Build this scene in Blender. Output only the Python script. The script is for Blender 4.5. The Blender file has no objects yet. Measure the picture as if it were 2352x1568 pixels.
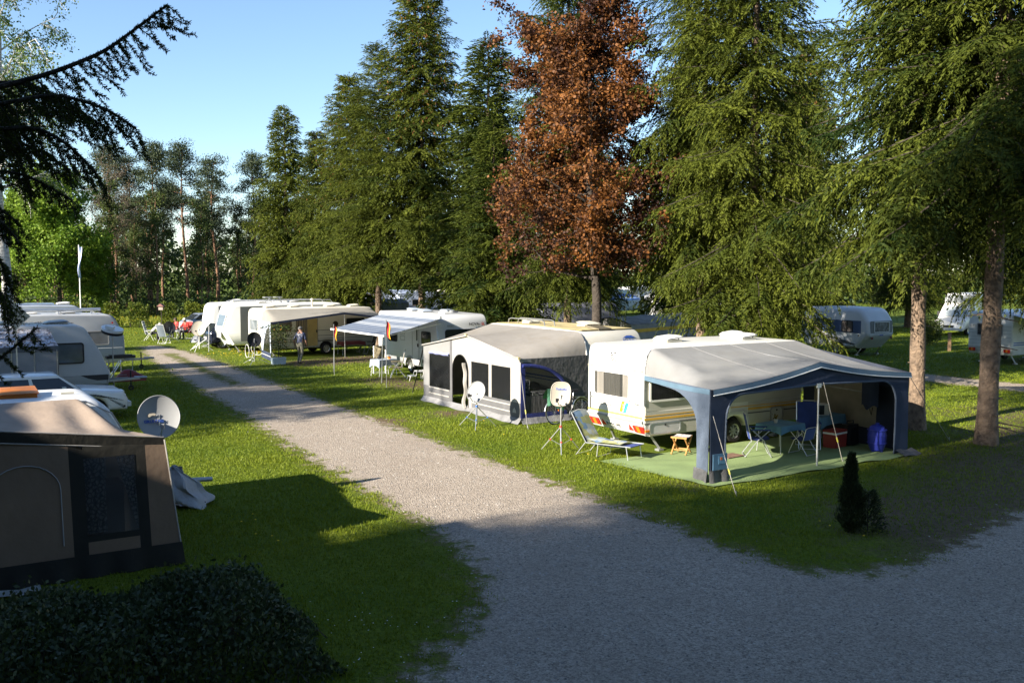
import bpy, math, random
import numpy as np
from mathutils import Vector, Matrix

# ------------------------------------------------------------------ camera, sky, sun, exposure
S = bpy.context.scene
CAM_H, FPX, HORIZ = 4.5, 2200.0, 620.0          # metres, pixels of a 2352 px wide picture
PITCH = math.atan((784 - HORIZ) / FPX)
cam_d = bpy.data.cameras.new('camera')
cam = bpy.data.objects.new('camera', cam_d)
S.collection.objects.link(cam)
cam.location = (0, 0, CAM_H)
cam.rotation_euler = (math.pi / 2 - PITCH, 0, 0)
cam_d.sensor_width = 36
cam_d.lens = 36 * FPX / 2352
cam_d.clip_start, cam_d.clip_end = 0.1, 1500
S.camera = cam
S.render.resolution_x, S.render.resolution_y = 1024, 682
SUN_EL, SUN_AZ = math.radians(25), math.radians(52)   # light travels towards azimuth 52 deg right of the view
LDIR = np.array([math.sin(SUN_AZ) * math.cos(SUN_EL), math.cos(SUN_AZ) * math.cos(SUN_EL), -math.sin(SUN_EL)])
w = bpy.data.worlds.new('World'); S.world = w; w.use_nodes = True
nt = w.node_tree; nt.nodes.clear()
bg = nt.nodes.new('ShaderNodeBackground'); wo = nt.nodes.new('ShaderNodeOutputWorld')
sk = nt.nodes.new('ShaderNodeTexSky'); sk.sky_type = 'NISHITA'; sk.sun_disc = False
sk.sun_elevation = SUN_EL
sk.sun_rotation = math.atan2(-LDIR[0], -LDIR[1])
sk.air_density = 1.0; sk.dust_density = 0.3; sk.ozone_density = 3.0; sk.altitude = 400
bg.inputs['Strength'].default_value = 0.080
nt.links.new(sk.outputs[0], bg.inputs[0]); nt.links.new(bg.outputs[0], wo.inputs[0])
sun_d = bpy.data.lights.new('sun', 'SUN'); sun = bpy.data.objects.new('sun', sun_d)
S.collection.objects.link(sun)
sun_d.energy = 5.0; sun_d.angle = math.radians(0.5); sun_d.color = (1.0, 0.91, 0.77)
sun.rotation_euler = Vector(LDIR).to_track_quat('-Z', 'Y').to_euler()
sun.location = (-30, -30, 40)
S.view_settings.view_transform = 'Standard'; S.view_settings.look = 'None'
S.view_settings.exposure = 1.6; S.view_settings.gamma = 1.0
S.render.engine = 'CYCLES'
S.cycles.max_bounces = 6; S.cycles.diffuse_bounces = 3; S.cycles.transparent_max_bounces = 12
S.cycles.use_denoising = True

COL = S.collection
PI = math.pi
RU = math.radians(32)                           # caravans standing across the lane
RV = math.radians(122)                          # caravans standing along the lane
UX, UY = math.cos(RU), math.sin(RU)

def g(x, y, z=0.0):
    """ground (or level z) point seen at a point of the 2352 px wide picture"""
    a, b = (x - 1176) / FPX, -(y - 784) / FPX
    c, s = math.cos(PITCH), math.sin(PITCH)
    v = (a, c + b * s, -s + b * c)
    t = (z - CAM_H) / v[2]
    return (v[0] * t, v[1] * t)

# ------------------------------------------------------------------ materials
MATS = {}
def nodes_of(m):
    m.use_nodes = True
    return m.node_tree, m.node_tree.nodes.get('Principled BSDF')
def mat(name, col, rough=0.6, var=0.12, scale=3.0, bump=0.0, bscale=60.0, metal=0.0, spec=0.4, dirt=0.0, dirtcol=(0.12, 0.09, 0.05), coat=0.0, stretch=None, trans=0.0):
    if name in MATS: return MATS[name]
    m = bpy.data.materials.new(name); t, p = nodes_of(m)
    N, Lk = t.nodes, t.links
    tc = N.new('ShaderNodeTexCoord')
    mp = N.new('ShaderNodeMapping'); Lk.new(tc.outputs['Object'], mp.inputs[0])
    if stretch: mp.inputs['Scale'].default_value = stretch
    nz = N.new('ShaderNodeTexNoise'); nz.inputs['Scale'].default_value = scale; nz.inputs['Detail'].default_value = 6
    Lk.new(mp.outputs[0], nz.inputs['Vector'])
    rp = N.new('ShaderNodeMapRange'); rp.inputs[1].default_value = 0.3; rp.inputs[2].default_value = 0.7
    rp.inputs[3].default_value = 1 - var; rp.inputs[4].default_value = 1 + var
    Lk.new(nz.outputs[0], rp.inputs[0])
    mx = N.new('ShaderNodeVectorMath'); mx.operation = 'SCALE'; mx.inputs[0].default_value = col[:3]
    Lk.new(rp.outputs[0], mx.inputs['Scale'])
    out = mx.outputs[0]
    if dirt > 0:
        n2 = N.new('ShaderNodeTexNoise'); n2.inputs['Scale'].default_value = scale * 0.7; n2.inputs['Detail'].default_value = 9; n2.inputs['Roughness'].default_value = 0.7
        Lk.new(mp.outputs[0], n2.inputs['Vector'])
        r2 = N.new('ShaderNodeMapRange'); r2.inputs[1].default_value = 0.5; r2.inputs[2].default_value = 0.75; r2.inputs[4].default_value = dirt
        Lk.new(n2.outputs[0], r2.inputs[0])
        mc = N.new('ShaderNodeMixRGB'); mc.inputs[2].default_value = (*dirtcol, 1)
        Lk.new(r2.outputs[0], mc.inputs[0]); Lk.new(out, mc.inputs[1]); out = mc.outputs[0]
    Lk.new(out, p.inputs['Base Color'])
    p.inputs['Roughness'].default_value = rough; p.inputs['Metallic'].default_value = metal
    p.inputs['Specular IOR Level'].default_value = spec
    p.inputs['Coat Weight'].default_value = coat; p.inputs['Coat Roughness'].default_value = 0.08
    if bump > 0:
        nb = N.new('ShaderNodeTexNoise'); nb.inputs['Scale'].default_value = bscale; nb.inputs['Detail'].default_value = 5
        Lk.new(mp.outputs[0], nb.inputs['Vector'])
        bp = N.new('ShaderNodeBump'); bp.inputs['Strength'].default_value = bump; bp.inputs['Distance'].default_value = 0.05
        Lk.new(nb.outputs[0], bp.inputs['Height']); Lk.new(bp.outputs[0], p.inputs['Normal'])
    if trans > 0:
        tr = N.new('ShaderNodeBsdfTranslucent'); ms = N.new('ShaderNodeMixShader'); ms.inputs[0].default_value = trans
        Lk.new(out, tr.inputs['Color']); o = N.get('Material Output')
        Lk.new(p.outputs[0], ms.inputs[1]); Lk.new(tr.outputs[0], ms.inputs[2]); Lk.new(ms.outputs[0], o.inputs[0])
    MATS[name] = m
    return m

def leafmat(name, c0, c1, trans=0.3, rough=0.6, spec=0.25):
    """foliage: colour runs from c0 to c1 with the per-leaf tint attribute"""
    m = bpy.data.materials.new(name); t, p = nodes_of(m); N, Lk = t.nodes, t.links
    at = N.new('ShaderNodeAttribute'); at.attribute_name = 'tint'
    mx = N.new('ShaderNodeMixRGB'); mx.inputs[1].default_value = (*c0, 1); mx.inputs[2].default_value = (*c1, 1)
    oi = N.new('ShaderNodeObjectInfo'); ad = N.new('ShaderNodeMath'); ad.operation = 'MULTIPLY_ADD'; Lk.new(oi.outputs['Random'], ad.inputs[0]); ad.inputs[1].default_value = 0.30; Lk.new(at.outputs['Fac'], ad.inputs[2])
    sb = N.new('ShaderNodeMath'); sb.operation = 'SUBTRACT'; sb.use_clamp = True; Lk.new(ad.outputs[0], sb.inputs[0]); sb.inputs[1].default_value = 0.15
    Lk.new(sb.outputs[0], mx.inputs[0])
    Lk.new(mx.outputs[0], p.inputs['Base Color']); p.inputs['Roughness'].default_value = rough
    p.inputs['Specular IOR Level'].default_value = spec
    tr = N.new('ShaderNodeBsdfTranslucent'); Lk.new(mx.outputs[0], tr.inputs['Color'])
    ms = N.new('ShaderNodeMixShader'); ms.inputs[0].default_value = trans
    Lk.new(p.outputs[0], ms.inputs[1]); Lk.new(tr.outputs[0], ms.inputs[2])
    Lk.new(ms.outputs[0], N.get('Material Output').inputs[0])
    MATS[name] = m
    return m

def glassmat(name, tint=(0.6, 0.65, 0.68), alpha=0.7, rough=0.03, ior=1.5):
    m = bpy.data.materials.new(name); t, p = nodes_of(m); N, Lk = t.nodes, t.links
    N.remove(p)
    gl = N.new('ShaderNodeBsdfGlossy'); gl.inputs['Roughness'].default_value = rough
    tr = N.new('ShaderNodeBsdfTransparent'); tr.inputs['Color'].default_value = (*tint, 1)
    df = N.new('ShaderNodeBsdfDiffuse'); df.inputs['Color'].default_value = (0.14, 0.15, 0.16, 1)
    m1 = N.new('ShaderNodeMixShader'); m1.inputs[0].default_value = 1 - alpha
    Lk.new(tr.outputs[0], m1.inputs[1]); Lk.new(df.outputs[0], m1.inputs[2])
    fr = N.new('ShaderNodeFresnel'); fr.inputs[0].default_value = ior
    m2 = N.new('ShaderNodeMixShader'); Lk.new(fr.outputs[0], m2.inputs[0])
    Lk.new(m1.outputs[0], m2.inputs[1]); Lk.new(gl.outputs[0], m2.inputs[2])
    Lk.new(m2.outputs[0], N.get('Material Output').inputs[0])
    MATS[name] = m
    return m

white = mat('white_paint', (0.78, 0.78, 0.76), 0.35, 0.05, 1.5, dirt=0.10, dirtcol=(0.35, 0.30, 0.2))
cream = mat('cream_paint', (0.60, 0.57, 0.47), 0.4, 0.06, 1.5, dirt=0.15, dirtcol=(0.3, 0.25, 0.15))
greywhite = mat('grey_white_panel', (0.50, 0.51, 0.51), 0.4, 0.05, 1.5, dirt=0.12, dirtcol=(0.25, 0.22, 0.16))
alu = mat('aluminium', (0.62, 0.63, 0.64), 0.32, 0.08, 8, metal=0.85)
steel = mat('galvanised_steel', (0.42, 0.43, 0.44), 0.45, 0.15, 6, metal=0.7)
black = mat('black_plastic', (0.018, 0.018, 0.02), 0.45, 0.2, 5)
rubber = mat('tyre_rubber', (0.022, 0.021, 0.02), 0.85, 0.2, 10, bump=0.2)
dglass = mat('dark_glass', (0.018, 0.022, 0.026), 0.06, 0.1, 2, spec=0.7)
mglass = mat('grey_tinted_glass', (0.10, 0.12, 0.14), 0.08, 0.25, 2, spec=0.7)
clear = glassmat('clear_pane', (0.85, 0.87, 0.86), 0.9)
film = glassmat('plastic_film', (0.60, 0.61, 0.62), 0.94, 0.10, 1.22)
redlens = mat('red_lens', (0.55, 0.03, 0.02), 0.2, 0.05)
amber = mat('amber_lens', (0.75, 0.22, 0.02), 0.2, 0.05)
trimgrey = mat('grey_trim', (0.28, 0.28, 0.28), 0.5, 0.08)
navy = mat('navy_cloth', (0.022, 0.032, 0.065), 0.85, 0.2, 4, bump=0.15, bscale=25)
slate = mat('slate_blue_cloth', (0.085, 0.11, 0.155), 0.8, 0.12, 3, bump=0.2, bscale=15)
greycloth = mat('pale_grey_cloth', (0.27, 0.27, 0.27), 0.75, 0.08, 1.2, bump=0.35, bscale=3.0, trans=0.22, dirt=0.25, dirtcol=(0.24, 0.22, 0.18))
darkcloth = mat('dark_grey_cloth', (0.085, 0.085, 0.088), 0.8, 0.15, 2, bump=0.5, bscale=6)
whitecloth = mat('white_cloth', (0.33, 0.315, 0.295), 0.8, 0.06, 2, bump=0.3, bscale=5)
bluecloth = mat('blue_canvas', (0.025, 0.05, 0.20), 0.8, 0.15, 6, bump=0.2)
curtain_m = mat('curtain', (0.30, 0.27, 0.25), 0.85, 0.25, 4, stretch=(9, 9, 0.4))
darkin = mat('dark_interior', (0.03, 0.027, 0.024), 0.9, 0.4, 3)
bark = mat('spruce_bark', (0.165, 0.117, 0.080), 0.9, 0.5, 7, bump=1.0, bscale=16, dirt=0.5, dirtcol=(0.06, 0.05, 0.045))
barkdark = mat('dark_bark', (0.050, 0.040, 0.032), 0.95, 0.35, 8, bump=0.9, bscale=14)
pinebark = mat('pine_bark', (0.20, 0.11, 0.065), 0.95, 0.35, 4, bump=0.6, bscale=14, dirt=0.5, dirtcol=(0.09, 0.07, 0.06))

# ------------------------------------------------------------------ mesh helpers
def link(o, parent=None):
    COL.objects.link(o)
    if parent is not None: o.parent = parent
    return o
def tag(o, label=None, cat=None, group=None, kind=None):
    if label: o['label'] = label
    if cat: o['category'] = cat
    if group: o['group'] = group
    if kind: o['kind'] = kind
    return o
def thing(name, label, cat, loc=(0, 0, 0), rz=0.0, group=None):
    o = bpy.data.objects.new(name, None); o.empty_display_size = 0.2
    COL.objects.link(o); o.location = (loc[0], loc[1], loc[2] if len(loc) > 2 else 0); o.rotation_euler = (0, 0, rz)
    return tag(o, label, cat, group)
def copy_tree(o, parent=None):
    c = o.copy(); COL.objects.link(c); c.parent = parent
    for ch in list(o.children): copy_tree(ch, c)
    return c

def npmesh(name, V, F, m, parent=None, tint=None, smooth=False):
    """numpy mesh: V (n,3), F (k,3 or 4)"""
    V = np.asarray(V, dtype=np.float32); F = np.asarray(F, dtype=np.int32)
    me = bpy.data.meshes.new(name)
    k = F.shape[1]
    me.vertices.add(len(V)); me.vertices.foreach_set('co', V.ravel())
    me.loops.add(F.size); me.loops.foreach_set('vertex_index', F.ravel())
    me.polygons.add(len(F))
    me.polygons.foreach_set('loop_start', np.arange(0, F.size, k, dtype=np.int32))
    if smooth: me.polygons.foreach_set('use_smooth', np.ones(len(F), dtype=bool))
    me.update(calc_edges=True)
    if tint is not None:
        a = me.attributes.new('tint', 'FLOAT', 'POINT'); a.data.foreach_set('value', np.asarray(tint, dtype=np.float32))
    me.materials.append(m)
    o = bpy.data.objects.new(name, me)
    return link(o, parent)

class MB:
    def __init__(s): s.v = []; s.f = []; s.mi = []; s.cur = 0
    def add(s, V, F):
        b = len(s.v); s.v.extend([tuple(map(float, p)) for p in V])
        for q in F: s.f.append([b + i for i in q]); s.mi.append(s.cur)
        return s
    def box(s, c, d, rot=None, taper=1.0):
        x, y, z = [q / 2 for q in d]
        V = [(-x, -y, -z), (x, -y, -z), (x, y, -z), (-x, y, -z), (-x * taper, -y * taper, z), (x * taper, -y * taper, z), (x * taper, y * taper, z), (-x * taper, y * taper, z)]
        if rot is not None: V = [tuple(rot @ Vector(p)) for p in V]
        V = [(p[0] + c[0], p[1] + c[1], p[2] + c[2]) for p in V]
        return s.add(V, [(0, 3, 2, 1), (4, 5, 6, 7), (0, 1, 5, 4), (1, 2, 6, 5), (2, 3, 7, 6), (3, 0, 4, 7)])
    def bar(s, a, b, w, h=None, up=(0, 0, 1)):
        a, b = Vector(a), Vector(b); d = (b - a); L = d.length
        if L < 1e-6: return s
        d.normalize(); up = Vector(up)
        if abs(d.dot(up)) > 0.98: up = Vector((1, 0, 0))
        r = d.cross(up).normalized(); u2 = r.cross(d); h = h or w
        V = []
        for p in (a, b):
            for i, j in ((-1, -1), (1, -1), (1, 1), (-1, 1)): V.append(p + r * (i * w / 2) + u2 * (j * h / 2))
        return s.add(V, [(0, 1, 2, 3), (7, 6, 5, 4), (0, 4, 5, 1), (1, 5, 6, 2), (2, 6, 7, 3), (3, 7, 4, 0)])
    def tube(s, pts, r, n=8, closed=False, caps=True):
        P = [Vector(p) for p in pts]; k = len(P)
        rr = r if hasattr(r, '__len__') else [r] * k
        V = []; up = None
        for i in range(k):
            if closed: d = P[(i + 1) % k] - P[i - 1]
            else: d = P[min(i + 1, k - 1)] - P[max(i - 1, 0)]
            if d.length < 1e-9: d = Vector((0, 0, 1))
            d.normalize()
            if up is None:
                up = Vector((0, 0, 1)) if abs(d.z) < 0.9 else Vector((1, 0, 0))
            a = up - d * up.dot(d)
            if a.length < 1e-5: a = d.orthogonal()
            a.normalize(); up = a; b = d.cross(a)
            for j in range(n):
                t = 2 * PI * j / n
                V.append(P[i] + (a * math.cos(t) + b * math.sin(t)) * rr[i])
        F = []
        for i in range(k if closed else k - 1):
            for j in range(n):
                i2 = (i + 1) % k
                F.append((i * n + j, i * n + (j + 1) % n, i2 * n + (j + 1) % n, i2 * n + j))
        if caps and not closed:
            F.append(tuple(range(n - 1, -1, -1))); F.append(tuple(range((k - 1) * n, k * n)))
        return s.add(V, F)
    def lathe(s, prof, n=20, c=(0, 0, 0), axis='z', rot=None):
        """prof: list of (r, h) swept round the axis"""
        V = []; F = []; k = len(prof)
        for r, h in prof:
            for j in range(n):
                t = 2 * PI * j / n; a, b = r * math.cos(t), r * math.sin(t)
                p = {'z': (a, b, h), 'y': (a, h, b), 'x': (h, a, b)}[axis]
                if rot is not None: p = tuple(rot @ Vector(p))
                V.append((p[0] + c[0], p[1] + c[1], p[2] + c[2]))
        for i in range(k - 1):
            for j in range(n):
                F.append((i * n + j, i * n + (j + 1) % n, (i + 1) * n + (j + 1) % n, (i + 1) * n + j))
        return s.add(V, F)
    def poly(s, pts): return s.add(pts, [tuple(range(len(pts)))])
    def slab(s, pts, off):
        """closed prism: polygon pts pushed by vector off"""
        n = len(pts); V = [tuple(p) for p in pts] + [(p[0] + off[0], p[1] + off[1], p[2] + off[2]) for p in pts]
        F = [tuple(range(n)), tuple(range(2 * n - 1, n - 1, -1))] + [(i, i + n, (i + 1) % n + n, (i + 1) % n) for i in range(n)]
        return s.add(V, F)
    def ring(s, outer, inner, off):
        """frame between two loops of equal length, pushed by off"""
        n = len(outer); V = []
        for L in (outer, inner):
            for p in L: V.append(p)
        for L in (outer, inner):
            for p in L: V.append((p[0] + off[0], p[1] + off[1], p[2] + off[2]))
        F = []
        for i in range(n):
            j = (i + 1) % n
            F += [(2 * n + i, 2 * n + j, 3 * n + j, 3 * n + i), (i, j, 2 * n + j, 2 * n + i), (n + j, n + i, 3 * n + i, 3 * n + j), (j, i, n + i, n + j)]
        return s.add(V, F)
    def sheet(s, fn, nu, nv, thick=0.0):
        V = [fn(i / nu, j / nv) for j in range(nv + 1) for i in range(nu + 1)]
        F = [(j * (nu + 1) + i, j * (nu + 1) + i + 1, (j + 1) * (nu + 1) + i + 1, (j + 1) * (nu + 1) + i) for j in range(nv) for i in range(nu)]
        s.add(V, F)
        if thick:
            s.add([(p[0], p[1], p[2] - thick) for p in V], [q[::-1] for q in F])
        return s
    def build(s, name, m, parent=None, smooth=None, loc=None):
        me = bpy.data.meshes.new(name); me.from_pydata(s.v, [], s.f)
        ms = m if isinstance(m, (list, tuple)) else [m]
        for q in ms: me.materials.append(q)
        if len(ms) > 1: me.polygons.foreach_set('material_index', s.mi)
        if smooth is not None:
            me.polygons.foreach_set('use_smooth', [True] * len(me.polygons)); me.set_sharp_from_angle(angle=math.radians(smooth))
        me.update()
        o = bpy.data.objects.new(name, me)
        if loc: o.location = loc
        return link(o, parent)

def rrect(w, h, r, n=4):
    """rounded rectangle loop around 0,0"""
    pts = []
    for cx, cy, a0 in ((w / 2 - r, h / 2 - r, 0), (-w / 2 + r, h / 2 - r, PI / 2), (-w / 2 + r, -h / 2 + r, PI), (w / 2 - r, -h / 2 + r, 1.5 * PI)):
        for i in range(n + 1):
            a = a0 + i * PI / 2 / n
            pts.append((cx + r * math.cos(a), cy + r * math.sin(a)))
    return pts
def round_poly(P, seg=5):
    """P: (x, z, r) corners -> outline with rounded corners"""
    out = []; n = len(P)
    for i in range(n):
        x, z, r = P[i]
        if r <= 0: out.append((x, z)); continue
        p = Vector((x, z)); a = (Vector(P[i - 1][:2]) - p); b = (Vector(P[(i + 1) % n][:2]) - p)
        la, lb = a.length, b.length; a.normalize(); b.normalize()
        ang = a.angle(b); d = min(r / math.tan(ang / 2), la * 0.48, lb * 0.48)
        for k in range(seg + 1):
            t = k / seg
            q = (p + a * d) * (1 - t) ** 2 + p * 2 * t * (1 - t) + (p + b * d) * t ** 2
            out.append((q.x, q.y))
    return out
def poly_offset(P, d):
    """inward offset of a counter-clockwise outline"""
    n = len(P); out = []
    area = sum(P[i][0] * P[(i + 1) % n][1] - P[(i + 1) % n][0] * P[i][1] for i in range(n))
    sg = 1 if area > 0 else -1
    for i in range(n):
        a, p, b = P[i - 1], P[i], P[(i + 1) % n]
        e1 = Vector((p[0] - a[0], p[1] - a[1])); e2 = Vector((b[0] - p[0], b[1] - p[1]))
        if e1.length < 1e-7: e1 = e2
        if e2.length < 1e-7: e2 = e1
        e1.normalize(); e2.normalize()
        n1 = Vector((-e1.y, e1.x)) * sg; n2 = Vector((-e2.y, e2.x)) * sg
        m = n1 + n2
        if m.length < 1e-5: m = n1
        m.normalize(); c = max(0.5, m.dot(n1))
        out.append((p[0] + m.x * d / c, p[1] + m.y * d / c))
    return out
def loft_body(mb, prof, W, r=0.07, steps=3):
    """body with side outline prof (x,z), width W along y, rounded long edges"""
    n = len(prof); rings = []
    for k in range(steps + 1):
        a = PI / 2 * k / steps
        rings.append((-(W / 2 - r + r * math.cos(a)), r * (1 - math.sin(a))))
    rings += [(-y, i) for y, i in rings[::-1]]
    V = []
    for y, ins in rings:
        for x, z in (poly_offset(prof, ins) if ins > 1e-6 else prof): V.append((x, y, z))
    F = [tuple(range(n))] + [tuple(range(len(V) - 1, len(V) - n - 1, -1))]
    for k in range(len(rings) - 1):
        for i in range(n):
            j = (i + 1) % n
            F.append((k * n + i, (k + 1) * n + i, (k + 1) * n + j, k * n + j))
    return mb.add(V, F)

def frame_of(face, a, z, L, W):
    """origin, right, up, normal on a face of a body: right/left sides, rear x=0, front x=L"""
    if face == 'right': return Vector((a, -W / 2, z)), Vector((1, 0, 0)), Vector((0, 0, 1)), Vector((0, -1, 0))
    if face == 'left': return Vector((a, W / 2, z)), Vector((-1, 0, 0)), Vector((0, 0, 1)), Vector((0, 1, 0))
    if face == 'rear': return Vector((0, a, z)), Vector((0, -1, 0)), Vector((0, 0, 1)), Vector((-1, 0, 0))
    return Vector((L, a, z)), Vector((0, 1, 0)), Vector((0, 0, 1)), Vector((1, 0, 0))
def tilt(fr, ang):
    """lean a face frame back by ang"""
    O, R, U, N = fr
    q = Matrix.Rotation(ang, 3, R)
    return O, R, q @ U, q @ N
def on(fr, x, y, d=0.0):
    O, R, U, N = fr
    return tuple(O + R * x + U * y + N * d)

def text(s, size, fr, m, parent, name='lettering', shear=0.0, depth=0.004, off=0.004, align='CENTER', bold=0.0):
    cu = bpy.data.curves.new('t', 'FONT'); cu.body = s; cu.size = size; cu.shear = shear; cu.align_x = align; cu.align_y = 'CENTER'
    cu.extrude = depth / 2; cu.offset = bold; cu.resolution_u = 2
    o = bpy.data.objects.new('t', cu); COL.objects.link(o)
    bpy.context.view_layer.update()
    me = bpy.data.meshes.new_from_object(o.evaluated_get(bpy.context.evaluated_depsgraph_get()))
    COL.objects.unlink(o); bpy.data.objects.remove(o)
    O, R, U, N = fr
    M = Matrix(((R.x, U.x, N.x, O.x + N.x * off), (R.y, U.y, N.y, O.y + N.y * off), (R.z, U.z, N.z, O.z + N.z * off), (0, 0, 0, 1)))
    me.transform(M); me.materials.clear(); me.materials.append(m)
    me.name = name
    return link(bpy.data.objects.new(name, me), parent)

def window(parent, fr, w, h, r=0.06, fw=0.04, fm=None, pm=None, proud=0.02, curtains=None, rich=False, name='window'):
    """frame > pane (> with rich: backing and curtains behind a clear pane)"""
    out = rrect(w, h, r); inn = rrect(w - 2 * fw, h - 2 * fw, max(0.01, r - fw * 0.5))
    mb = MB(); N = fr[3]
    mb.ring([on(fr, x, y, 0.001) for x, y in out], [on(fr, x, y, 0.001) for x, y in inn], N * proud)
    win = mb.build(name, fm or trimgrey, parent)
    if rich:
        MB().poly([on(fr, x, y, 0.003) for x, y in inn]).build('backing', darkin, win)
        for (c0, c1, cm) in curtains or []:
            def fn(u, v, c0=c0, c1=c1):
                x = (c0 + (c1 - c0) * u) * (w - 2 * fw) / 2
                return on(fr, x, (v - 0.5) * (h - 2 * fw), 0.008 + 0.004 * math.sin(u * 40 * abs(c1 - c0)))
            MB().sheet(fn, 24, 2).build('curtain', cm, win, smooth=60)
        MB().poly([on(fr, x, y, proud * 0.8) for x, y in inn]).build('pane', clear, win)
    else:
        MB().poly([on(fr, x, y, proud * 0.6) for x, y in inn]).build('pane', pm or dglass, win)
        for (c0, c1, cm) in curtains or []:
            pass
    return win

def wheel(parent, c, r=0.31, wd=0.18, side=-1, spokes=8, rimm=None):
    """wheel (tyre) > rim, turning axis along y; side = which way the rim faces"""
    mb = MB(); h = wd / 2
    mb.lathe([(r * 0.62, -h), (r * 0.9, -h), (r, -h * 0.55), (r, h * 0.55), (r * 0.9, h), (r * 0.62, h), (r * 0.62, -h)], 24, c, 'y')
    t = mb.build('wheel', rubber, parent, smooth=40)
    mb = MB(); y = side * h * 0.55
    mb.lathe([(0.0, y * 0.9), (r * 0.16, y), (r * 0.2, y * 0.7)], 20, c, 'y')
    mb.lathe([(r * 0.63, -h * 0.9), (r * 0.63, h * 0.9)], 20, c, 'y')
    mb.lathe([(r * 0.50, y * 0.8), (r * 0.63, y * 1.5)], 20, c, 'y')
    for i in range(spokes):
        a = 2 * PI * i / spokes
        mb.bar((c[0] + r * 0.15 * math.cos(a), c[1] + y * 0.75, c[2] + r * 0.15 * math.sin(a)), (c[0] + r * 0.56 * math.cos(a), c[1] + y * 0.8, c[2] + r * 0.56 * math.sin(a)), 0.05, 0.03, up=(0, 1, 0))
    mb.build('rim', rimm or alu, t, smooth=40)
    MB().lathe([(0.0, 0), (r * 0.6, 0)], 20, (c[0], c[1] + y * 0.2, c[2]), 'y').build('brake_disc', black, t)
    return t
# ------------------------------------------------------------------ ground, lanes, grass
rng = np.random.default_rng(7)
def pts_of(L): return np.array([g(*p) for p in L])
def inpoly(P, X, Y):
    ins = np.zeros(X.shape, bool); n = len(P)
    for i in range(n):
        x0, y0 = P[i]; x1, y1 = P[(i + 1) % n]
        c = ((y0 > Y) != (y1 > Y)) & (X < (x1 - x0) * (Y - y0) / (y1 - y0 + 1e-12) + x0)
        ins ^= c
    return ins
def sdf(P, X, Y):
    d = np.full(X.shape, 1e9); n = len(P)
    for i in range(n):
        a = P[i]; b = P[(i + 1) % n]; ex, ey = b - a
        t = np.clip(((X - a[0]) * ex + (Y - a[1]) * ey) / (ex * ex + ey * ey + 1e-12), 0, 1)
        d = np.minimum(d, np.hypot(X - a[0] - t * ex, Y - a[1] - t * ey))
    return np.where(inpoly(P, X, Y), -d, d)

lane_right = [(380, 790), (440, 806), (520, 835), (640, 880), (760, 925), (900, 975), (1000, 1010), (1150, 1062), (1280, 1108), (1390, 1150)]
road_far = [(1480, 1178), (1560, 1208), (1680, 1255), (1800, 1295), (1900, 1312), (2010, 1308), (2110, 1282), (2210, 1235), (2352, 1165)]
lane_left = [(300, 795), (335, 820), (400, 862), (480, 910), (560, 958), (650, 1020), (740, 1075), (830, 1128), (920, 1180), (1000, 1228), (1060, 1280), (1092, 1335), (1090, 1385), (1062, 1440), (1000, 1500), (925, 1572)]
P1 = list(pts_of(lane_right)) + list(pts_of(road_far)) + [np.array((18.0, 21.5)), np.array((40.0, 31.0)), np.array((46.0, 20.0)), np.array((12.0, 2.0)), np.array((2.0, -6.0)), np.array((-6.0, -6.0)), np.array((-4.0, 6.0))] + list(pts_of(lane_left))[::-1]
LANE = np.array(P1)
vx, vy = -0.53, 0.848
c0 = np.array(g(2240, 879))
SIDE = np.array([c0 + np.array((vx, vy)) * a + np.array((UX, UY)) * b for a, b in ((-30, -1.3), (60, -1.3), (60, 1.3), (-30, 1.3))])
FOOT = []                                        # rectangles kept clear of grass: ox, oy, rot, x0, x1, y0, y1
def footprint(ox, oy, rz, x0, x1, y0, y1): FOOT.append((ox, oy, rz, x0, x1, y0, y1))

BARE = [(12.0, 21.5, 3.2, 0.85), (9.5, 19.5, 2.4, 0.6), (14.5, 24.5, 3.5, 0.8), (8.2, 17.2, 2.8, 0.75), (10.5, 18.8, 2.8, 0.8), (16, 29, 4, 0.5), (-3.6, 37.6, 1.6, 0.9), (-5.2, 39.0, 1.5, 0.8), (-9.5, 46.5, 2.0, 0.85), (-8.0, 48.2, 2.2, 0.9), (-6.5, 49.5, 2.0, 0.8), (-2.0, 29.9, 0.8, 0.7), (-3.7, 28.3, 0.8, 0.6), (-1.0, 28.6, 0.6, 0.4), (3.6, 19.8, 0.8, 0.45)]
def bare_at(X, Y):
    b = np.zeros_like(X)
    for x, y, r, s in BARE: b = np.maximum(b, s * np.exp(-((X - x) ** 2 + (Y - y) ** 2) / (r * r)))
    return b

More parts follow.
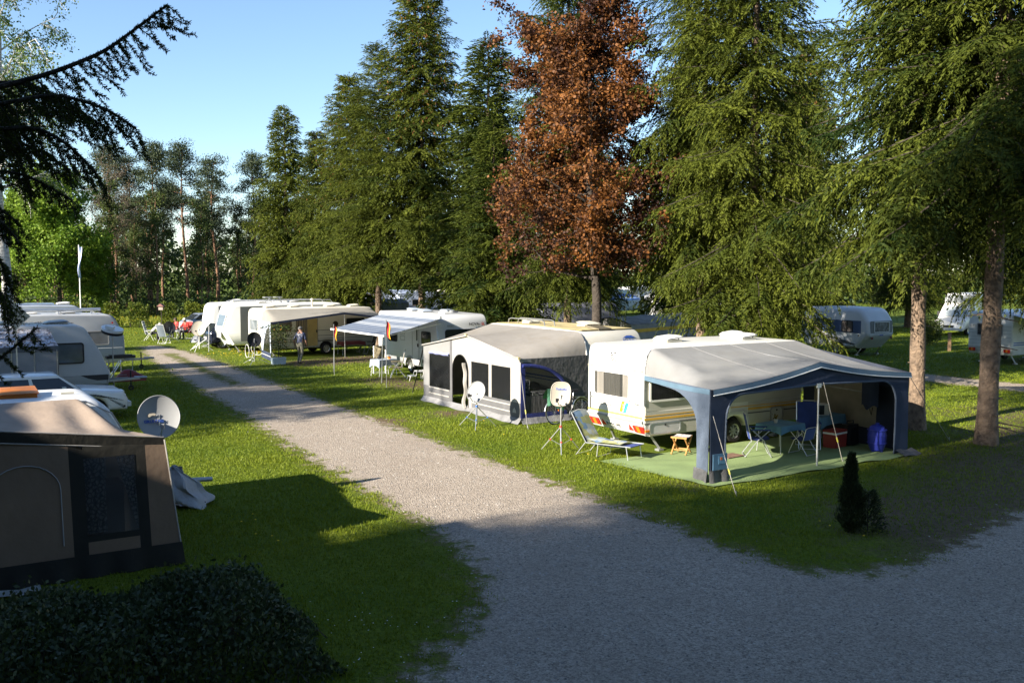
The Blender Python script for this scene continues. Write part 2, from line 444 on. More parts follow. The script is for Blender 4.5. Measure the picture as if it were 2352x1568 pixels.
def ground_nodes(m):
    """soil and grass colour shared by the ground sheet and the road verge; returns the colour socket"""
    t, p = nodes_of(m); N, Lk = t.nodes, t.links
    geo = N.new('ShaderNodeNewGeometry')
    def noise(sc, det=6, ro=0.6):
        n = N.new('ShaderNodeTexNoise'); n.inputs['Scale'].default_value = sc; n.inputs['Detail'].default_value = det; n.inputs['Roughness'].default_value = ro
        Lk.new(geo.outputs['Position'], n.inputs['Vector']); return n.outputs[0]
    def ramp(s, a, b):
        r = N.new('ShaderNodeMapRange'); r.inputs[1].default_value = a; r.inputs[2].default_value = b; Lk.new(s, r.inputs[0]); return r.outputs[0]
    def mix(f, a, b):
        x = N.new('ShaderNodeMixRGB')
        for sck, v in ((x.inputs[0], f), (x.inputs[1], a), (x.inputs[2], b)):
            if hasattr(v, 'links'): Lk.new(v, sck)
            else: sck.default_value = v if not isinstance(v, tuple) else (*v, 1)
        return x.outputs[0]
    gr = mix(ramp(noise(0.35), 0.35, 0.65), (0.088, 0.135, 0.008), (0.158, 0.188, 0.014))
    gr = mix(ramp(noise(14, 4), 0.35, 0.7), gr, (0.045, 0.072, 0.006))
    at = N.new('ShaderNodeAttribute'); at.attribute_name = 'bare'
    ad = N.new('ShaderNodeMath'); ad.operation = 'MULTIPLY_ADD'; Lk.new(at.outputs['Fac'], ad.inputs[0]); ad.inputs[1].default_value = 0.9
    s2 = N.new('ShaderNodeMath'); s2.operation = 'SUBTRACT'; Lk.new(noise(1.7, 8, 0.7), s2.inputs[0]); s2.inputs[1].default_value = 0.49
    Lk.new(s2.outputs[0], ad.inputs[2])
    soil = mix(ramp(noise(9, 8, 0.75), 0.3, 0.7), (0.055, 0.040, 0.024), (0.17, 0.125, 0.075))
    col = mix(ramp(ad.outputs[0], 0.22, 0.55), gr, soil)
    bp = N.new('ShaderNodeBump'); bp.inputs['Strength'].default_value = 0.6; bp.inputs['Distance'].default_value = 0.05
    Lk.new(noise(30, 6, 0.7), bp.inputs['Height']); Lk.new(bp.outputs[0], p.inputs['Normal'])
    p.inputs['Roughness'].default_value = 0.95; p.inputs['Specular IOR Level'].default_value = 0.15
    return t, p, col, noise, ramp, mix, bp

def build_ground():
    m = bpy.data.materials.new('lawn'); t, p, col, *_ = ground_nodes(m)
    t.links.new(col, p.inputs['Base Color'])
    xs = np.concatenate([np.linspace(-700, -46, 14), np.arange(-45, 41, 0.6), np.linspace(42, 700, 14)])
    ys = np.concatenate([np.linspace(-300, -9, 10), np.arange(-8, 92, 0.6), np.linspace(93, 900, 16)])
    X, Y = np.meshgrid(xs, ys); nx, ny = len(xs), len(ys)
    V = np.stack([X.ravel(), Y.ravel(), np.zeros(X.size)], 1)
    i = np.arange(nx * ny).reshape(ny, nx)
    F = np.stack([i[:-1, :-1].ravel(), i[:-1, 1:].ravel(), i[1:, 1:].ravel(), i[1:, :-1].ravel()], 1)
    o = npmesh('ground', V, F, m); tag(o, kind='structure')
    a = o.data.attributes.new('bare', 'FLOAT', 'POINT'); a.data.foreach_set('value', (bare_at(V[:, 0], V[:, 1]) + 0.30 * np.exp(-np.abs(sdf(LANE, V[:, 0], V[:, 1])) / 0.9)).astype(np.float32))
build_ground()

def build_road(name, P, box, step, wet):
    m = bpy.data.materials.new(name + '_gravel'); t, p, col, noise, ramp, mix, bp = ground_nodes(m); N, Lk = t.nodes, t.links
    geo = N.new('ShaderNodeNewGeometry')
    def voro(sc):
        v = N.new('ShaderNodeTexVoronoi'); v.inputs['Scale'].default_value = sc; Lk.new(geo.outputs['Position'], v.inputs['Vector']); return v
    v1, v2 = voro(34), voro(75)
    hs = N.new('ShaderNodeSeparateColor'); Lk.new(v1.outputs['Color'], hs.inputs[0])
    h2 = N.new('ShaderNodeSeparateColor'); Lk.new(v2.outputs['Color'], h2.inputs[0])
    st = mix(hs.outputs[0], (0.10, 0.083, 0.067), (0.62, 0.535, 0.445))
    st2 = mix(h2.outputs[0], (0.105, 0.088, 0.070), (0.58, 0.495, 0.405))
    gv = mix(0.5, st, st2)
    rr_ = N.new('ShaderNodeMapRange'); rr_.inputs[1].default_value = 0.3; rr_.inputs[2].default_value = 0.7; rr_.inputs[4].default_value = 0.55; Lk.new(noise(0.55, 7, 0.7), rr_.inputs[0]); gv = mix(rr_.outputs[0], gv, (0.26, 0.212, 0.168))
    at = N.new('ShaderNodeAttribute'); at.attribute_name = 'edge'       # metres inside the verge
    nn = N.new('ShaderNodeMath'); nn.operation = 'MULTIPLY_ADD'; Lk.new(noise(2.2, 8, 0.75), nn.inputs[0]); nn.inputs[1].default_value = 2.6; nn.inputs[2].default_value = -1.3
    sm = N.new('ShaderNodeMath'); Lk.new(nn.outputs[0], sm.inputs[0]); Lk.new(at.outputs['Fac'], sm.inputs[1])
    verge = mix(ramp(noise(5, 7, 0.7), 0.4, 0.62), (0.15, 0.115, 0.065), col)
    c1 = mix(ramp(sm.outputs[0], -0.30, 0.05), col, verge)
    c2 = mix(ramp(sm.outputs[0], 0.02, 0.30), c1, gv)
    Lk.new(c2, p.inputs['Base Color'])
    b2 = N.new('ShaderNodeBump'); b2.inputs['Strength'].default_value = 0.8; b2.inputs['Distance'].default_value = 0.02
    Lk.new(v1.outputs['Distance'], b2.inputs['Height']); Lk.new(bp.outputs[0], b2.inputs['Normal']); Lk.new(b2.outputs[0], p.inputs['Normal'])
    bp.inputs['Strength'].default_value = 0.3
    xs = np.arange(box[0], box[1], step); ys = np.arange(box[2], box[3], step)
    X, Y = np.meshgrid(xs, ys); D = sdf(P, X, Y)
    nx, ny = len(xs), len(ys); i = np.arange(nx * ny).reshape(ny, nx)
    keep = D < 0.75
    kf = keep[:-1, :-1] & keep[:-1, 1:] & keep[1:, 1:] & keep[1:, :-1]
    F = np.stack([i[:-1, :-1][kf], i[:-1, 1:][kf], i[1:, 1:][kf], i[1:, :-1][kf]], 1)
    used = np.unique(F); mp = -np.ones(nx * ny, int); mp[used] = np.arange(len(used))
    V = np.stack([X.ravel()[used], Y.ravel()[used], np.full(len(used), 0.004)], 1)
    e = -D.ravel()[used]
    if wet:                                      # the far end of the lane thins out into a grassy middle strip
        mid = np.array([(np.array(g(*a)) + np.array(g(*b))) / 2 for a, b in (((335, 820), (440, 806)), ((480, 910), (640, 880)), ((700, 1048), (860, 960)))])
        d = np.full(len(used), 1e9)
        for k in range(len(mid) - 1):
            a, b = mid[k], mid[k + 1]; ex = b - a
            tt = np.clip(((V[:, 0] - a[0]) * ex[0] + (V[:, 1] - a[1]) * ex[1]) / (ex @ ex), 0, 1)
            d = np.minimum(d, np.hypot(V[:, 0] - a[0] - tt * ex[0], V[:, 1] - a[1] - tt * ex[1]))
        fade = np.clip((V[:, 1] - 24) / 14, 0, 1)
        e = np.minimum(e, (d - 0.12) * 1.0 + (1 - fade) * 3)
        e = e - np.clip((V[:, 1] - 50) / 10, 0, 1) * 0.8
    o = npmesh(name, V, mp[F], m); tag(o, kind='structure')
    for nm, val in (('edge', e), ('bare', bare_at(V[:, 0], V[:, 1]) + 0.25 * np.exp(-np.abs(e) / 0.5))):
        a = o.data.attributes.new(nm, 'FLOAT', 'POINT'); a.data.foreach_set('value', val.astype(np.float32))
build_road('gravel_road', LANE, (-26, 30, 3, 66), 0.22, True)
build_road('side_road', SIDE, (2, 34, 14, 90), 0.4, False)
def carpet_free(X, Y):
    ok = np.ones(X.shape, bool)
    for ox, oy, rz, x0, x1, y0, y1 in FOOT:
        c, s = math.cos(rz), math.sin(rz); a = (X - ox) * c + (Y - oy) * s; b = -(X - ox) * s + (Y - oy) * c
        ok &= ~((a > x0) & (a < x1) & (b > y0) & (b < y1))
    return ok

def vis_mask(X, Y, pad=1.0):
    return (Y > 7) & (np.abs(X) < Y * 1176 / FPX + pad)
def build_grass():
    """mown lawn: blades as small triangles, thinning with distance (one mass nobody could count)"""
    Vs, Ts = [], []
    bands = ((8.5, 16, 950), (16, 26, 800), (26, 40, 260), (40, 76, 70))
    for y0, y1, den in bands:
        wx = y1 * 1176 / FPX + 1; n = int(den * (y1 - y0) * 2 * wx)
        X = rng.uniform(-wx, wx, n); Y = rng.uniform(y0, y1, n)
        k = vis_mask(X, Y) & carpet_free(X, Y)
        X, Y = X[k], Y[k]
        d = np.minimum(sdf(LANE, X, Y), sdf(SIDE, X, Y))
        fr = np.sin(X * 5.1 + np.cos(Y * 3.3) * 2) * np.cos(Y * 4.7 + np.sin(X * 2.9) * 2) + 0.6 * np.sin(X * 11 + Y * 7)
        pr = np.clip((d + 0.25 + 0.28 * fr) / 0.45, 0, 1) * (1 - 0.9 * bare_at(X, Y))
        k = rng.random(len(X)) < pr * (0.8 + 0.2 * np.clip(fr, -1, 1))
        X, Y = X[k], Y[k]; n = len(X)
        clump = np.clip(0.5 + 0.5 * np.sin(X * 0.9 + 1.3 * np.sin(Y * 0.7)) * np.cos(Y * 0.8), 0, 1)
        sc = max(1.0, (y0 + y1) / 2 / 16)
        h = rng.uniform(0.02, 0.052, n) * (0.8 + 0.5 * clump) * min(sc, 1.2); wd = rng.uniform(0.005, 0.010, n) * sc
        a = rng.uniform(0, 2 * PI, n); l = rng.uniform(0.1, 0.9, n) * h; b = rng.uniform(0, 2 * PI, n)
        V = np.zeros((n, 3, 3))
        V[:, 0, 0] = X + wd * np.cos(a); V[:, 0, 1] = Y + wd * np.sin(a)
        V[:, 1, 0] = X - wd * np.cos(a); V[:, 1, 1] = Y - wd * np.sin(a)
        V[:, 2, 0] = X + l * np.cos(b); V[:, 2, 1] = Y + l * np.sin(b); V[:, 2, 2] = h
        Vs.append(V.reshape(-1, 3)); Ts.append(np.repeat(np.clip(rng.normal(0.5, 0.16, n) + 0.35 * (clump - 0.5), 0, 1), 3))
    V = np.concatenate(Vs); T = np.concatenate(Ts)
    F = np.arange(len(V)).reshape(-1, 3)
    gm = leafmat('grass_blades', (0.082, 0.138, 0.006), (0.205, 0.240, 0.016), 0.35)
    o = npmesh('lawn_grass', V, F, gm, tint=T)
    tag(o, 'short mown lawn grass on both sides of the gravel lane', 'grass', kind='stuff')
    print('grass tris', len(F))
def build_dandelions():
    Vs = []
    def spot(n, fx, r0=0.012, r1=0.024, z=(0.03, 0.10)):
        for _ in range(n):
            x, y = fx(); r = rng.uniform(r0, r1); zz = rng.uniform(*z)
            for k in range(5):
                a, b = 2 * PI * k / 5, 2 * PI * (k + 1) / 5
                Vs.extend([(x, y, zz + 0.012), (x + r * math.cos(a), y + r * math.sin(a), zz), (x + r * math.cos(b), y + r * math.sin(b), zz)])
    def around(px, py, s):
        c = g(px, py); return lambda: (c[0] + rng.normal(0, s), c[1] + rng.normal(0, s * 1.4))
    spot(70, around(555, 812, 0.9), 0.03, 0.055); spot(40, around(610, 806, 0.8), 0.03, 0.05)
    spot(160, lambda: (rng.uniform(-42, -22), rng.uniform(66, 73)), 0.04, 0.07)
    spot(900, lambda: (rng.uniform(-60, -12), rng.uniform(76, 90)), 0.05, 0.12, (0.2, 0.5))
    for p in ((575, 1190), (580, 1200), (550, 1205), (630, 1240), (645, 1250), (590, 1235), (470, 1178), (1110, 968), (1350, 1050), (1365, 1065), (1880, 1208), (1905, 1212), (1100, 985), (1160, 1000), (1990, 1240)):
        spot(1, around(p[0], p[1], 0.05), 0.018, 0.028)
    V = np.array(Vs); F = np.arange(len(V)).reshape(-1, 3)
    o = npmesh('dandelions', V, F, mat('dandelion_yellow', (0.75, 0.48, 0.01), 0.7, 0.1))
    tag(o, 'yellow dandelion flowers dotted through the lawn and meadow', 'flowers', kind='stuff')
    Vs2 = []
    cx, cy = g(900, 1475)
    for _ in range(60):
        x, y = cx + rng.normal(0, 0.8), cy + rng.normal(0, 0.8); r = rng.uniform(0.008, 0.013); z = rng.uniform(0.04, 0.09)
        for k in range(4):
            a, b = 2 * PI * k / 4, 2 * PI * (k + 1) / 4
            Vs2.extend([(x, y, z + 0.004), (x + r * math.cos(a), y + r * math.sin(a), z), (x + r * math.cos(b), y + r * math.sin(b), z)])
    o = npmesh('daisies', np.array(Vs2), np.arange(len(Vs2)).reshape(-1, 3), mat('daisy_white', (0.8, 0.8, 0.78), 0.7, 0.05))
    tag(o, 'tiny white daisies in the shaded near lawn', 'flowers', kind='stuff')
def build_stones():
    """loose stones scattered over the verge"""
    Vs = []; Fs = []
    n = 26000; X = rng.uniform(-8, 16, n); Y = rng.uniform(8.5, 30, n)
    d = sdf(LANE, X, Y); pr = np.where(d < 0, 0.5, 0.25 * np.exp(-np.maximum(d, 0) / 0.2)) * np.clip(1.5 - Y / 30, 0.2, 1)
    k = (rng.random(n) < pr) & vis_mask(X, Y); X, Y = X[k], Y[k]; n = len(X)
    base = np.array([(1, 0, 0), (0, 1, 0), (-1, 0, 0), (0, -1, 0), (0, 0, 0.8)]); F0 = np.array([(0, 1, 4), (1, 2, 4), (2, 3, 4), (3, 0, 4)])
    r = rng.uniform(0.008, 0.022, n) * (0.8 + 0.02 * Y); a = rng.uniform(0, PI, n); sx = rng.uniform(0.6, 1.3, n)
    V = base[None] * np.stack([r * sx, r / sx, r], 1)[:, None, :]
    x2 = V[..., 0] * np.cos(a)[:, None] - V[..., 1] * np.sin(a)[:, None] + X[:, None]
    y2 = V[..., 0] * np.sin(a)[:, None] + V[..., 1] * np.cos(a)[:, None] + Y[:, None]
    V = np.stack([x2, y2, V[..., 2] + 0.004], -1).reshape(-1, 3)
    F = (F0[None] + 5 * np.arange(n)[:, None, None]).reshape(-1, 3)
    o = npmesh('loose_gravel', V, F, leafmat('stone_chips', (0.13, 0.12, 0.11), (0.45, 0.42, 0.38), 0.0, 0.9), tint=np.repeat(rng.random(n), 5))
    tag(o, 'loose grey stone chips lying on the lane and its verge', 'gravel', kind='stuff')
# ------------------------------------------------------------------ trees
def unit(a): return a / (np.linalg.norm(a, axis=-1, keepdims=True) + 1e-9)
def kites(P, Dr, Ln, Wd, rg, up=None):
    """leaf blades: n kites from P along Dr; returns verts (4n,3)"""
    n = len(P); rv = unit(rg.normal(size=(n, 3)) if up is None else up + 0.5 * rg.normal(size=(n, 3)))
    sd = unit(np.cross(Dr, rv))
    V = np.empty((n, 4, 3))
    V[:, 0] = P; V[:, 2] = P + Dr * Ln[:, None]
    mid = P + Dr * (0.45 * Ln)[:, None]
    V[:, 1] = mid + sd * Wd[:, None]; V[:, 3] = mid - sd * Wd[:, None]
    return V.reshape(-1, 3)

def spruce_branch(L, rg, dens=1.0, fine=1.0):
    """one bough along +x with hanging side twigs; returns verts, tint, axis points"""
    ax = lambda t: np.stack([L * t * (1 - 0.05 * t), 0.05 * L * np.sin(t * 2.2), L * (0.02 * t - 0.26 * t ** 2 + 0.16 * t ** 3)], -1)
    P, Dr, Ln, Wd, T = [], [], [], [], []
    ntw = max(9, int(10 * L * dens))
    for i in range(ntw):
        t = 0.10 + 0.9 * (i + rg.random()) / ntw
        base = ax(np.array(t)); side = 1 if i % 2 else -1
        ln = (0.14 + 0.30 * (1 - t) ** 0.8 * min(1, t * 4)) * min(L, 3.0) * rg.uniform(0.6, 1.25) + 0.12
        fw, dr = rg.uniform(0.35, 0.95), rg.uniform(0.1, 0.8)
        d = np.array([fw, side * rg.uniform(0.5, 1.0), -dr * 0.5]); d /= np.linalg.norm(d)
        ns = max(4, int(ln / 0.048 * fine)); s = (np.arange(ns) + rg.random(ns) * 0.7) / ns
        hang = rg.uniform(0.2, 0.75)
        pos = base + d * (s * ln)[:, None] + np.array([0, 0, -1.0]) * (hang * ln * s ** 1.8)[:, None]
        tan = unit(d + np.array([0, 0, -1.0]) * (hang * 1.8 * s ** 0.8)[:, None])
        sd = unit(np.cross(tan, np.array([0, 0, 1.0])))
        sg = np.where(np.arange(ns) % 2 == 0, 1.0, -1.0)[:, None]
        dirs = unit(tan + sd * sg * rg.uniform(0.3, 1.0, (ns, 1)) + rg.normal(0, 0.12, (ns, 3)))
        P.append(pos); Dr.append(dirs); Ln.append(rg.uniform(0.16, 0.30, ns) * (1.1 - 0.35 * s)); Wd.append(rg.uniform(0.021, 0.035, ns))
        T.append(np.clip(0.28 + 0.30 * s + rg.normal(0, 0.12, ns), 0, 1))
        P.append(pos[-1:]); Dr.append(tan[-1:]); Ln.append(np.array([0.22])); Wd.append(np.array([0.03])); T.append(np.array([0.75]))
    na = int(14 * L); s = rg.random(na) ** 0.7
    P.append(ax(s)); d = np.stack([np.full(na, 0.7), rg.normal(0, 0.6, na), rg.uniform(-0.1, 0.7, na)], 1)
    Dr.append(unit(d)); Ln.append(rg.uniform(0.14, 0.26, na)); Wd.append(np.full(na, 0.03)); T.append(np.clip(0.35 + 0.4 * s, 0, 1))
    P, Dr, Ln, Wd, T = map(np.concatenate, (P, Dr, Ln, Wd, T))
    V = kites(P, Dr, Ln / fine ** 1.15, Wd / fine ** 1.0, rg)
    return V, np.repeat(T, 4), ax(np.linspace(0, 1, 6))

def make_spruce(name, H, R, zb, seed, dens=1.0, taper=0.85, step=0.42, per=6.5, droop=0.0, fine=1.0, cones=0):
    """meshes of one spruce standing at 0,0: trunk, branches, crown"""
    rg = np.random.default_rng(seed)
    protos = {L: [spruce_branch(L, rg, dens, fine) for _ in range(4)] for L in (0.7, 1.4, 2.3, 3.3, 4.2)}
    Vs, Ts, B = [], [], MB()
    z = zb
    while z < H - 0.25:
        f = (z - zb) / (H - zb)
        rad = R * (1 - f) ** taper * (0.80 + 0.20 * min(1, f * 6 + 0.35)) + 0.35
        nb = max(5, int(per * (0.7 + 0.3 * (1 - f)) + rg.random()))
        a0 = rg.uniform(0, 2 * PI)
        for k in range(nb + 3):
            az = a0 + 2 * PI * k / nb + rg.normal(0, 0.25)
            r = rad * (rg.uniform(0.55, 1.12) * (1.15 if rg.random() < 0.15 else 1) if k < nb else rg.uniform(0.3, 0.5))
            L = min(protos, key=lambda q: abs(q - r)); V, T, A = protos[L][rg.integers(4)]
            sc = r / L
            el = math.radians(-16 - droop + 62 * f ** 1.4 + rg.normal(0, 6)); ro = rg.normal(0, 0.2)
            M = Matrix.Translation((0, 0, z + rg.uniform(-0.1, 0.1))) @ Matrix.Rotation(az, 4, 'Z') @ Matrix.Rotation(-el, 4, 'Y') @ Matrix.Rotation(ro, 4, 'X') @ Matrix.Scale(sc, 4)
            M = np.array(M)
            Vs.append(V @ M[:3, :3].T + M[:3, 3]); Ts.append(np.clip(T + rg.normal(0, 0.16), 0, 1))
            A2 = A @ M[:3, :3].T + M[:3, 3]
            B.tube([tuple(q) for q in A2], [0.020 * r / 3 + 0.004] + [0.010 * r / 3 + 0.003] * 4 + [0.002], 3, caps=False)
        z += step * rg.uniform(0.75, 1.2) * (0.7 + 0.3 * (1 - f))
    # leading shoot
    n = 40; s = rg.random(n); P = np.stack([np.zeros(n), np.zeros(n), H - 0.9 + s * 1.0], 1)
    d = unit(np.stack([rg.normal(0, 0.5, n), rg.normal(0, 0.5, n), rg.uniform(0.4, 1, n)], 1))
    Vs.append(kites(P, d, np.full(n, 0.16), np.full(n, 0.018), rg)); Ts.append(np.full(4 * n, 0.6))
    V = np.concatenate(Vs); T = np.concatenate(Ts); F = np.arange(len(V)).reshape(-1, 4)
    crown = npmesh('crown', V, F, SPRUCE_M, tint=T); COL.objects.unlink(crown)
    tr = MB(); k = 26; rb = 0.105 + H * 0.0058
    pts, rr = [], []
    for i in range(k + 1):
        t = i / k; zz = -0.1 + t * H
        pts.append((0.05 * math.sin(t * 7 + seed), 0.05 * math.cos(t * 5 + seed), zz)); rr.append(rb * (1 - t) ** 0.9 * (1 + 0.25 * math.exp(-max(zz, 0) / 0.25)) * (1 + 0.05 * math.sin(i * 2.7)) + 0.012)
    tr.tube(pts, rr, 12)
    for i in range(70):                          # knots and dead stubs on the bare stem
        zz = rg.uniform(0.3, zb + 3); a = rg.uniform(0, 2 * PI); r0 = rb * (1 - zz / H) ** 0.9
        L = rg.uniform(0.03, 0.10) if rg.random() < 0.8 else rg.uniform(0.2, 0.7)
        tr.tube([(r0 * 0.8 * math.cos(a), r0 * 0.8 * math.sin(a), zz), ((r0 + L) * math.cos(a), (r0 + L) * math.sin(a), zz - L * 0.15)], [0.022, 0.008], 5)
    trunk = tr.build('trunk', bark, smooth=60); COL.objects.unlink(trunk)
    br = B.build('branches', barkdark); COL.objects.unlink(br)
    print(name, 'crown tris', 2 * len(F))
    out = dict(trunk=trunk.data, branches=br.data, crown=crown.data)
    if cones:                                    # brown cones hanging in the upper crown
        i = rg.integers(0, len(V) // 4, cones * 4); P = V[4 * i]; P = P[P[:, 2] > H * 0.45][:cones]; n = len(P)
        D = unit(np.array([0, 0, -1.0]) + rg.normal(0, 0.15, (n, 3))); q = np.concatenate([kites(P, D, np.full(n, 0.20), np.full(n, 0.038), rg) for _ in range(2)])
        co = npmesh('cones', q, np.arange(len(q)).reshape(-1, 4), CONE_M, tint=np.tile(np.repeat(rg.random(n), 4), 2)); COL.objects.unlink(co); out['cones'] = co.data
    return out

def put_tree(name, label, cat, loc, rz, meshes, scale=1.0, group=None, lift=0.0, sxy=None):
    o = thing(name, label, cat, loc, rz, group)
    s = sxy or scale
    o.scale = (s, s, scale)
    for k, me in meshes.items():
        c = bpy.data.objects.new(k, me); link(c, o)
        if k in ('branches', 'cones'): c['kind'] = 'stuff'
        if k != 'trunk': c.location.z = lift
    return o

def limbs(rg, H, trunk_top, spread, n1, n2, n3, up=0.6, r0=0.2, droop=0.0, t0=0.22):
    """branching skeleton; returns MB of wood and array of twig end points with directions"""
    W = MB(); ends = []; dirs = []
    tp = [(0.1 * math.sin(i * 1.3), 0.1 * math.cos(i * 1.7), trunk_top * i / 8) for i in range(9)]
    W.tube(tp, [r0 * (1 - 0.72 * i / 8) * (1 + 0.4 * math.exp(-i * 1.5)) for i in range(9)], 9)
    for a in range(n1):
        t = t0 + (1 - t0) * (a + rg.random()) / n1
        az = a * 2.4 + rg.normal(0, 0.4); z0 = trunk_top * t
        ln = spread * rg.uniform(0.7, 1.1) * (1.05 - 0.55 * max(0, t - 0.35))
        d = np.array([math.cos(az), math.sin(az), up * (0.35 + t)]); d /= np.linalg.norm(d)
        p = np.array([0.0, 0, z0]); pts = [p.copy()]; rr = [r0 * 0.45 * (1.1 - t)]
        for s in range(6):
            d = unit(d + rg.normal(0, 0.16, 3) + np.array([0, 0, 0.05 - droop * s * 0.05])); p = p + d * ln / 6; pts.append(p.copy()); rr.append(rr[0] * (1 - 0.85 * (s + 1) / 6))
        W.tube([tuple(q) for q in pts], rr, 5, caps=False)
        for b in range(n2):
            k = rg.integers(1, 7); q = pts[k].copy(); d2 = unit(d + rg.normal(0, 0.75, 3)); l2 = ln * rg.uniform(0.25, 0.5); pp = [q.copy()]
            for s in range(4): d2 = unit(d2 + rg.normal(0, 0.2, 3) + np.array([0, 0, -droop * 0.25])); q = q + d2 * l2 / 4; pp.append(q.copy())
            W.tube([tuple(x) for x in pp], [0.018, 0.014, 0.010, 0.007, 0.004], 4, caps=False)
            for c in range(n3):
                k2 = rg.integers(1, 5); q2 = pp[k2]; d3 = unit(d2 + rg.normal(0, 0.8, 3) + np.array([0, 0, -droop])); l3 = l2 * rg.uniform(0.25, 0.6)
                e = q2 + d3 * l3
                W.tube([tuple(q2), tuple(e)], [0.006, 0.003], 3, caps=False)
                ends.append(np.stack([q2, e])); dirs.append(d3)
    return W, np.array(ends), np.array(dirs)

def leaves_on(ends, rg, per, size, wratio, spread, droop=0.3, tb=0.5):
    n = len(ends) * per
    E0 = np.repeat(ends[:, 0], per, 0); E1 = np.repeat(ends[:, 1], per, 0)
    s = rg.random((n, 1)); P = E0 + (E1 - E0) * s + rg.normal(0, spread, (n, 3))
    D = unit(rg.normal(size=(n, 3)) + np.array([0, 0, -droop]))
    L = size * rg.uniform(0.6, 1.2, n)
    V = kites(P, D, L, L * wratio, rg)
    T = np.clip(np.repeat(rg.normal(tb, 0.24, len(ends)), per) + rg.normal(0, 0.14, n), 0, 1)
    return V, np.repeat(T, 4)

def make_leafy(name, H, top, spread, n1, n2, n3, per, size, wr, lm, seed, r0=0.2, up=0.6, droop=0.0, lspread=0.12, barkm=None, tb=0.5, ldroop=0.3, t0=0.22):
    rg = np.random.default_rng(seed)
    W, E, D = limbs(rg, H, top, spread, n1, n2, n3, up, r0, droop, t0)
    wood = W.build('trunk', barkm or barkdark, smooth=60); COL.objects.unlink(wood)
    out = dict(trunk=wood.data)
    if per:
        V, T = leaves_on(E, rg, per, size, wr, lspread, ldroop, np.repeat(rg.normal(tb, 0.16, n1), n2 * n3))
        F = np.arange(len(V)).reshape(-1, 4)
        c = npmesh('crown', V, F, lm, tint=T); COL.objects.unlink(c); out['crown'] = c.data
        print(name, 'crown tris', 2 * len(F))
    return out

def make_pine(name, H, seed, crown0=0.5, nb=26):
    rg = np.random.default_rng(seed); tr = MB()
    pts = [(0.25 * math.sin(i * 0.5 + seed), 0.2 * math.cos(i * 0.4), H * i / 12) for i in range(13)]
    tr.tube(pts, [0.20 * (1 - 0.85 * i / 12) for i in range(13)], 8)
    P, D = [], []
    for b in range(nb):
        t = crown0 + (1 - crown0) * (b + rg.random()) / nb; k = t * 12; i0 = min(11, int(k)); f = k - i0
        base = np.array(pts[i0]) * (1 - f) + np.array(pts[i0 + 1]) * f
        az = b * 2.4 + rg.normal(0, 0.5); ln = H * 0.16 * (1.15 - 0.75 * (t - crown0) / (1 - crown0)) * rg.uniform(0.6, 1.25)
        d = unit(np.array([math.cos(az), math.sin(az), rg.uniform(0.0, 0.7)])); q = base.copy(); pp = [q.copy()]
        for s in range(4): d = unit(d + rg.normal(0, 0.2, 3) + np.array([0, 0, 0.08])); q = q + d * ln / 4; pp.append(q.copy())
        tr.tube([tuple(x) for x in pp], [0.05, 0.04, 0.03, 0.02, 0.012], 4, caps=False)
        for c in range(rg.integers(4, 7)):
            ctr = pp[rg.integers(2, 5)] + rg.normal(0, 0.30, 3) + np.array([0, 0, 0.1]); n = 100
            P.append(ctr + rg.normal(0, 1, (n, 3)) * np.array([0.42, 0.42, 0.20])); D.append(unit(rg.normal(size=(n, 3)) + np.array([0, 0, 0.7])))
    P, D = np.concatenate(P), np.concatenate(D); n = len(P)
    V = kites(P, D, rg.uniform(0.16, 0.30, n), rg.uniform(0.03, 0.05, n), rg); F = np.arange(len(V)).reshape(-1, 4)
    c = npmesh('crown', V, F, PINE_M, tint=np.repeat(np.clip(rg.normal(0.45, 0.25, n), 0, 1), 4)); COL.objects.unlink(c)
    t = tr.build('trunk', pinebark, smooth=60); COL.objects.unlink(t)
    print(name, 'crown tris', 2 * len(F))
    return dict(trunk=t.data, crown=c.data)

CONE_M = leafmat('cone_brown', (0.10, 0.045, 0.014), (0.22, 0.105, 0.03), 0.0, 0.8)
SPRUCE_M = leafmat('spruce_needles', (0.013, 0.028, 0.005), (0.102, 0.120, 0.014), 0.25, 0.65, 0.12)
PINE_M = leafmat('pine_needles', (0.020, 0.035, 0.016), (0.075, 0.095, 0.040), 0.2)
MAPLE_M = leafmat('copper_maple_leaves', (0.036, 0.014, 0.010), (0.235, 0.092, 0.020), 0.25, 0.6)
GREEN_M = leafmat('fresh_green_leaves', (0.075, 0.150, 0.012), (0.20, 0.29, 0.03), 0.38)
DULL_M = leafmat('dull_green_leaves', (0.030, 0.055, 0.012), (0.085, 0.11, 0.025), 0.3)
BIRCH_M = leafmat('birch_leaves', (0.045, 0.085, 0.018), (0.13, 0.19, 0.035), 0.35)
HEDGE_M = leafmat('hedge_leaves', (0.045, 0.082, 0.010), (0.19, 0.21, 0.02), 0.32)

SP_BIG = make_spruce('wide', 22, 4.3, 2.9, 11, 1.0, 0.66, 0.56, 8, 2, 1.35)
SP_BIG2 = make_spruce('wide2', 21, 4.2, 6.2, 12, 1.0, 0.62, 0.54, 8, 5, 1.35)
SP_MID = make_spruce('mid', 19, 4.1, 1.6, 13, 0.9, 0.58, 0.48, 7.5, 4, 1.0, 900)
SP_SLIM = make_spruce('slim', 16, 3.3, 0.7, 14, 0.9, 0.74, 0.44, 7.5, 0, 1.0)

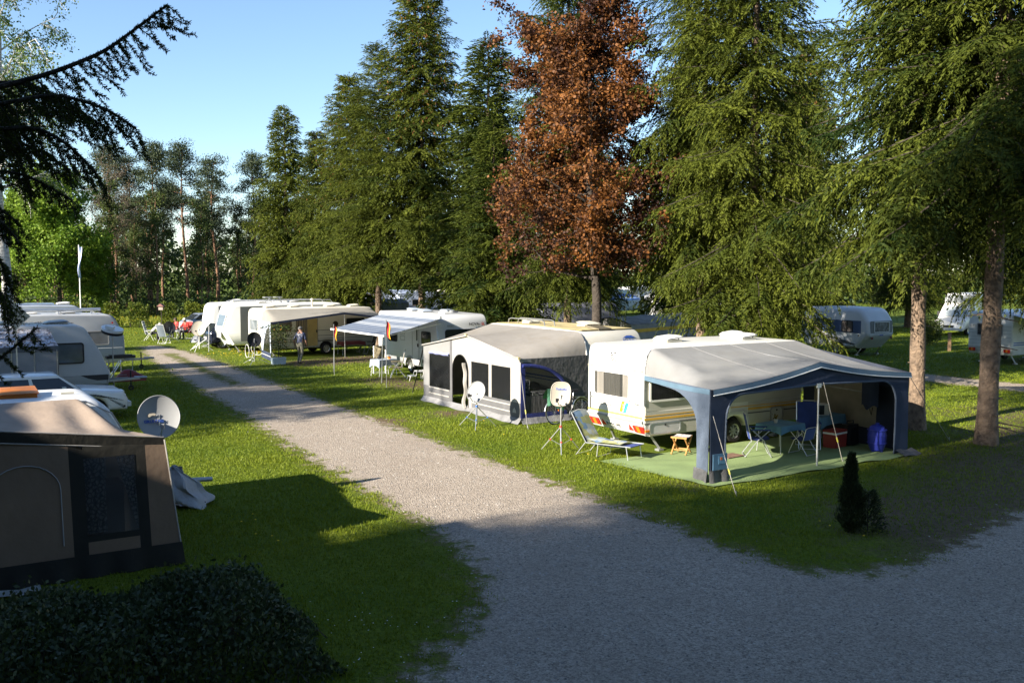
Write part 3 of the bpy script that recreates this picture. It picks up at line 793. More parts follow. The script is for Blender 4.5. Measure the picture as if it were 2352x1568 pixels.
def row(t, off=0.0):
    """along the row of trees behind the caravans, t metres up the lane"""
    return (11.4 - 0.508 * t + UX * off, 27.0 + 0.862 * t + UY * off)
GS = 'spruces along the caravan row'
put_tree('spruce_tree', 'tall dark spruce with a bare lower trunk at the right edge', 'tree', (12.34, 24.55), 0.3, SP_BIG2, 1.12, GS, sxy=1.1)
put_tree('spruce_tree', 'tall spruce whose bare pale trunk stands behind the awning corner', 'tree', (11.49, 26.94), 2.1, SP_BIG2, 1.0, GS, sxy=0.95)
put_tree('spruce_tree', 'wide yellow-green spruce right behind the roof of the caravan with the open awning', 'tree', (8.6, 34.4), 4.0, SP_BIG, 1.0, GS, 0.7, 0.92)
put_tree('spruce_tree', 'tall spruce between the copper-leaved tree and the open awning', 'tree', (7.3, 36.8), 1.0, SP_BIG, 0.97, GS, 3.0, 0.80)
put_tree('spruce_tree', 'dark spruce standing close behind the copper-leaved tree', 'tree', (2.5, 43.5), 3.1, SP_BIG, 1.0, GS, 1.6, 0.8)
put_tree('spruce_tree', 'young bluish spruce with a thin pointed top left of the copper-leaved tree', 'tree', (-1.3, 52.5), 0.5, SP_SLIM, 1.06, GS, 0.0, 1.32)
put_tree('spruce_tree', 'small dark spruce with branches down to the ground behind the grey awning', 'tree', (-0.9, 45.5), 5.0, SP_SLIM, 0.72, GS, sxy=0.85)
put_tree('spruce_tree', 'tallest spruce of the row with upswept branches against the sky', 'tree', (-5.2, 55.5), 2.0, SP_MID, 0.92, GS, 4.0, 1.0)
put_tree('spruce_tree', 'spruce with pale trunk just left of the tallest spruce', 'tree', (-7.9, 56.8), 0.2, SP_BIG, 0.68, GS, 4.0, 0.85)
put_tree('spruce_tree', 'grey-green spruce with drooping branches left of the tallest spruce', 'tree', (-10.6, 63.5), 1.4, SP_MID, 0.82, GS, 2.0, 0.88)
put_tree('spruce_tree', 'olive spruce between the leftmost spruce and the drooping one', 'tree', (-14.0, 69.5), 3.4, SP_MID, 0.76, GS, sxy=0.74)
put_tree('spruce_tree', 'leftmost dark spruce of the row, slim against the sky', 'tree', (-17.7, 75.5), 4.4, SP_SLIM, 1.07, GS, sxy=1.12)
put_tree('spruce_tree', 'spruce behind the two right-hand trunks', 'tree', (20.8, 37.5), 2.7, SP_BIG, 1.05, GS, 1.5, 1.05)
GB = 'spruces on the far side of the second lane'
for k, (x, y, s, ms, lb) in enumerate(((22.5, 76, 1.0, SP_MID, 'far spruce behind the motorhome at the right'), (20, 66, 1.05, SP_MID, 'far spruce above the blue and white caravan'), (37, 60, 1.0, SP_BIG, 'far spruce at the right edge behind the second lane'),
        (13, 72, 1.05, SP_MID, 'far spruce filling the gap right of the wide yellow-green spruce'), (6, 78, 1.0, SP_MID, 'far spruce glimpsed behind the copper-leaved tree'), (-2, 84, 0.95, SP_MID, 'far spruce seen low behind the small dark spruce'), (31, 75, 1.0, SP_BIG, 'far spruce behind the right-hand caravans'))):
    put_tree('spruce_tree', lb, 'tree', (x, y), k * 1.7, ms, s, GB)

MAPLE = make_leafy('maple', 16, 13.4, 3.7, 36, 11, 7, 30, 0.118, 0.45, MAPLE_M, 21, 0.20, 0.62, 0.05, 0.11, t0=0.29)
put_tree('copper_maple', 'copper-red maple in fresh leaf between the green spruces', 'tree', (3.5, 37.6), 2.2, MAPLE, 1.02, sxy=1.10).rotation_euler = (0, 0.095, 2.2)
BIRCH = make_leafy('birch', 17, 15, 3.2, 26, 9, 8, 16, 0.085, 0.38, BIRCH_M, 22, 0.2, 0.7, 0.9, 0.10, mat('birch_bark', (0.55, 0.53, 0.5), 0.8, 0.3, 5, dirt=0.6, dirtcol=(0.04, 0.04, 0.04), stretch=(1, 1, 4)), ldroop=1.0, t0=0.42)
put_tree('birch_tree', 'birch with hanging leafy twigs at the top left corner', 'tree', (-20.2, 38.2), 0.6, BIRCH, 1.2, sxy=1.15)

# forest edge beyond the hedge
PINES = [make_pine('pine_a', 17, 31), make_pine('pine_b', 16, 32, 0.42, 22)]
LEAFY = make_leafy('green', 12, 10.5, 3.6, 26, 10, 7, 15, 0.24, 0.4, GREEN_M, 23, 0.2, 0.8, 0.05, 0.25)
BARE_T = make_leafy('bare', 16, 13, 4.5, 22, 12, 9, 2, 0.12, 0.4, leafmat('budding_leaves', (0.10, 0.07, 0.035), (0.16, 0.13, 0.06), 0.3), 24, 0.26, 0.9, 0.0, 0.15, mat('grey_bark', (0.14, 0.115, 0.09), 0.95, 0.3, 6))
THIN = [make_leafy('thin_a', 14, 12.5, 1.7, 14, 5, 6, 9, 0.2, 0.4, DULL_M, 25, 0.13, 0.9, 0.0, 0.25, pinebark), make_leafy('thin_b', 13, 11.5, 1.5, 13, 6, 6, 3, 0.18, 0.4, DULL_M, 26, 0.12, 1.0, 0.0, 0.2, pinebark)]
def forest():
    rg = np.random.default_rng(5)
    G1 = 'pines on the forest skyline'
    for k, (px, dep, s, lb) in enumerate(((265, 100, 0.98, 'pine top just right of the nearest spruce boughs on the forest skyline'), (305, 103, 1.0, 'slim pine third from the left on the skyline'), (352, 99, 0.99, 'broad pine in the middle of the forest skyline'), (378, 106, 0.86, 'lower pine tucked beside the broad middle pine'), (428, 98, 0.98, 'dense pine right of the middle of the forest skyline'), (497, 97, 0.95, 'pine with a sparse twisted top standing free on the skyline'), (585, 100, 0.93, 'pine half hidden by the leftmost spruce of the row'))):
        put_tree('pine_tree', lb, 'tree', ((px - 1176) / FPX * dep, dep), k * 1.3, PINES[k % 2], s, G1)
    put_tree('bare_tree', 'almost leafless grey tree with a spreading crown at the forest edge', 'tree', ((258 - 1176) / FPX * 92, 92), 0.5, BARE_T, 0.98)
    put_tree('leafy_tree', 'bright fresh-green tree at the left of the forest edge', 'tree', ((135 - 1176) / FPX * 84, 84), 0.8, LEAFY, 1.08, 'fresh-green trees at the forest edge')
    put_tree('leafy_tree', 'second fresh-green tree behind the brightest one', 'tree', ((40 - 1176) / FPX * 90, 90), 2.8, LEAFY, 0.95, 'fresh-green trees at the forest edge')
    put_tree('leafy_tree', 'low fresh-green tree beside the flagpole', 'tree', ((230 - 1176) / FPX * 88, 88), 4.8, LEAFY, 0.60, 'fresh-green trees at the forest edge')
    for k in range(44):
        dep = rg.uniform(90, 122); px = rg.uniform(-60, 700)
        put_tree('forest_tree', 'thin straight trunk among the crowded forest trees beyond the hedge', 'tree', ((px - 1176) / FPX * dep, dep), rg.uniform(0, 6), THIN[k % 2], rg.uniform(0.75, 1.0), 'crowded thin forest trees')
    # undergrowth and the dark far wood behind
    n = 22000
    X = rg.uniform(-72, -16, n); Y = rg.uniform(86, 118, n)
    hmax = 1.6 + 2.6 * (0.5 + 0.5 * np.sin(X * 0.45)) * (0.5 + 0.5 * np.cos(X * 0.9 + Y * 0.3))
    P = np.stack([X, Y, hmax * rg.random(n) ** 0.6], 1); D = unit(rg.normal(size=(n, 3)))
    V = kites(P, D, rg.uniform(0.2, 0.4, n), rg.uniform(0.08, 0.15, n), rg)
    o = npmesh('undergrowth', V, np.arange(len(V)).reshape(-1, 4), DULL_M, tint=np.repeat(np.clip(rg.normal(0.2, 0.25, n), 0, 1), 4))
    tag(o, 'dark bushy undergrowth at the foot of the forest', 'undergrowth', kind='stuff')
    n = 36000
    X = rg.uniform(-110, 70, n); Y = rg.uniform(124, 140, n); top = 9.0 + 2.5 * np.sin(X * 0.33) * np.sin(X * 0.11 + 1)
    P = np.stack([X, Y, top * rg.random(n) ** 0.75], 1)
    V = kites(P, unit(rg.normal(size=(n, 3))), rg.uniform(0.5, 1.0, n), rg.uniform(0.15, 0.32, n), rg)
    o = npmesh('far_wood', V, np.arange(len(V)).reshape(-1, 4), DULL_M, tint=np.repeat(np.clip(rg.normal(0.3, 0.2, n), 0, 1), 4))
    tag(o, 'far wood closing the view behind the forest trees', 'wood', kind='stuff')
forest()

def leaf_hedge(name, label, a, b, width, h0, h1, n, size, lm, seed, group=None, bulge=0.25):
    """clipped hedge from a to b: stems inside, leaves through the volume"""
    rg = np.random.default_rng(seed); a, b = np.array(a), np.array(b); d = b - a; L = np.linalg.norm(d); d = d / L; nrm = np.array((-d[1], d[0]))
    o = thing(name, label, 'hedge', (a[0], a[1]), 0, group)
    s = rg.random(n) * L; q = rg.normal(0, 0.42, n).clip(-1, 1) * width / 2 * (1 + bulge * np.sin(s * 2.1))
    top = h1 + 0.12 * np.sin(s * 3.7) + 0.08 * np.sin(s * 9)
    z = h0 + (top - h0) * rg.random(n) ** 0.6
    P = np.stack([d[0] * s + nrm[0] * q, d[1] * s + nrm[1] * q, z], 1)
    V = kites(P, unit(rg.normal(size=(n, 3)) + np.array([0, 0, 0.3])), rg.uniform(0.6, 1.2, n) * size, rg.uniform(0.25, 0.4, n) * size, rg)
    npmesh('foliage', V, np.arange(len(V)).reshape(-1, 4), lm, o, tint=np.repeat(np.clip(rg.normal(0.45, 0.25, n), 0, 1), 4))
    st = MB()
    for k in range(max(3, int(L / 0.5))):
        x = L * (k + rg.random()) / max(3, int(L / 0.5)); y = rg.normal(0, 0.1)
        p = d * x + nrm * y
        st.tube([(p[0], p[1], -0.05), (p[0] + rg.normal(0, 0.05), p[1], 0.6), (p[0] + rg.normal(0, 0.15), p[1] + rg.normal(0, 0.1), h1 * 0.8)], [0.03, 0.022, 0.008], 5)
    st.build('stems', barkdark, o)
    return o
def far_hedge():
    a, b = np.array((-47.0, 70.0)), np.array((-14.0, 79.5)); d = (b - a); L = np.linalg.norm(d); d = d / L
    rg = np.random.default_rng(9); s = 0; k = 0
    names = ['hedge stretch furthest left behind the parked caravans', 'hedge stretch just left of the flagpole', 'narrow hedge stretch at the foot of the flagpole', 'hedge stretch right of the flagpole, separated by sunny gaps', 'ragged hedge stretch behind the striped chair', 'hedge stretch behind the seated people', 'hedge stretch behind the silver car', 'hedge stretch running behind the white caravans', 'hedge stretch hidden mostly by the caravan roofs', 'hedge stretch at the far right end by the spruces']
    for k, (s0, s1) in enumerate(((0, 9.5), (10, 15.0), (15.9, 17.0), (17.7, 19.2), (20.1, 21.2), (21.9, 23.4), (24.0, 26.2), (26.4, 29.0), (29.1, 31.5), (31.6, 34.5))):
        leaf_hedge('hedge', names[k], a + d * s0, a + d * s1, 0.9, 0.15, 1.85, int(1500 * (s1 - s0)), 0.13, HEDGE_M, 40 + k, 'hedge stretches along the far meadow')
    n = 26000                                     # tall meadow grass behind the hedge
    X = rg.uniform(-62, -8, n); Y = rg.uniform(74, 90, n); k = (Y - 70) > (X + 47) * 9.5 / 33 + 1.2; X, Y = X[k], Y[k]; n = len(X)
    P = np.stack([X, Y, np.zeros(n)], 1); D = unit(np.stack([rg.normal(0, 0.25, n), rg.normal(0, 0.25, n), np.ones(n)], 1))
    V = kites(P, D, rg.uniform(0.25, 0.6, n), rg.uniform(0.02, 0.05, n), rg)
    o = npmesh('meadow_grass', V, np.arange(len(V)).reshape(-1, 4), leafmat('meadow_blades', (0.10, 0.16, 0.015), (0.26, 0.26, 0.03), 0.4), tint=np.repeat(rg.random(n), 4))
    tag(o, 'tall sunlit meadow grass beyond the hedge', 'grass', kind='stuff')
far_hedge()

# near hedge at the bottom left
def near_hedge():
    rg = np.random.default_rng(61); o = thing('hedge', 'dark clipped leafy hedge in the shade at the bottom left corner', 'hedge', (-4.6, 9.5), 0)
    n = 34000
    # elongated mound running along the foot of the beige awning
    A, B = np.array((-8.6, 8.8)), np.array((-3.5, 12.6)); d = B - A; L = np.linalg.norm(d); d /= L; nr = np.array((d[1], -d[0]))
    q = rg.uniform(-0.6, 2.8, n); Lq = L + 0.25 - 0.12 * np.maximum(q, 0) + 0.12 * np.sin(q * 5); s = -0.3 + (Lq + 0.3) * rg.random(n)
    endf = np.clip((Lq - s) / 0.9, 0, 1) ** 0.5
    top = (0.72 + 0.10 * np.sin(s * 2.3) + 0.07 * np.sin(s * 5.1 + q * 3)) * endf * np.clip(1 - ((q - 1.1) / 1.75) ** 4, 0.05, 1)
    z = top * (1 - 0.45 * rg.random(n) ** 2.2) + rg.normal(0, 0.03, n)
    P = np.stack([A[0] + d[0] * s + nr[0] * q + 4.6, A[1] + d[1] * s + nr[1] * q - 9.5, np.maximum(z, 0.02)], 1)
    D = unit(rg.normal(size=(n, 3)) + np.array([0, 0, 0.5]))
    i = rg.random(n) < 0.05; P[i, 2] += rg.uniform(0.03, 0.20, i.sum()) * np.minimum(1, P[i, 2] * 2)      # stray shoots above the clipped top
    V = kites(P, D, rg.uniform(0.05, 0.085, n), rg.uniform(0.016, 0.026, n), rg)
    npmesh('foliage', V, np.arange(len(V)).reshape(-1, 4), leafmat('privet_leaves', (0.022, 0.040, 0.014), (0.060, 0.085, 0.030), 0.2, 0.5, 0.3), o, tint=np.repeat(rg.random(n), 4))
    st = MB()
    for k in range(900):
        i = rg.integers(n); p = P[i]; b = p * np.array([1, 1, 0]) + np.append(rg.normal(0, 0.2, 2), 0)
        st.tube([tuple(b), tuple((p + b) / 2 + rg.normal(0, 0.04, 3)), tuple(p)], [0.010, 0.007, 0.003], 3, caps=False)
    st.build('stems', barkdark, o)['kind'] = 'stuff'
near_hedge()
# ------------------------------------------------------------------ caravans
def body_profile(L, H, z0, rear, front, wx, ra, slope_r=0.05, slope_f=0.05):
    """outline (x,z) of a caravan side, wheel arch cut out of the floor line"""
    P = [(0.10 + rear.get('cut', 0.0), z0, 0.03), (0.0, z0 + rear.get('kick', 0.35), 0.05)]
    P += rear.get('pts', [(0.0, 1.95, 0.1), (slope_r, H, rear.get('r', 0.25))])
    P += [(L * 0.5, H + 0.03, 0.3)]
    P += front.get('pts', [(L - slope_f, H, front.get('r', 0.25)), (L, 1.7, 0.1)])
    P += [(L, z0 + front.get('kick', 0.30), 0.05), (L - 0.10 - front.get('cut', 0.0), z0, 0.03)]
    P = round_poly(P, 6)
    arch = []
    for i in range(9):
        a = math.pi * i / 8
        arch.append((wx + ra * math.cos(a), z0 + max(0.0, (ra + 0.33 - z0)) * math.sin(a)))
    return (P + arch)[::-1]
def caravan(name, label, loc, rz, L, W, H, z0, wx, bodym, rear={}, front={}, r=0.08, ra=0.38, group=None, cat='caravan', legs=True, drawbar=None, rimm=None, wr=0.31, slope_r=0.05, slope_f=0.05):
    o = thing(name, label, cat, loc, rz, group)
    mb = MB(); loft_body(mb, body_profile(L, H, z0, rear, front, wx, ra, slope_r, slope_f), W, r)
    mb.build('body', bodym, o, smooth=38)
    for sd in (-1, 1):
        wheel(o, (wx, sd * (W / 2 - 0.12), wr), wr, 0.17, sd, 8, rimm)
    MB().tube([(wx, -W / 2 + 0.1, wr), (wx, W / 2 - 0.1, wr)], 0.04, 6).build('axle', black, o)
    MB().box((wx, 0, z0 + 0.16), (ra * 1.9, W - 0.5, 0.5)).build('wheel_well', black, o)
    if legs:
        for x in (0.45, L - 0.55):
            for sd in (-1, 1):
                MB().bar((x, sd * (W / 2 - 0.35), z0 + 0.05), (x + (0.28 if x < L / 2 else -0.28), sd * (W / 2 - 0.25), 0.05), 0.05).box((x + (0.28 if x < L / 2 else -0.28), sd * (W / 2 - 0.25), 0.025), (0.16, 0.16, 0.05)).build('steady_leg', steel, o)
    if drawbar:
        e = L if drawbar > 0 else 0
        MB().bar((e - drawbar * 0.3, -0.5, 0.45), (e + drawbar * 1.2, 0, 0.45), 0.07).bar((e - drawbar * 0.3, 0.5, 0.45), (e + drawbar * 1.2, 0, 0.45), 0.07).tube([(e + drawbar * 1.0, 0, 0.5), (e + drawbar * 1.45, 0, 0.47)], 0.045, 8).build('drawbar', steel, o)
        MB().tube([(e + drawbar * 0.9, 0.12, 0.75), (e + drawbar * 0.9, 0.12, 0.1)], 0.03, 8).lathe([(0.05, -0.035), (0.1, -0.035), (0.1, 0.035), (0.05, 0.035)], 14, (e + drawbar * 0.9, 0.12, 0.1), 'y').build('jockey_wheel', black, o)
    o['_L'] = L
    return o
def stripe(o, face, a0, a1, z, h, m, L, W, name='stripe', d=0.004):
    fr = frame_of(face, (a0 + a1) / 2, z, L, W); w_ = abs(a1 - a0)
    pts = [on(fr, -w_ / 2, -h / 2, 0.0), on(fr, w_ / 2, -h / 2, 0.0), on(fr, w_ / 2, h / 2, 0.0), on(fr, -w_ / 2, h / 2, 0.0)]
    return MB().slab(pts, fr[3] * d).build(name, m, o)
def hatch(o, c, s=0.42, m=None, lift=0.06, name='roof_vent'):
    mb = MB(); mb.box((c[0], c[1], c[2] + 0.02), (s, s, 0.05))
    b = mb.build(name, cream, o)
    mb = MB(); n = 6
    def fn(u, v):
        x, y = (u - 0.5) * s * 1.12, (v - 0.5) * s * 1.12; e = max(abs(u - 0.5), abs(v - 0.5)) * 2
        return (c[0] + x, c[1] + y, c[2] + 0.05 + lift + 0.055 * (1 - e ** 4) + (u - 0.5) * 0.05)
    mb.sheet(fn, 8, 8, 0.03); mb.build('dome', m or white, b, smooth=50)
    mb = MB()
    for sx in (-1, 1): mb.bar((c[0] + sx * s * 0.35, c[1] - s * 0.4, c[2] + 0.04), (c[0] + sx * s * 0.35, c[1] - s * 0.4, c[2] + 0.08 + lift), 0.02)
    mb.build('stay', black, b)
    return b
def rail(o, pts, r=0.018, m=None, name='awning_rail'): return MB().tube(pts, r, 6).build(name, m or alu, o, smooth=60)
def hatch_panel(o, face, a, z, w_, h, L, W, m=None, fm=None, name='service_flap'):
    fr = frame_of(face, a, z, L, W); mb = MB()
    mb.ring([on(fr, x, y, 0.0) for x, y in rrect(w_, h, 0.09)], [on(fr, x, y, 0.0) for x, y in rrect(w_ - 0.06, h - 0.06, 0.07)], fr[3] * 0.02)
    p = mb.build(name, fm or alu, o, smooth=50)
    MB().slab([on(fr, x, y, 0.0) for x, y in rrect(w_ - 0.07, h - 0.07, 0.065)], fr[3] * 0.008).build('panel', m or greywhite, p)
    MB().lathe([(0.0, 0.0), (0.025, 0.0), (0.025, 0.02), (0.0, 0.025)], 8, on(fr, 0, h * 0.25, 0.02), 'y').build('lock', black, p)
    return p
def door(o, face, a, z0, w_, h, L, W, m, hm=None):
    fr = frame_of(face, a, z0 + h / 2, L, W); mb = MB()
    mb.ring([on(fr, x, y, 0.0) for x, y in rrect(w_, h, 0.08)], [on(fr, x, y, 0.0) for x, y in rrect(w_ - 0.04, h - 0.04, 0.07)], fr[3] * 0.014)
    d = mb.build('door', trimgrey, o)
    MB().slab([on(fr, x, y, 0.0) for x, y in rrect(w_ - 0.05, h - 0.05, 0.065)], fr[3] * 0.007).build('door_panel', m, d)
    MB().box(on(fr, w_ * 0.38, -0.05, 0.02), (0.05, 0.05, 0.14)).build('handle', black, d)
    return d
def gas_lights(o, face, sides, z, L, W, w_=0.36, h=0.15):
    for a in sides:
        fr = frame_of(face, a, z, L, W)
        t = MB().slab([on(fr, x, y, 0.0) for x, y in rrect(w_, h, 0.02)], fr[3] * 0.03).build('tail_light', redlens, o)
        MB().slab([on(fr, x, y, 0.03) for x, y in rrect(w_ * 0.3, h * 0.9, 0.01)], fr[3] * 0.005).build('indicator', amber, t)

ochre = mat('ochre_stripe', (0.62, 0.36, 0.05), 0.5, 0.08); pale_y = mat('yellow_stripe', (0.80, 0.74, 0.12), 0.5, 0.08)
graphite = mat('graphite_stripe', (0.10, 0.10, 0.11), 0.5, 0.08)
ink = mat('lettering_ink', (0.035, 0.035, 0.04), 0.5, 0.1); inkblue = mat('lettering_blue', (0.03, 0.08, 0.32), 0.5, 0.1); inkred = mat('lettering_red', (0.35, 0.03, 0.03), 0.5, 0.1)
offwhite = mat('white_caravan_shell', (0.66, 0.65, 0.61), 0.32, 0.04, 1.2, dirt=0.10, dirtcol=(0.45, 0.40, 0.3))
panelcream = mat('cream_side_panel', (0.46, 0.45, 0.40), 0.45, 0.06, 1.2, dirt=0.12, dirtcol=(0.3, 0.26, 0.18))

# ---- the caravan with the open awning (nearest, right)
MO = (2.59, 24.08); ML, MW = 5.6, 2.3
def main_caravan():
    o = caravan('caravan', 'white caravan with yellow stripes and curtained rear window beneath the open awning', MO, RU, ML, MW, 2.60, 0.42, 3.1, offwhite, rear=dict(cut=0.12, kick=0.36, r=0.30, pts=[(0.0, 2.02, 0.05), (0.05, 2.60, 0.26)]), front=dict(r=0.3), rimm=steel)
    W, L = MW, ML
    # side cladding boards, joints recessed
    for k, (za, zb) in enumerate(((0.46, 0.74), (0.765, 1.04), (1.06, 1.27), (1.29, 1.62), (1.64, 1.95), (1.97, 2.26))):
        x0, x1 = 0.05, L - 0.05
        segs = [(x0, x1)] if za > 0.9 else [(x0, 2.66), (3.54, x1)]
        for s0, s1 in segs:
            stripe(o, 'right', s0, s1, (za + zb) / 2, zb - za, panelcream, L, W, 'side_board', 0.010)
    for z, h, m in ((0.865, 0.055, ochre), (0.945, 0.022, ochre), (0.752, 0.03, graphite)):
        for s0, s1 in (((0.02, 2.66), (3.54, L - 0.1)) if z < 0.9 else ((0.02, L - 0.1),)): stripe(o, 'right', s0, s1, z, h, m, L, W, d=0.016)
    stripe(o, 'rear', -1.1, 1.1, 0.89, 0.06, pale_y, L, W)
    stripe(o, 'rear', -1.1, 1.1, 2.035, 0.03, mat('beige_trim', (0.42, 0.34, 0.24), 0.5, 0.1), L, W, 'trim_strip', 0.018)
    stripe(o, 'rear', -1.12, 1.12, 0.80, 0.05, trimgrey, L, W, 'trim_strip', 0.03)
    window(o, frame_of('rear', 0.09, 1.62, L, W), 1.52, 0.72, 0.08, 0.07, white, None, 0.04, [(-0.92, -0.5, curtain_m), (-0.45, 0.45, mat('net_curtain', (0.075, 0.068, 0.06), 0.9, 0.3, 4, stretch=(9, 9, 0.4))), (0.62, 0.98, curtain_m)], True)
    window(o, frame_of('right', 0.80, 1.62, L, W + 0.02), 1.28, 0.68, 0.08, 0.05, white, None, 0.035, [(-1, 1, mat('dark_curtain', (0.12, 0.095, 0.075), 0.9, 0.4, 4, stretch=(9, 9, 0.4)))], True)
    window(o, frame_of('right', 3.55, 1.86, L, W + 0.02), 1.15, 0.26, 0.08, 0.02, black, dglass, 0.03)
    window(o, frame_of('right', 4.95, 1.66, L, W + 0.02), 0.6, 0.5, 0.08, 0.03, black, dglass, 0.03)
    hatch_panel(o, 'right', 0.68, 0.62, 1.02, 0.30, L, W + 0.022)
    hatch_panel(o, 'right', 4.6, 0.66, 0.5, 0.4, L, W + 0.022)
    for x in (2.15, 2.85): MB().box((x, -W / 2 - 0.02, 1.00), (0.05, 0.03, 0.42)).build('handrail', white, o)
    door(o, 'right', 2.05, 0.48, 0.66, 1.75, L, W + 0.024, panelcream)
    MB().slab([on(frame_of('right', x, z, L, W), 0, 0, 0.012) for x, z in ((2.68, 0.42), (2.6, 0.5), (2.70, 0.76), (2.86, 0.84), (3.34, 0.84), (3.50, 0.76), (3.6, 0.5), (3.52, 0.42), (3.44, 0.7), (3.3, 0.76), (2.9, 0.76), (2.76, 0.7))], (0, -0.03, 0)).build('wheel_arch', greywhite, o)
    for x in (0.10, 2.5): MB().box((x, -W / 2 - 0.02, 0.58), (0.12, 0.03, 0.05)).build('side_marker', amber, o)
    # sloping lower rear panel with lamps and plate
    fr = tilt(frame_of('rear', 0.0, 0.60, L, W), 0); ang = math.atan2(0.21, 0.36)
    fr = (Vector((0.10, 0, 0.60)), Vector((0, -1, 0)), Vector((-0.5, 0, 0.86)).normalized(), Vector((-0.86, 0, -0.5)).normalized())
    MB().slab([on(fr, x, y, -0.01) for x, y in ((-1.1, -0.18), (1.1, -0.18), (1.1, 0.2), (-1.1, 0.2))], fr[3] * 0.02).build('bumper_panel', greywhite, o)
    for sd in (-1, 1):
        t = MB().slab([on(fr, sd * 0.90 + x, y, 0.012) for x, y in rrect(0.40, 0.19, 0.02)], fr[3] * 0.03).build('tail_light', redlens, o)
        MB().slab([on(fr, sd * 0.90 + x - 0.02 * sd, y, 0.042) for x, y in rrect(0.12, 0.18, 0.01)], fr[3] * 0.004).build('indicator', amber, t)
        MB().slab([on(fr, sd * 0.55 + x, y, 0.012) for x, y in ((-0.08, -0.08), (0.08, -0.08), (0, 0.09))], fr[3] * 0.012).build('reflector', redlens, o)
    pl = MB().slab([on(fr, -0.15 + x, y, 0.012) for x, y in rrect(0.52, 0.12, 0.01)], fr[3] * 0.012).build('number_plate', white, o)
    MB().slab([on(fr, -0.38 + x, y, 0.026) for x, y in rrect(0.05, 0.11, 0.005)], fr[3] * 0.002).build('plate_band', inkblue, pl)
    f2 = (Vector(on(fr, -0.13, 0, 0.024)), fr[1], fr[2], fr[3]); text('DAH-K 688', 0.105, f2, ink, pl)
    # emblem and model name on the rear
    fe = frame_of('rear', 0.09, 2.30, L, W); fe = tilt((fe[0] + Vector((0.026, 0, 0)), *fe[1:]), -0.086)
    em = MB()
    for a in range(4): em.slab([on(fe, x, y, 0.002) for x, y in ((-0.12 + 0.02 * a, 0.12 - 0.07 * a), (-0.05 + 0.03 * a, 0.13 - 0.05 * a), (-0.02 + 0.03 * a, 0.11 - 0.05 * a), (-0.12 + 0.02 * a, 0.06 - 0.06 * a))], fe[3] * 0.003)
    em.slab([on(fe, x, y, 0.002) for x, y in ((0.0, 0.13), (0.12, 0.13), (0.12, 0.06), (0.08, 0.10), (0.0, 0.10))], fe[3] * 0.003)
    em.slab([on(fe, x, y, 0.002) for x, y in ((0.04, -0.12), (0.12, -0.06), (0.12, -0.12))], fe[3] * 0.003)
    eo = em.build('emblem', mat('emblem_grey', (0.07, 0.07, 0.075), 0.5, 0.1), o); eo['kind'] = 'stuff'
    text('KNAUS', 0.07, (Vector(on(fe, 0, -0.19)), *fe[1:]), ink, o)
    text('SEEWIND -', 0.17, frame_of('rear', 0.30, 1.10, L, W), mat('lettering_grey', (0.10, 0.10, 0.105), 0.5, 0.1), o)
    fl = frame_of('rear', -0.35, 1.10, L, W)
    MB().slab([on(fl, x, y, 0.001) for x, y in ((-0.14, -0.14), (-0.02, -0.14), (0.08, 0.13), (-0.04, 0.13))], fl[3] * 0.003).build('logo_block', mat('logo_yellow', (0.80, 0.72, 0.02), 0.5, 0.05), o)
    MB().slab([on(fl, x, y, 0.001) for x, y in ((0.0, -0.16), (0.12, -0.16), (0.24, 0.11), (0.12, 0.11))], fl[3] * 0.003).build('logo_block', mat('logo_cyan', (0.05, 0.55, 0.62), 0.5, 0.05), o)
    text('TK', 0.17, (Vector(on(fl, 0.05, -0.01, 0.004)), *fl[1:]), inkblue, o, shear=0.3)['kind'] = 'stuff'
    MB().box((-0.02, -0.92, 1.22), (0.03, 0.16, 0.03)).build('handle', alu, o)
    MB().box((-0.02, 0.92, 1.22), (0.03, 0.16, 0.03)).build('handle', alu, o)
    MB().tube([(-0.02, 0.98, 0.9), (-0.02, 0.98, 1.35)], 0.012, 5).build('aerial', black, o)
    hatch(o, (1.85, 0.1, 2.63), 0.52); hatch(o, (4.2, -0.25, 2.62), 0.52); hatch(o, (4.6, 0.55, 2.62), 0.45)
    rail(o, [(0.0, -W / 2 - 0.01, 1.2), (0.0, -W / 2 - 0.01, 2.1), (0.05, -W / 2 - 0.01, 2.4), (0.2, -W / 2 - 0.0, 2.545), (0.5, -W / 2 - 0.0, 2.57), (L - 0.5, -W / 2, 2.57), (L - 0.2, -W / 2, 2.545), (L - 0.05, -W / 2, 2.4), (L, -W / 2, 1.2)])
    footprint(*MO, RU, -0.1, L, -1.2, 1.2)
main_caravan()

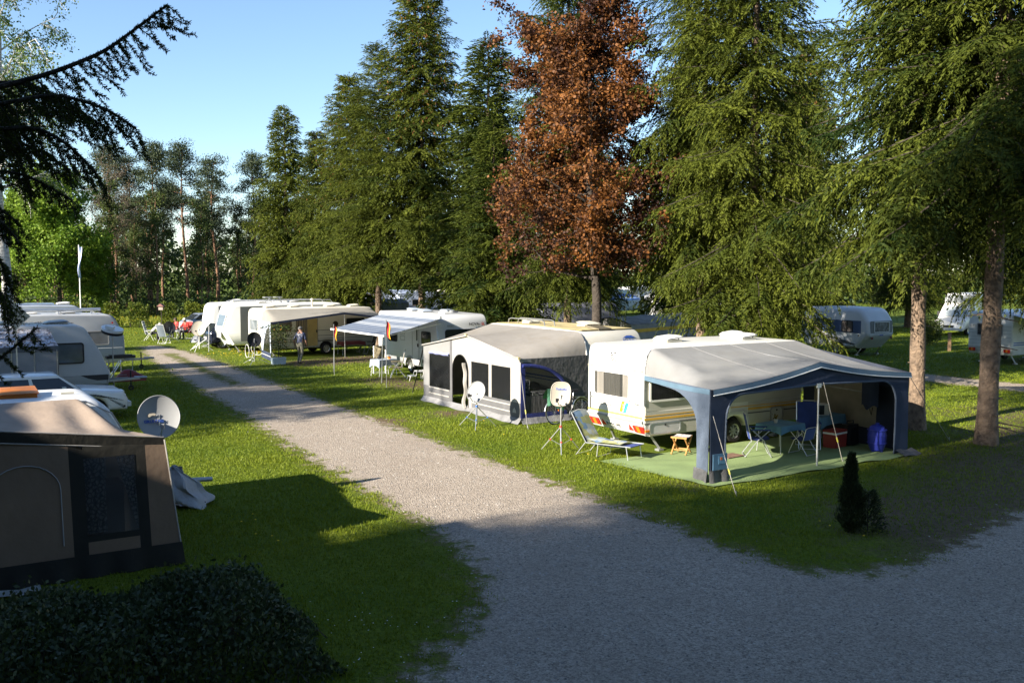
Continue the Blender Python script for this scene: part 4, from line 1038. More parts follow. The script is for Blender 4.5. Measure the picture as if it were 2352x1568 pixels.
def main_awning():
    """open porch awning on the near side of the caravan"""
    o = thing('awning', 'open grey porch awning with slate blue legs over a green carpet', 'awning', MO, RU)
    yb, yf = -1.175, -4.40; XL, XR, XM = -0.85, 5.75, 2.45
    def back(t):
        if t < 0.12: k = t / 0.12; a = k * PI / 2; return (0.02 + 0.28 * (1 - math.cos(a)), yb, 1.95 + 0.64 * math.sin(a))
        if t > 0.88: k = (1 - t) / 0.12; a = k * PI / 2; return (5.58 - 0.28 * (1 - math.cos(a)), yb, 1.95 + 0.64 * math.sin(a))
        k = (t - 0.12) / 0.76; return (0.30 + 5.0 * k, yb, 2.59)
    def frontz(x):
        k = (x - XL) / (XM - XL) if x < XM else (XR - x) / (XR - XM)
        return 2.0 + 0.42 * k - 0.06 * math.sin(k * PI)
    def front(t): x = XL + (XR - XL) * t; return (x, yf, frontz(x))
    def roof(u, v):
        t = u; b, f = back(t), front(t); s = v
        x = b[0] * (1 - s) + f[0] * s; y = b[1] * (1 - s) + f[1] * s; z = b[2] * (1 - s) + f[2] * s
        z -= 0.07 * math.sin(s * PI) * (0.6 + 0.4 * math.sin(t * 9.5) ** 2)
        e = math.exp(-t / 0.09)
        z += 0.035 * math.sin(s * 16 + t * 55) * e * math.sin(s * PI)
        return (x, y, z)
    rf = MB().sheet(roof, 90, 24).build('roof_sheet', greycloth, o, smooth=80)
    # seams between the roof widths
    for t in (0.30, 0.5, 0.70):
        MB().tube([tuple(Vector(roof(t, s / 16)) + Vector((0, 0, 0.004))) for s in range(17)], 0.007, 4).build('seam', mat('seam_grey', (0.19, 0.19, 0.19), 0.8, 0.1), rf)
    valm = mat('valance_blue', (0.09, 0.15, 0.21), 0.8, 0.1, 3, bump=0.2, bscale=8)
    def val(u, v): f = front(u); return (f[0], f[1] - 0.01 - 0.02 * v, f[2] - 0.002 - 0.12 * v)
    MB().sheet(val, 60, 2).build('valance', valm, o, smooth=80)
    MB().tube([tuple(Vector(val(i / 60, 1.0))) for i in range(61)], 0.012, 5).build('piping', white, o, smooth=60)
    def sideline(k): return (0.0 + (XL - 0.0) * k, yb + (yf + 0.08 - yb) * k)
    def val2(u, v): x, y = sideline(u); return (x - 0.012, y, 1.95 + 0.05 * u - 0.11 * v - 0.03 * math.sin(u * PI))
    MB().sheet(val2, 30, 2).build('valance', valm, o, smooth=80)
    # left side panel: arch and leg
    def side_outline(xtop, inner):
        pts = [(0.0, 1.95), (1.0, 2.0), (1.0, 0.0), (0.835, 0.0), (0.835, 0.6), (0.825, 1.15)]
        for i in range(9):
            a = PI / 2 * i / 8; pts.append((0.825 - 0.40 * (1 - math.cos(a)), 1.15 + 0.66 * math.sin(a)))
        pts += [(0.2, 1.83), (0.0, 1.84)]
        return pts
    L1 = []
    for k, z in side_outline(0, 0):
        x, y = sideline(k); L1.append((x - 0.05 * (1 - z / 2.0) * (1 if k > 0.9 else 0.4), y, z))
    MB().slab(L1, (0.012, 0.0, 0.0)).build('side_panel', slate, o)
    # front panel: gable, lintel and the two legs
    Pf = [(XL, 0.0), (XL, 1.99)]
    for i in range(1, 20): x = XL + (XR - XL) * i / 20; Pf.append((x, frontz(x) - 0.01))
    Pf += [(XR, 1.99), (XR, 0.0), (5.22, 0.0), (5.24, 0.8), (5.24, 1.3)]
    for i in range(9): a = PI / 2 * i / 8; Pf.append((5.24 - 0.55 * (1 - math.cos(a)), 1.3 + 0.55 * math.sin(a)))
    Pf += [(XM, 1.91)]
    for i in range(8, -1, -1): a = PI / 2 * i / 8; Pf.append((-0.42 + 0.50 * (1 - math.cos(a)), 1.35 + 0.50 * math.sin(a)))
    Pf += [(-0.44, 0.8), (-0.40, 0.0)]
    MB().slab([(x, yf + 0.06 - 0.03 * (1 - z / 2), z) for x, z in Pf], (0, 0.012, 0)).build('front_panel', mat('slate_painted_shade', (0.024, 0.036, 0.068), 0.8, 0.15, 3, bump=0.2, bscale=10), o)  # same slate cloth as the side panel, shade put into its colour
    arch = [(x, yf + 0.035, z) for x, z in Pf[22:]]
    MB().tube(arch, 0.022, 5).build('arch_binding', slate, o, smooth=60)
    # legs get a mud skirt and a pocket with a printed badge
    mud = mat('mud_skirt_grey', (0.085, 0.085, 0.09), 0.9, 0.3, 5, bump=0.4, bscale=12)
    def skirt(u, v): return (XL - 0.08 + 0.55 * u, yf - 0.0 - 0.03 * v - 0.03 * math.sin(u * 9), 0.28 * (1 - v) + 0.01)
    MB().sheet(skirt, 16, 3).build('mud_skirt', mud, o, smooth=80)
    def skirt2(u, v): x, y = sideline(0.82 + 0.19 * u); return (x - 0.06 - 0.03 * v - 0.02 * math.sin(u * 8), y, 0.26 * (1 - v) + 0.01)
    MB().sheet(skirt2, 16, 3).build('mud_skirt', mud, o, smooth=80)
    pk = MB().box((-0.62, yf - 0.005, 0.46), (0.40, 0.02, 0.34)).build('pocket', mat('pocket_blue', (0.07, 0.15, 0.24), 0.6, 0.2), o)
    MB().box((-0.58, yf - 0.018, 0.50), (0.20, 0.006, 0.17)).build('badge', mat('badge_blue', (0.10, 0.22, 0.34), 0.5, 0.2), pk)
    MB().box((-0.60, yf - 0.024, 0.53), (0.06, 0.004, 0.06)).build('badge_dot', mat('badge_orange', (0.55, 0.16, 0.05), 0.5, 0.1), pk)
    def skirt3(u, v): return (5.2 + 0.62 * u, yf - 0.02 - 0.30 * v, 0.02 + 0.10 * (1 - v) + 0.02 * math.sin(u * 7))
    MB().sheet(skirt3, 10, 3).build('mud_skirt', mud, o, smooth=80)
    # right end wall: navy frame, cream window field
    rx0, rx1 = 5.60, XR
    def rw(k, z): return (rx0 + (rx1 - rx0) * k + 0.02, yb + (yf + 0.08 - yb) * k, z)
    MB().slab([rw(k, z) for k, z in ((0, 0.0), (1, 0.0), (1, 2.0), (0.5, 2.22), (0, 2.45))], (0.015, 0, 0)).build('end_wall', mat('end_wall_navy', (0.028, 0.035, 0.055), 0.85, 0.2), o)
    MB().slab([(p[0] - 0.012, p[1], p[2]) for p in (rw(k, z) for k, z in ((0.12, 0.55), (0.72, 0.45), (0.74, 1.85), (0.5, 2.02), (0.12, 2.05)))], (0.005, 0, 0)).build('end_window', mat('cream_canvas', (0.46, 0.41, 0.30), 0.9, 0.15, trans=0.5), o)
    MB().bar((rx0 - 0.02, yb - 0.3, 1.45), (rx1 - 0.03, yf + 0.9, 1.35), 0.02).bar(rw(0.4, 0.5), rw(0.4, 2.0), 0.015).build('end_rod', steel, o)
    MB().slab([(p[0] - 0.03, p[1], p[2]) for p in (rw(k, z) for k, z in ((0.66, 1.62), (0.90, 1.58), (0.92, 1.95), (0.7, 2.02)))], (-0.12, 0, 0)).build('rolled_blind', navy, o)
    # poles and frame
    pole = mat('white_pole', (0.60, 0.62, 0.63), 0.35, 0.05, metal=0.6)
    MB().tube([(XM, yf + 0.03, 0.02), (XM, yf + 0.03, 1.0)], 0.022, 8).tube([(XM, yf + 0.03, 0.95), (XM, yf + 0.03, 1.92)], 0.017, 8).box((XM, yf + 0.03, 1.88), (0.14, 0.04, 0.10)).box((XM, yf + 0.03, 0.01), (0.1, 0.06, 0.02)).build('centre_pole', pole, o, smooth=50)
    for x in (XL + 0.06, XR - 0.06): MB().tube([(x, yf + 0.12, 0.02), (x, yf + 0.12, 1.97)], 0.018, 8).build('corner_pole', pole, o, smooth=50)
    for x in (XL + 0.06, XM, XR - 0.06):
        t = (x - XL) / (XR - XL); b = back(t); MB().tube([(b[0], b[1], b[2] - 0.08), (x, yf + 0.1, frontz(x) - 0.08)], 0.016, 6).build('roof_pole', pole, o, smooth=50)
    MB().tube([(XL + 0.05, yf + 0.1, 1.93), (XM, yf + 0.1, 2.33), (XR - 0.05, yf + 0.1, 1.93)], 0.016, 6).build('eaves_pole', pole, o, smooth=50)
    MB().tube([(XL + 0.1, yf + 0.1, 1.88), (XR - 0.1, yf + 0.1, 1.88)], 0.014, 6).build('cross_pole', pole, o, smooth=50)
    footprint(*MO, RU, -1.1, 5.95, -4.75, -1.1)
main_awning()

def to_local(O, rz, x, y):
    c, s = math.cos(rz), math.sin(rz); dx, dy = x - O[0], y - O[1]
    return (dx * c + dy * s, -dx * s + dy * c)

def carpet():
    def fn(u, v):
        x = -1.05 + 6.95 * u - 0.35 * (1 - v) * (1 - u); y = -1.25 - 3.42 * v + 0.05 * math.sin(u * 21) * v
        wv = 0.012 * math.sin(x * 5 + math.sin(y * 3) * 2) * math.sin(y * 4 + x) + 0.012
        return (x, y, 0.014 + max(0.0, wv))
    o = MB().sheet(fn, 90, 44).build('carpet', mat('green_carpet', (0.19, 0.26, 0.105), 0.95, 0.10, 1.5, bump=0.2, bscale=30), smooth=80)
    o.location = (MO[0], MO[1], 0); o.rotation_euler = (0, 0, RU)
    tag(o, 'pale green carpet spread on the ground under the open awning', 'carpet')
carpet()

# ---- caravan with the closed grey and white awning
HO = (3.27, 29.75)
def hobby():
    L, W = 6.2, 2.3; bm = mat('warm_white_shell', (0.50, 0.485, 0.44), 0.4, 0.05, 1.2, dirt=0.2, dirtcol=(0.4, 0.33, 0.15))  # warm off-white shell with yellowish dirt
    o = caravan('caravan', 'white caravan with yellowed roof behind the closed grey and white awning', HO, RV, L, W, 2.62, 0.42, 2.9, bm, rear=dict(r=0.5, pts=[(0.0, 1.9, 0.2), (0.28, 2.60, 0.5)]), front=dict(r=0.5), r=0.10)
    roofm = mat('lichen_roof', (0.45, 0.38, 0.20), 0.8, 0.3, 2.5, dirt=0.8, dirtcol=(0.40, 0.26, 0.05))
    MB().slab([(x, y, 2.615 + (0.028 if 2.5 < x < 3.6 else 0.018)) for x, y in ((0.5, -1.0), (3.1, -1.0), (5.6, -1.0), (5.6, 1.0), (3.1, 1.0), (0.5, 1.0))], (0, 0, 0.012)).build('roof_skin', roofm, o)
    hatch(o, (2.1, -0.45, 2.65), 0.55, cream, 0.05)
    b = MB().box((0.85, 0.1, 2.68), (0.75, 0.5, 0.05), Matrix.Rotation(-0.1, 3, 'Y')).build('skylight', mat('smoked_acrylic', (0.16, 0.14, 0.10), 0.2, 0.2), o)
    hatch(o, (4.6, 0.2, 2.65), 0.45, cream, 0.03)
    for y in (0.55, 0.95): MB().tube([(2.6, y, 2.62), (2.65, y, 2.80), (2.8, y, 2.84), (4.7, y, 2.84), (4.85, y, 2.80), (4.9, y, 2.62)], 0.018, 6).build('roof_rail', alu, o, smooth=60)
    window(o, frame_of('rear', 0.0, 1.5, L, W), 1.5, 0.6, 0.08, 0.04, trimgrey, mglass)
    ft = tilt((Vector((0.14, -0.62, 2.28)), Vector((0, -1, 0)), Vector((0, 0, 1)), Vector((-1, 0, 0))), -0.38)
    text('Hobby', 0.20, ft, inkblue, o)
    MB().slab([on(ft, x, y, 0.002) for x, y in ((-0.26, 0.09), (0.26, 0.09), (0.1, 0.17), (-0.1, 0.17))], ft[3] * 0.004).build('logo_roof', inkblue, o)
    rail(o, [(0.0, W / 2 + 0.01, 1.0), (0.0, W / 2 + 0.01, 1.9), (0.12, W / 2 + 0.01, 2.3), (0.4, W / 2, 2.52), (0.8, W / 2, 2.59), (L - 0.6, W / 2, 2.59), (L - 0.2, W / 2, 2.4), (L, W / 2, 1.9)], 0.022, white)
    stripe(o, 'left', 0.1, L - 0.1, 1.05, 0.05, inkblue, L, W); stripe(o, 'left', 0.1, L - 0.1, 0.95, 0.03, inkblue, L, W)
    window(o, frame_of('left', 1.3, 1.55, L, W), 1.0, 0.5, 0.08, 0.03, trimgrey, mglass)
    window(o, frame_of('left', 4.6, 1.55, L, W), 1.0, 0.5, 0.08, 0.03, trimgrey, mglass)
    footprint(*HO, RV, -0.1, L, -1.2, 4.1)
hobby()
def grey_awning():
    """closed awning on the lane side; local x runs along the lane away from the camera, y towards the lane"""
    o = thing('awning', 'closed grey and white awning with clear windows facing the lane', 'awning', HO, RV)
    yb, yf = 1.17, 3.62; X0, X1, XM = -0.10, 6.15, 3.0; H0 = 1.92; HM = 2.42
    def eave(x): k = (x - X0) / (XM - X0) if x < XM else (X1 - x) / (X1 - XM); return H0 + (HM - H0) * k
    def roof(u, v):
        t = u
        if t < 0.10: a = t / 0.10 * PI / 2; b = (0.02 + 0.45 * (1 - math.cos(a)), yb, 1.9 + 0.70 * math.sin(a))
        elif t > 0.9: a = (1 - t) / 0.10 * PI / 2; b = (6.15 - 0.45 * (1 - math.cos(a)), yb, 1.9 + 0.70 * math.sin(a))
        else: b = (0.47 + (t - 0.1) / 0.8 * 5.25, yb, 2.60)
        x = X0 + (X1 - X0) * t; f = (x, yf + 0.05, eave(x))
        s = v; z = b[2] * (1 - s) + f[2] * s - 0.05 * math.sin(s * PI) * math.sin(t * PI)
        return (b[0] * (1 - s) + f[0] * s, b[1] * (1 - s) + f[1] * s, z)
    MB().sheet(roof, 60, 16).build('roof_sheet', mat('tan_grey_roof', (0.30, 0.28, 0.255), 0.8, 0.08, 1.5, trans=0.2, bump=0.3, bscale=3, dirt=0.5, dirtcol=(0.22, 0.18, 0.12)), o, smooth=80)
    MB().tube([tuple(Vector(roof(i / 40, 1.0)) + Vector((0, 0.01, 0.0))) for i in range(41)], 0.025, 6).build('piping', whitecloth, o, smooth=60)
    def edge(u, v): p = roof(0.0, u); return (p[0] - 0.012, p[1], p[2] - 0.10 * v)
    MB().sheet(edge, 20, 2).build('valance', greycloth, o, smooth=80)
    wm = whitecloth; gm = mat('mid_grey_cloth', (0.105, 0.105, 0.11), 0.85, 0.12, 2, bump=0.4, bscale=5)
    def pnl(x0, x1, z0, z1, m, name, d=0.0, t=0.01):
        za, zb = (z1, z1) if not callable(z1) else (z1(x0), z1(x1))
        pts = [(x0, yf + d, z0), (x1, yf + d, z0), (x1, yf + d, zb)]
        if callable(z1) and x0 < XM < x1: pts.append((XM, yf + d, z1(XM)))
        pts.append((x0, yf + d, za))
        return MB().slab(pts, (0, t, 0)).build(name, m, o)
    top = lambda x: eave(x) - 0.02
    # front wall pieces (from the near corner): post, window, post, window, door way, window, post
    pnl(X0, 0.45, 0.62, top, wm, 'white_panel'); pnl(1.55, 1.72, 0.62, 1.62, wm, 'window_post'); pnl(2.80, 2.98, 0.0, top, wm, 'white_panel')
    pnl(0.45, 2.80, 1.62, top, wm, 'gable_panel'); pnl(2.98, 4.05, 1.80, top, wm, 'gable_panel'); pnl(4.05, 4.22, 0.0, top, gm, 'grey_panel'); pnl(5.70, X1, 0.55, top, greycloth, 'corner_panel'); pnl(4.22, 5.70, 1.72, top, greycloth, 'gable_panel')
    pnl(X0, 2.80, 0.16, 0.62, gm, 'grey_skirt'); pnl(4.22, X1, 0.16, 0.55, gm, 'grey_skirt')
    for x0, x1 in ((0.45, 1.55), (1.72, 2.80)): pnl(x0, x1, 0.62, 1.62, film, 'clear_window', 0.004, 0.003)
    pnl(4.22, 5.70, 0.55, 1.72, film, 'clear_window', 0.004, 0.003)
    for x0, x1 in ((0.45, 2.75), (4.3, 5.75)):
        for z in (0.30, 0.50): pnl(x0, x1, z, z + 0.035, whitecloth, 'white_stripe', 0.012, 0.004)
    arch = [(2.98 + 0.53 - 0.53 * math.cos(a), yf + 0.012, 1.25 + 0.53 * math.sin(a)) for a in [PI * i / 12 for i in range(13)]]
    pts = [(2.98, yf, 1.8)] + [(2.98, yf, 1.25)] + [(p[0], yf, p[2]) for p in arch[1:-1]] + [(4.04, yf, 1.25), (4.05, yf, 1.8)]
    MB().slab(pts, (0, 0.01, 0)).build('arch_panel', whitecloth, o)
    MB().tube([(2.98, yf + 0.012, 0.05)] + arch + [(4.04, yf + 0.012, 0.05)], 0.018, 5).build('door_piping', black, o, smooth=60)
    def flap(u, v): return (3.05 + 0.10 * u + 0.05 * math.sin(v * 9), yf + 0.04 + 0.10 * math.sin(u * PI) + 0.03 * math.sin(v * 14), 0.1 + 1.45 * v)
    MB().sheet(flap, 8, 24).build('rolled_door', whitecloth, o, smooth=80)
    def blind(u, v): return (4.25 + 1.4 * u, yf + 0.02 + 0.05 * math.sin(v * PI), 1.66 + 0.10 * v + 0.01 * math.sin(u * 17))
    MB().sheet(blind, 14, 4).build('rolled_blind', mat('lilac_blind', (0.22, 0.24, 0.42), 0.8, 0.15), o, smooth=80)
    mud = mat('groundsheet_grey', (0.17, 0.17, 0.175), 0.8, 0.2, 4, bump=0.4, bscale=8)
    def mf(u, v): return (X0 - 0.05 + (X1 - X0 + 0.1) * u, yf + 0.01 + 0.14 * v + 0.03 * math.sin(u * 23), 0.17 * (1 - v) ** 1.5 + 0.015 * math.sin(u * 31) * v + 0.012)
    MB().sheet(mf, 60, 5).build('mud_flap', mud, o, smooth=80)
    # near side wall with arched window
    xw = X0
    def sw(k, z): return (xw - 0.008 * 0 + 0.05 * (1 - k), yb + (yf - yb) * k, z)
    def wall(u, v): p = sw(u, v * (2.50 * (1 - u) ** 0.9 * 0 + (1.88 + 0.02 * (1 - u)))); return (p[0] + 0.018 * math.sin(u * 30 + v * 9) * (1 - v) * v * 2, p[1], max(0.15, p[2]))
    # wall = dark field around a quarter-round clear window
    out = [(0.0, 0.15), (1.0, 0.15), (1.0, 1.90), (0.0, 1.92)]
    qa = [(1 - 0.02 - 0.66 * math.sin(a), 0.80 + 0.92 * math.cos(a)) for a in [PI / 2 * i / 12 for i in range(13)]]
    dk = darkcloth
    MB().slab([sw(k, z) for k, z in [(0.0, 0.15), (0.0, 1.92), (1.0, 1.90), (0.98, 1.72)] + qa + [(0.32, 0.15)]], (0.01, 0, 0)).build('side_wall', dk, o)
    MB().slab([sw(k, z) for k, z in [(0.32, 0.28), (0.32, 0.80), (0.98, 0.80), (0.98, 0.28)]], (0.01, 0, 0)).build('lower_panel', mat('charcoal_cloth', (0.055, 0.055, 0.058), 0.85, 0.3, 3, bump=0.8, bscale=5, stretch=(1, 6, 0.6)), o)
    bl = mat('royal_blue_trim', (0.02, 0.03, 0.16), 0.8, 0.3, 6, bump=0.4)
    MB().tube([(sw(k, z)[0] - 0.015, *sw(k, z)[1:]) for k, z in qa], 0.055, 6).build('window_trim', bl, o, smooth=60)
    MB().slab([(p[0] - 0.02, p[1], p[2]) for p in (sw(k, z) for k, z in ((0.94, 0.15), (1.0, 0.15), (1.0, 1.8), (0.94, 1.74)))], (0.01, 0, 0)).build('window_trim', bl, o)
    MB().slab([(p[0] - 0.02, p[1], p[2]) for p in (sw(k, z) for k, z in ((0.32, 0.16), (0.98, 0.16), (0.98, 0.30), (0.32, 0.30)))], (0.01, 0, 0)).build('window_trim', bl, o)
    MB().slab([sw(k, z) for k, z in [(0.98, 0.80), (0.98, 1.72)] + qa], (0.004, 0, 0)).build('clear_window', film, o)
    def mf2(u, v): return (xw - 0.01 - 0.12 * v + 0.02 * math.sin(u * 13), yb + (yf - yb) * u, 0.17 * (1 - v) ** 1.3 + 0.012)
    MB().sheet(mf2, 30, 4).build('mud_flap', mud, o, smooth=80)
    def creases(u, v): return (xw - 0.012 - 0.018 * abs(math.sin(u * 9 + v * 7)) * (1 - u), yb + (yf - yb) * 0.62 * u, 0.9 + 0.95 * v)
    MB().slab([(X1, yb, 0.1), (X1, yf, 0.1), (X1, yf, 1.9), (X1, yb, 2.3)], (-0.01, 0, 0)).build('far_wall', gm, o)
    for x in (X0 + 0.08, XM, X1 - 0.08): MB().tube([(x, yf - 0.05, 0.02), (x, yf - 0.05, eave(x) - 0.05)], 0.016, 6).build('pole', steel, o)
    for x, c in ((X0, 0), (XM, 1)): MB().box((x, yf + 0.08, eave(x) + 0.02), (0.10, 0.08, 0.07)).build('peak_cap', mat('cap_yellow', (0.55, 0.47, 0.25), 0.6, 0.1), o)
    MB().slab([(0.22 + x, yf + 0.014, 0.36 + z) for x, z in ((-0.1, -0.05), (0.1, -0.05), (0.07, 0.04), (0.0, 0.10), (-0.07, 0.04))], (0, 0.005, 0)).build('badge', whitecloth, o)
grey_awning()

# ---- caravan with the striped canopy
EO = (-2.06, 40.2)
def eriba():
    L, W = 6.0, 2.4; bm = mat('silver_white_shell', (0.56, 0.57, 0.58), 0.3, 0.04, 1.2, dirt=0.06)
    o = caravan('caravan', 'silver-white caravan with dark front window and NOVA-SL lettering', EO, RV, L, W, 2.62, 0.36, 2.65, bm, rear=dict(r=0.5, kick=0.5, pts=[(-0.06, 1.4, 0.3), (0.10, 2.62, 0.45)]), front=dict(r=0.25), r=0.06, rimm=alu)
    fr = tilt(frame_of('rear', 0.0, 1.72, L, W), -0.10)
    MB().slab([on((fr[0] + Vector((-0.045, 0, 0)), *fr[1:]), x, y) for x, y in rrect(1.75, 0.62, 0.12)], fr[3] * 0.02).build('front_window', dglass, o)
    f2 = tilt((Vector((-0.012, -0.55, 2.22)), Vector((0, -1, 0)), Vector((0, 0, 1)), Vector((-1, 0, 0))), -0.13)
    text('NOVA-', 0.17, f2, ink, o, bold=0.004); text('SL', 0.17, (f2[0] + Vector((0, -0.42, 0)), *f2[1:]), inkred, o, bold=0.004)
    text('ERIBA', 0.12, (f2[0] + Vector((0, 1.15, -0.05)), *f2[1:]), trimgrey, o, bold=0.003)
    for x, w_ in ((1.05, 0.85), (4.35, 0.9)): window(o, frame_of('left', x, 1.60, L, W), w_, 0.62, 0.10, 0.02, black, dglass, 0.025)
    door(o, 'left', 2.05, 0.42, 0.66, 1.80, L, W + 0.004, bm)
    stripe(o, 'left', 1.86, 1.94, 1.72, 0.5, dglass, L, W + 0.03, 'door_window', 0.01)
    for z in (1.5, 1.75): 
        fr = frame_of('left', 3.35, z, L, W); MB().ring([on(fr, x, y) for x, y in rrect(0.45, 0.2, 0.02)], [on(fr, x, y) for x, y in rrect(0.40, 0.15, 0.02)], fr[3] * 0.006).build('outlined_panel', trimgrey, o)
    stripe(o, 'left', 0.1, 2.2, 1.18, 0.02, trimgrey, L, W); stripe(o, 'left', 3.2, 5.9, 0.52, 0.20, mat('grey_flank', (0.22, 0.23, 0.24), 0.4, 0.1), L, W)
    text('NOVA', 0.12, frame_of('left', 5.55, 1.45, L, W), trimgrey, o)
    MB().box((1.3, W / 2 + 0.02, 0.62), (0.10, 0.05, 0.14)).build('socket', black, o)
    fa = frame_of('left', 2.65, 0.36, L, W)
    MB().ring([on(fa, 0.46 * math.cos(a), 0.42 * math.sin(a)) for a in [PI * i / 12 for i in range(13)]] + [on(fa, -0.46, -0.05), on(fa, 0.46, -0.05)], [on(fa, 0.38 * math.cos(a), 0.34 * math.sin(a)) for a in [PI * i / 12 for i in range(13)]] + [on(fa, -0.38, -0.05), on(fa, 0.38, -0.05)], fa[3] * 0.03).build('wheel_arch', trimgrey, o)
    for x, y in ((2.9, 0.3), (4.4, 0.1), (2.1, -0.4)): hatch(o, (x, y, 2.64), 0.5, mat('blue_dome', (0.40, 0.46, 0.54), 0.2, 0.05), 0.03)
    MB().box((1.2, 0.2, 2.68), (0.5, 0.35, 0.06)).box((1.2, -0.1, 2.70), (0.12, 0.10, 0.09)).build('roof_box', white, o)
    MB().tube([(1.0, -0.3, 2.72), (2.4, -0.3, 2.74)], 0.03, 6).build('roof_rod', black, o)
    rail(o, [(0.0, W / 2, 0.9), (-0.02, W / 2 + 0.005, 1.6), (0.1, W / 2, 2.3), (0.35, W / 2, 2.52), (0.7, W / 2, 2.58), (L - 0.4, W / 2, 2.58)], 0.03, alu)
    footprint(*EO, RV, -0.1, L, -1.2, 1.2)
    # roll-out canopy with navy stripes
    c = thing('canopy', 'roll-out canopy with blue and white stripes on two poles', 'awning', EO, RV)
    bl = mat('canopy_blue', (0.10, 0.135, 0.21), 0.7, 0.1, trans=0.2); wh = mat('canopy_white', (0.33, 0.36, 0.41), 0.7, 0.05, trans=0.2)
    mb = MB(); wd = [(-0.35, 5.35)]; yb, yf = W / 2 + 0.04, W / 2 + 2.55
    ncol = 8
    rows = 44
    for j in range(rows):
        s0, s1 = j / rows, (j + 1) / rows
        pat = [0, 0, 0, 1, 0, 1, 1, 0, 1, 0, 0][j % 11]
        if j > 24: pat = [1, 1, 0, 1, 1, 1, 0, 1][j % 8]
        if j > 40: pat = 1
        mb.cur = pat
        def fn(u, v):
            s = s0 + (s1 - s0) * v; x = wd[0][0] + (wd[0][1] - wd[0][0]) * u
            return (x, yb + (yf - yb) * s, 2.52 - 0.62 * s - 0.05 * math.sin(s * PI) * (0.5 + 0.5 * math.sin(u * PI)) - 0.02 * u)
        b = len(mb.f); mb.sheet(fn, ncol, 1)
        for q in range(b, len(mb.f)): mb.mi[q] = pat
    mb.build('fabric', [wh, bl], c, smooth=80)
    MB().bar((wd[0][0], yf + 0.02, 1.89), (wd[0][1], yf + 0.02, 1.87), 0.05, 0.07).build('front_bar', white, c)
    MB().tube([(wd[0][0], yb - 0.0, 2.56), (wd[0][1], yb, 2.56)], 0.06, 8).build('cassette', white, c, smooth=50)
    for x in (wd[0][0] + 0.12, wd[0][1] - 0.45): MB().tube([(x, yf + 0.03, 1.86), (x - 0.05, yf + 0.12, 0.0)], 0.018, 6).build('support_pole', alu, c)
    for x in (wd[0][0], wd[0][1]): MB().bar((x, yb, 2.3), (x, yf, 1.86), 0.03).build('arm', alu, c)
eriba()

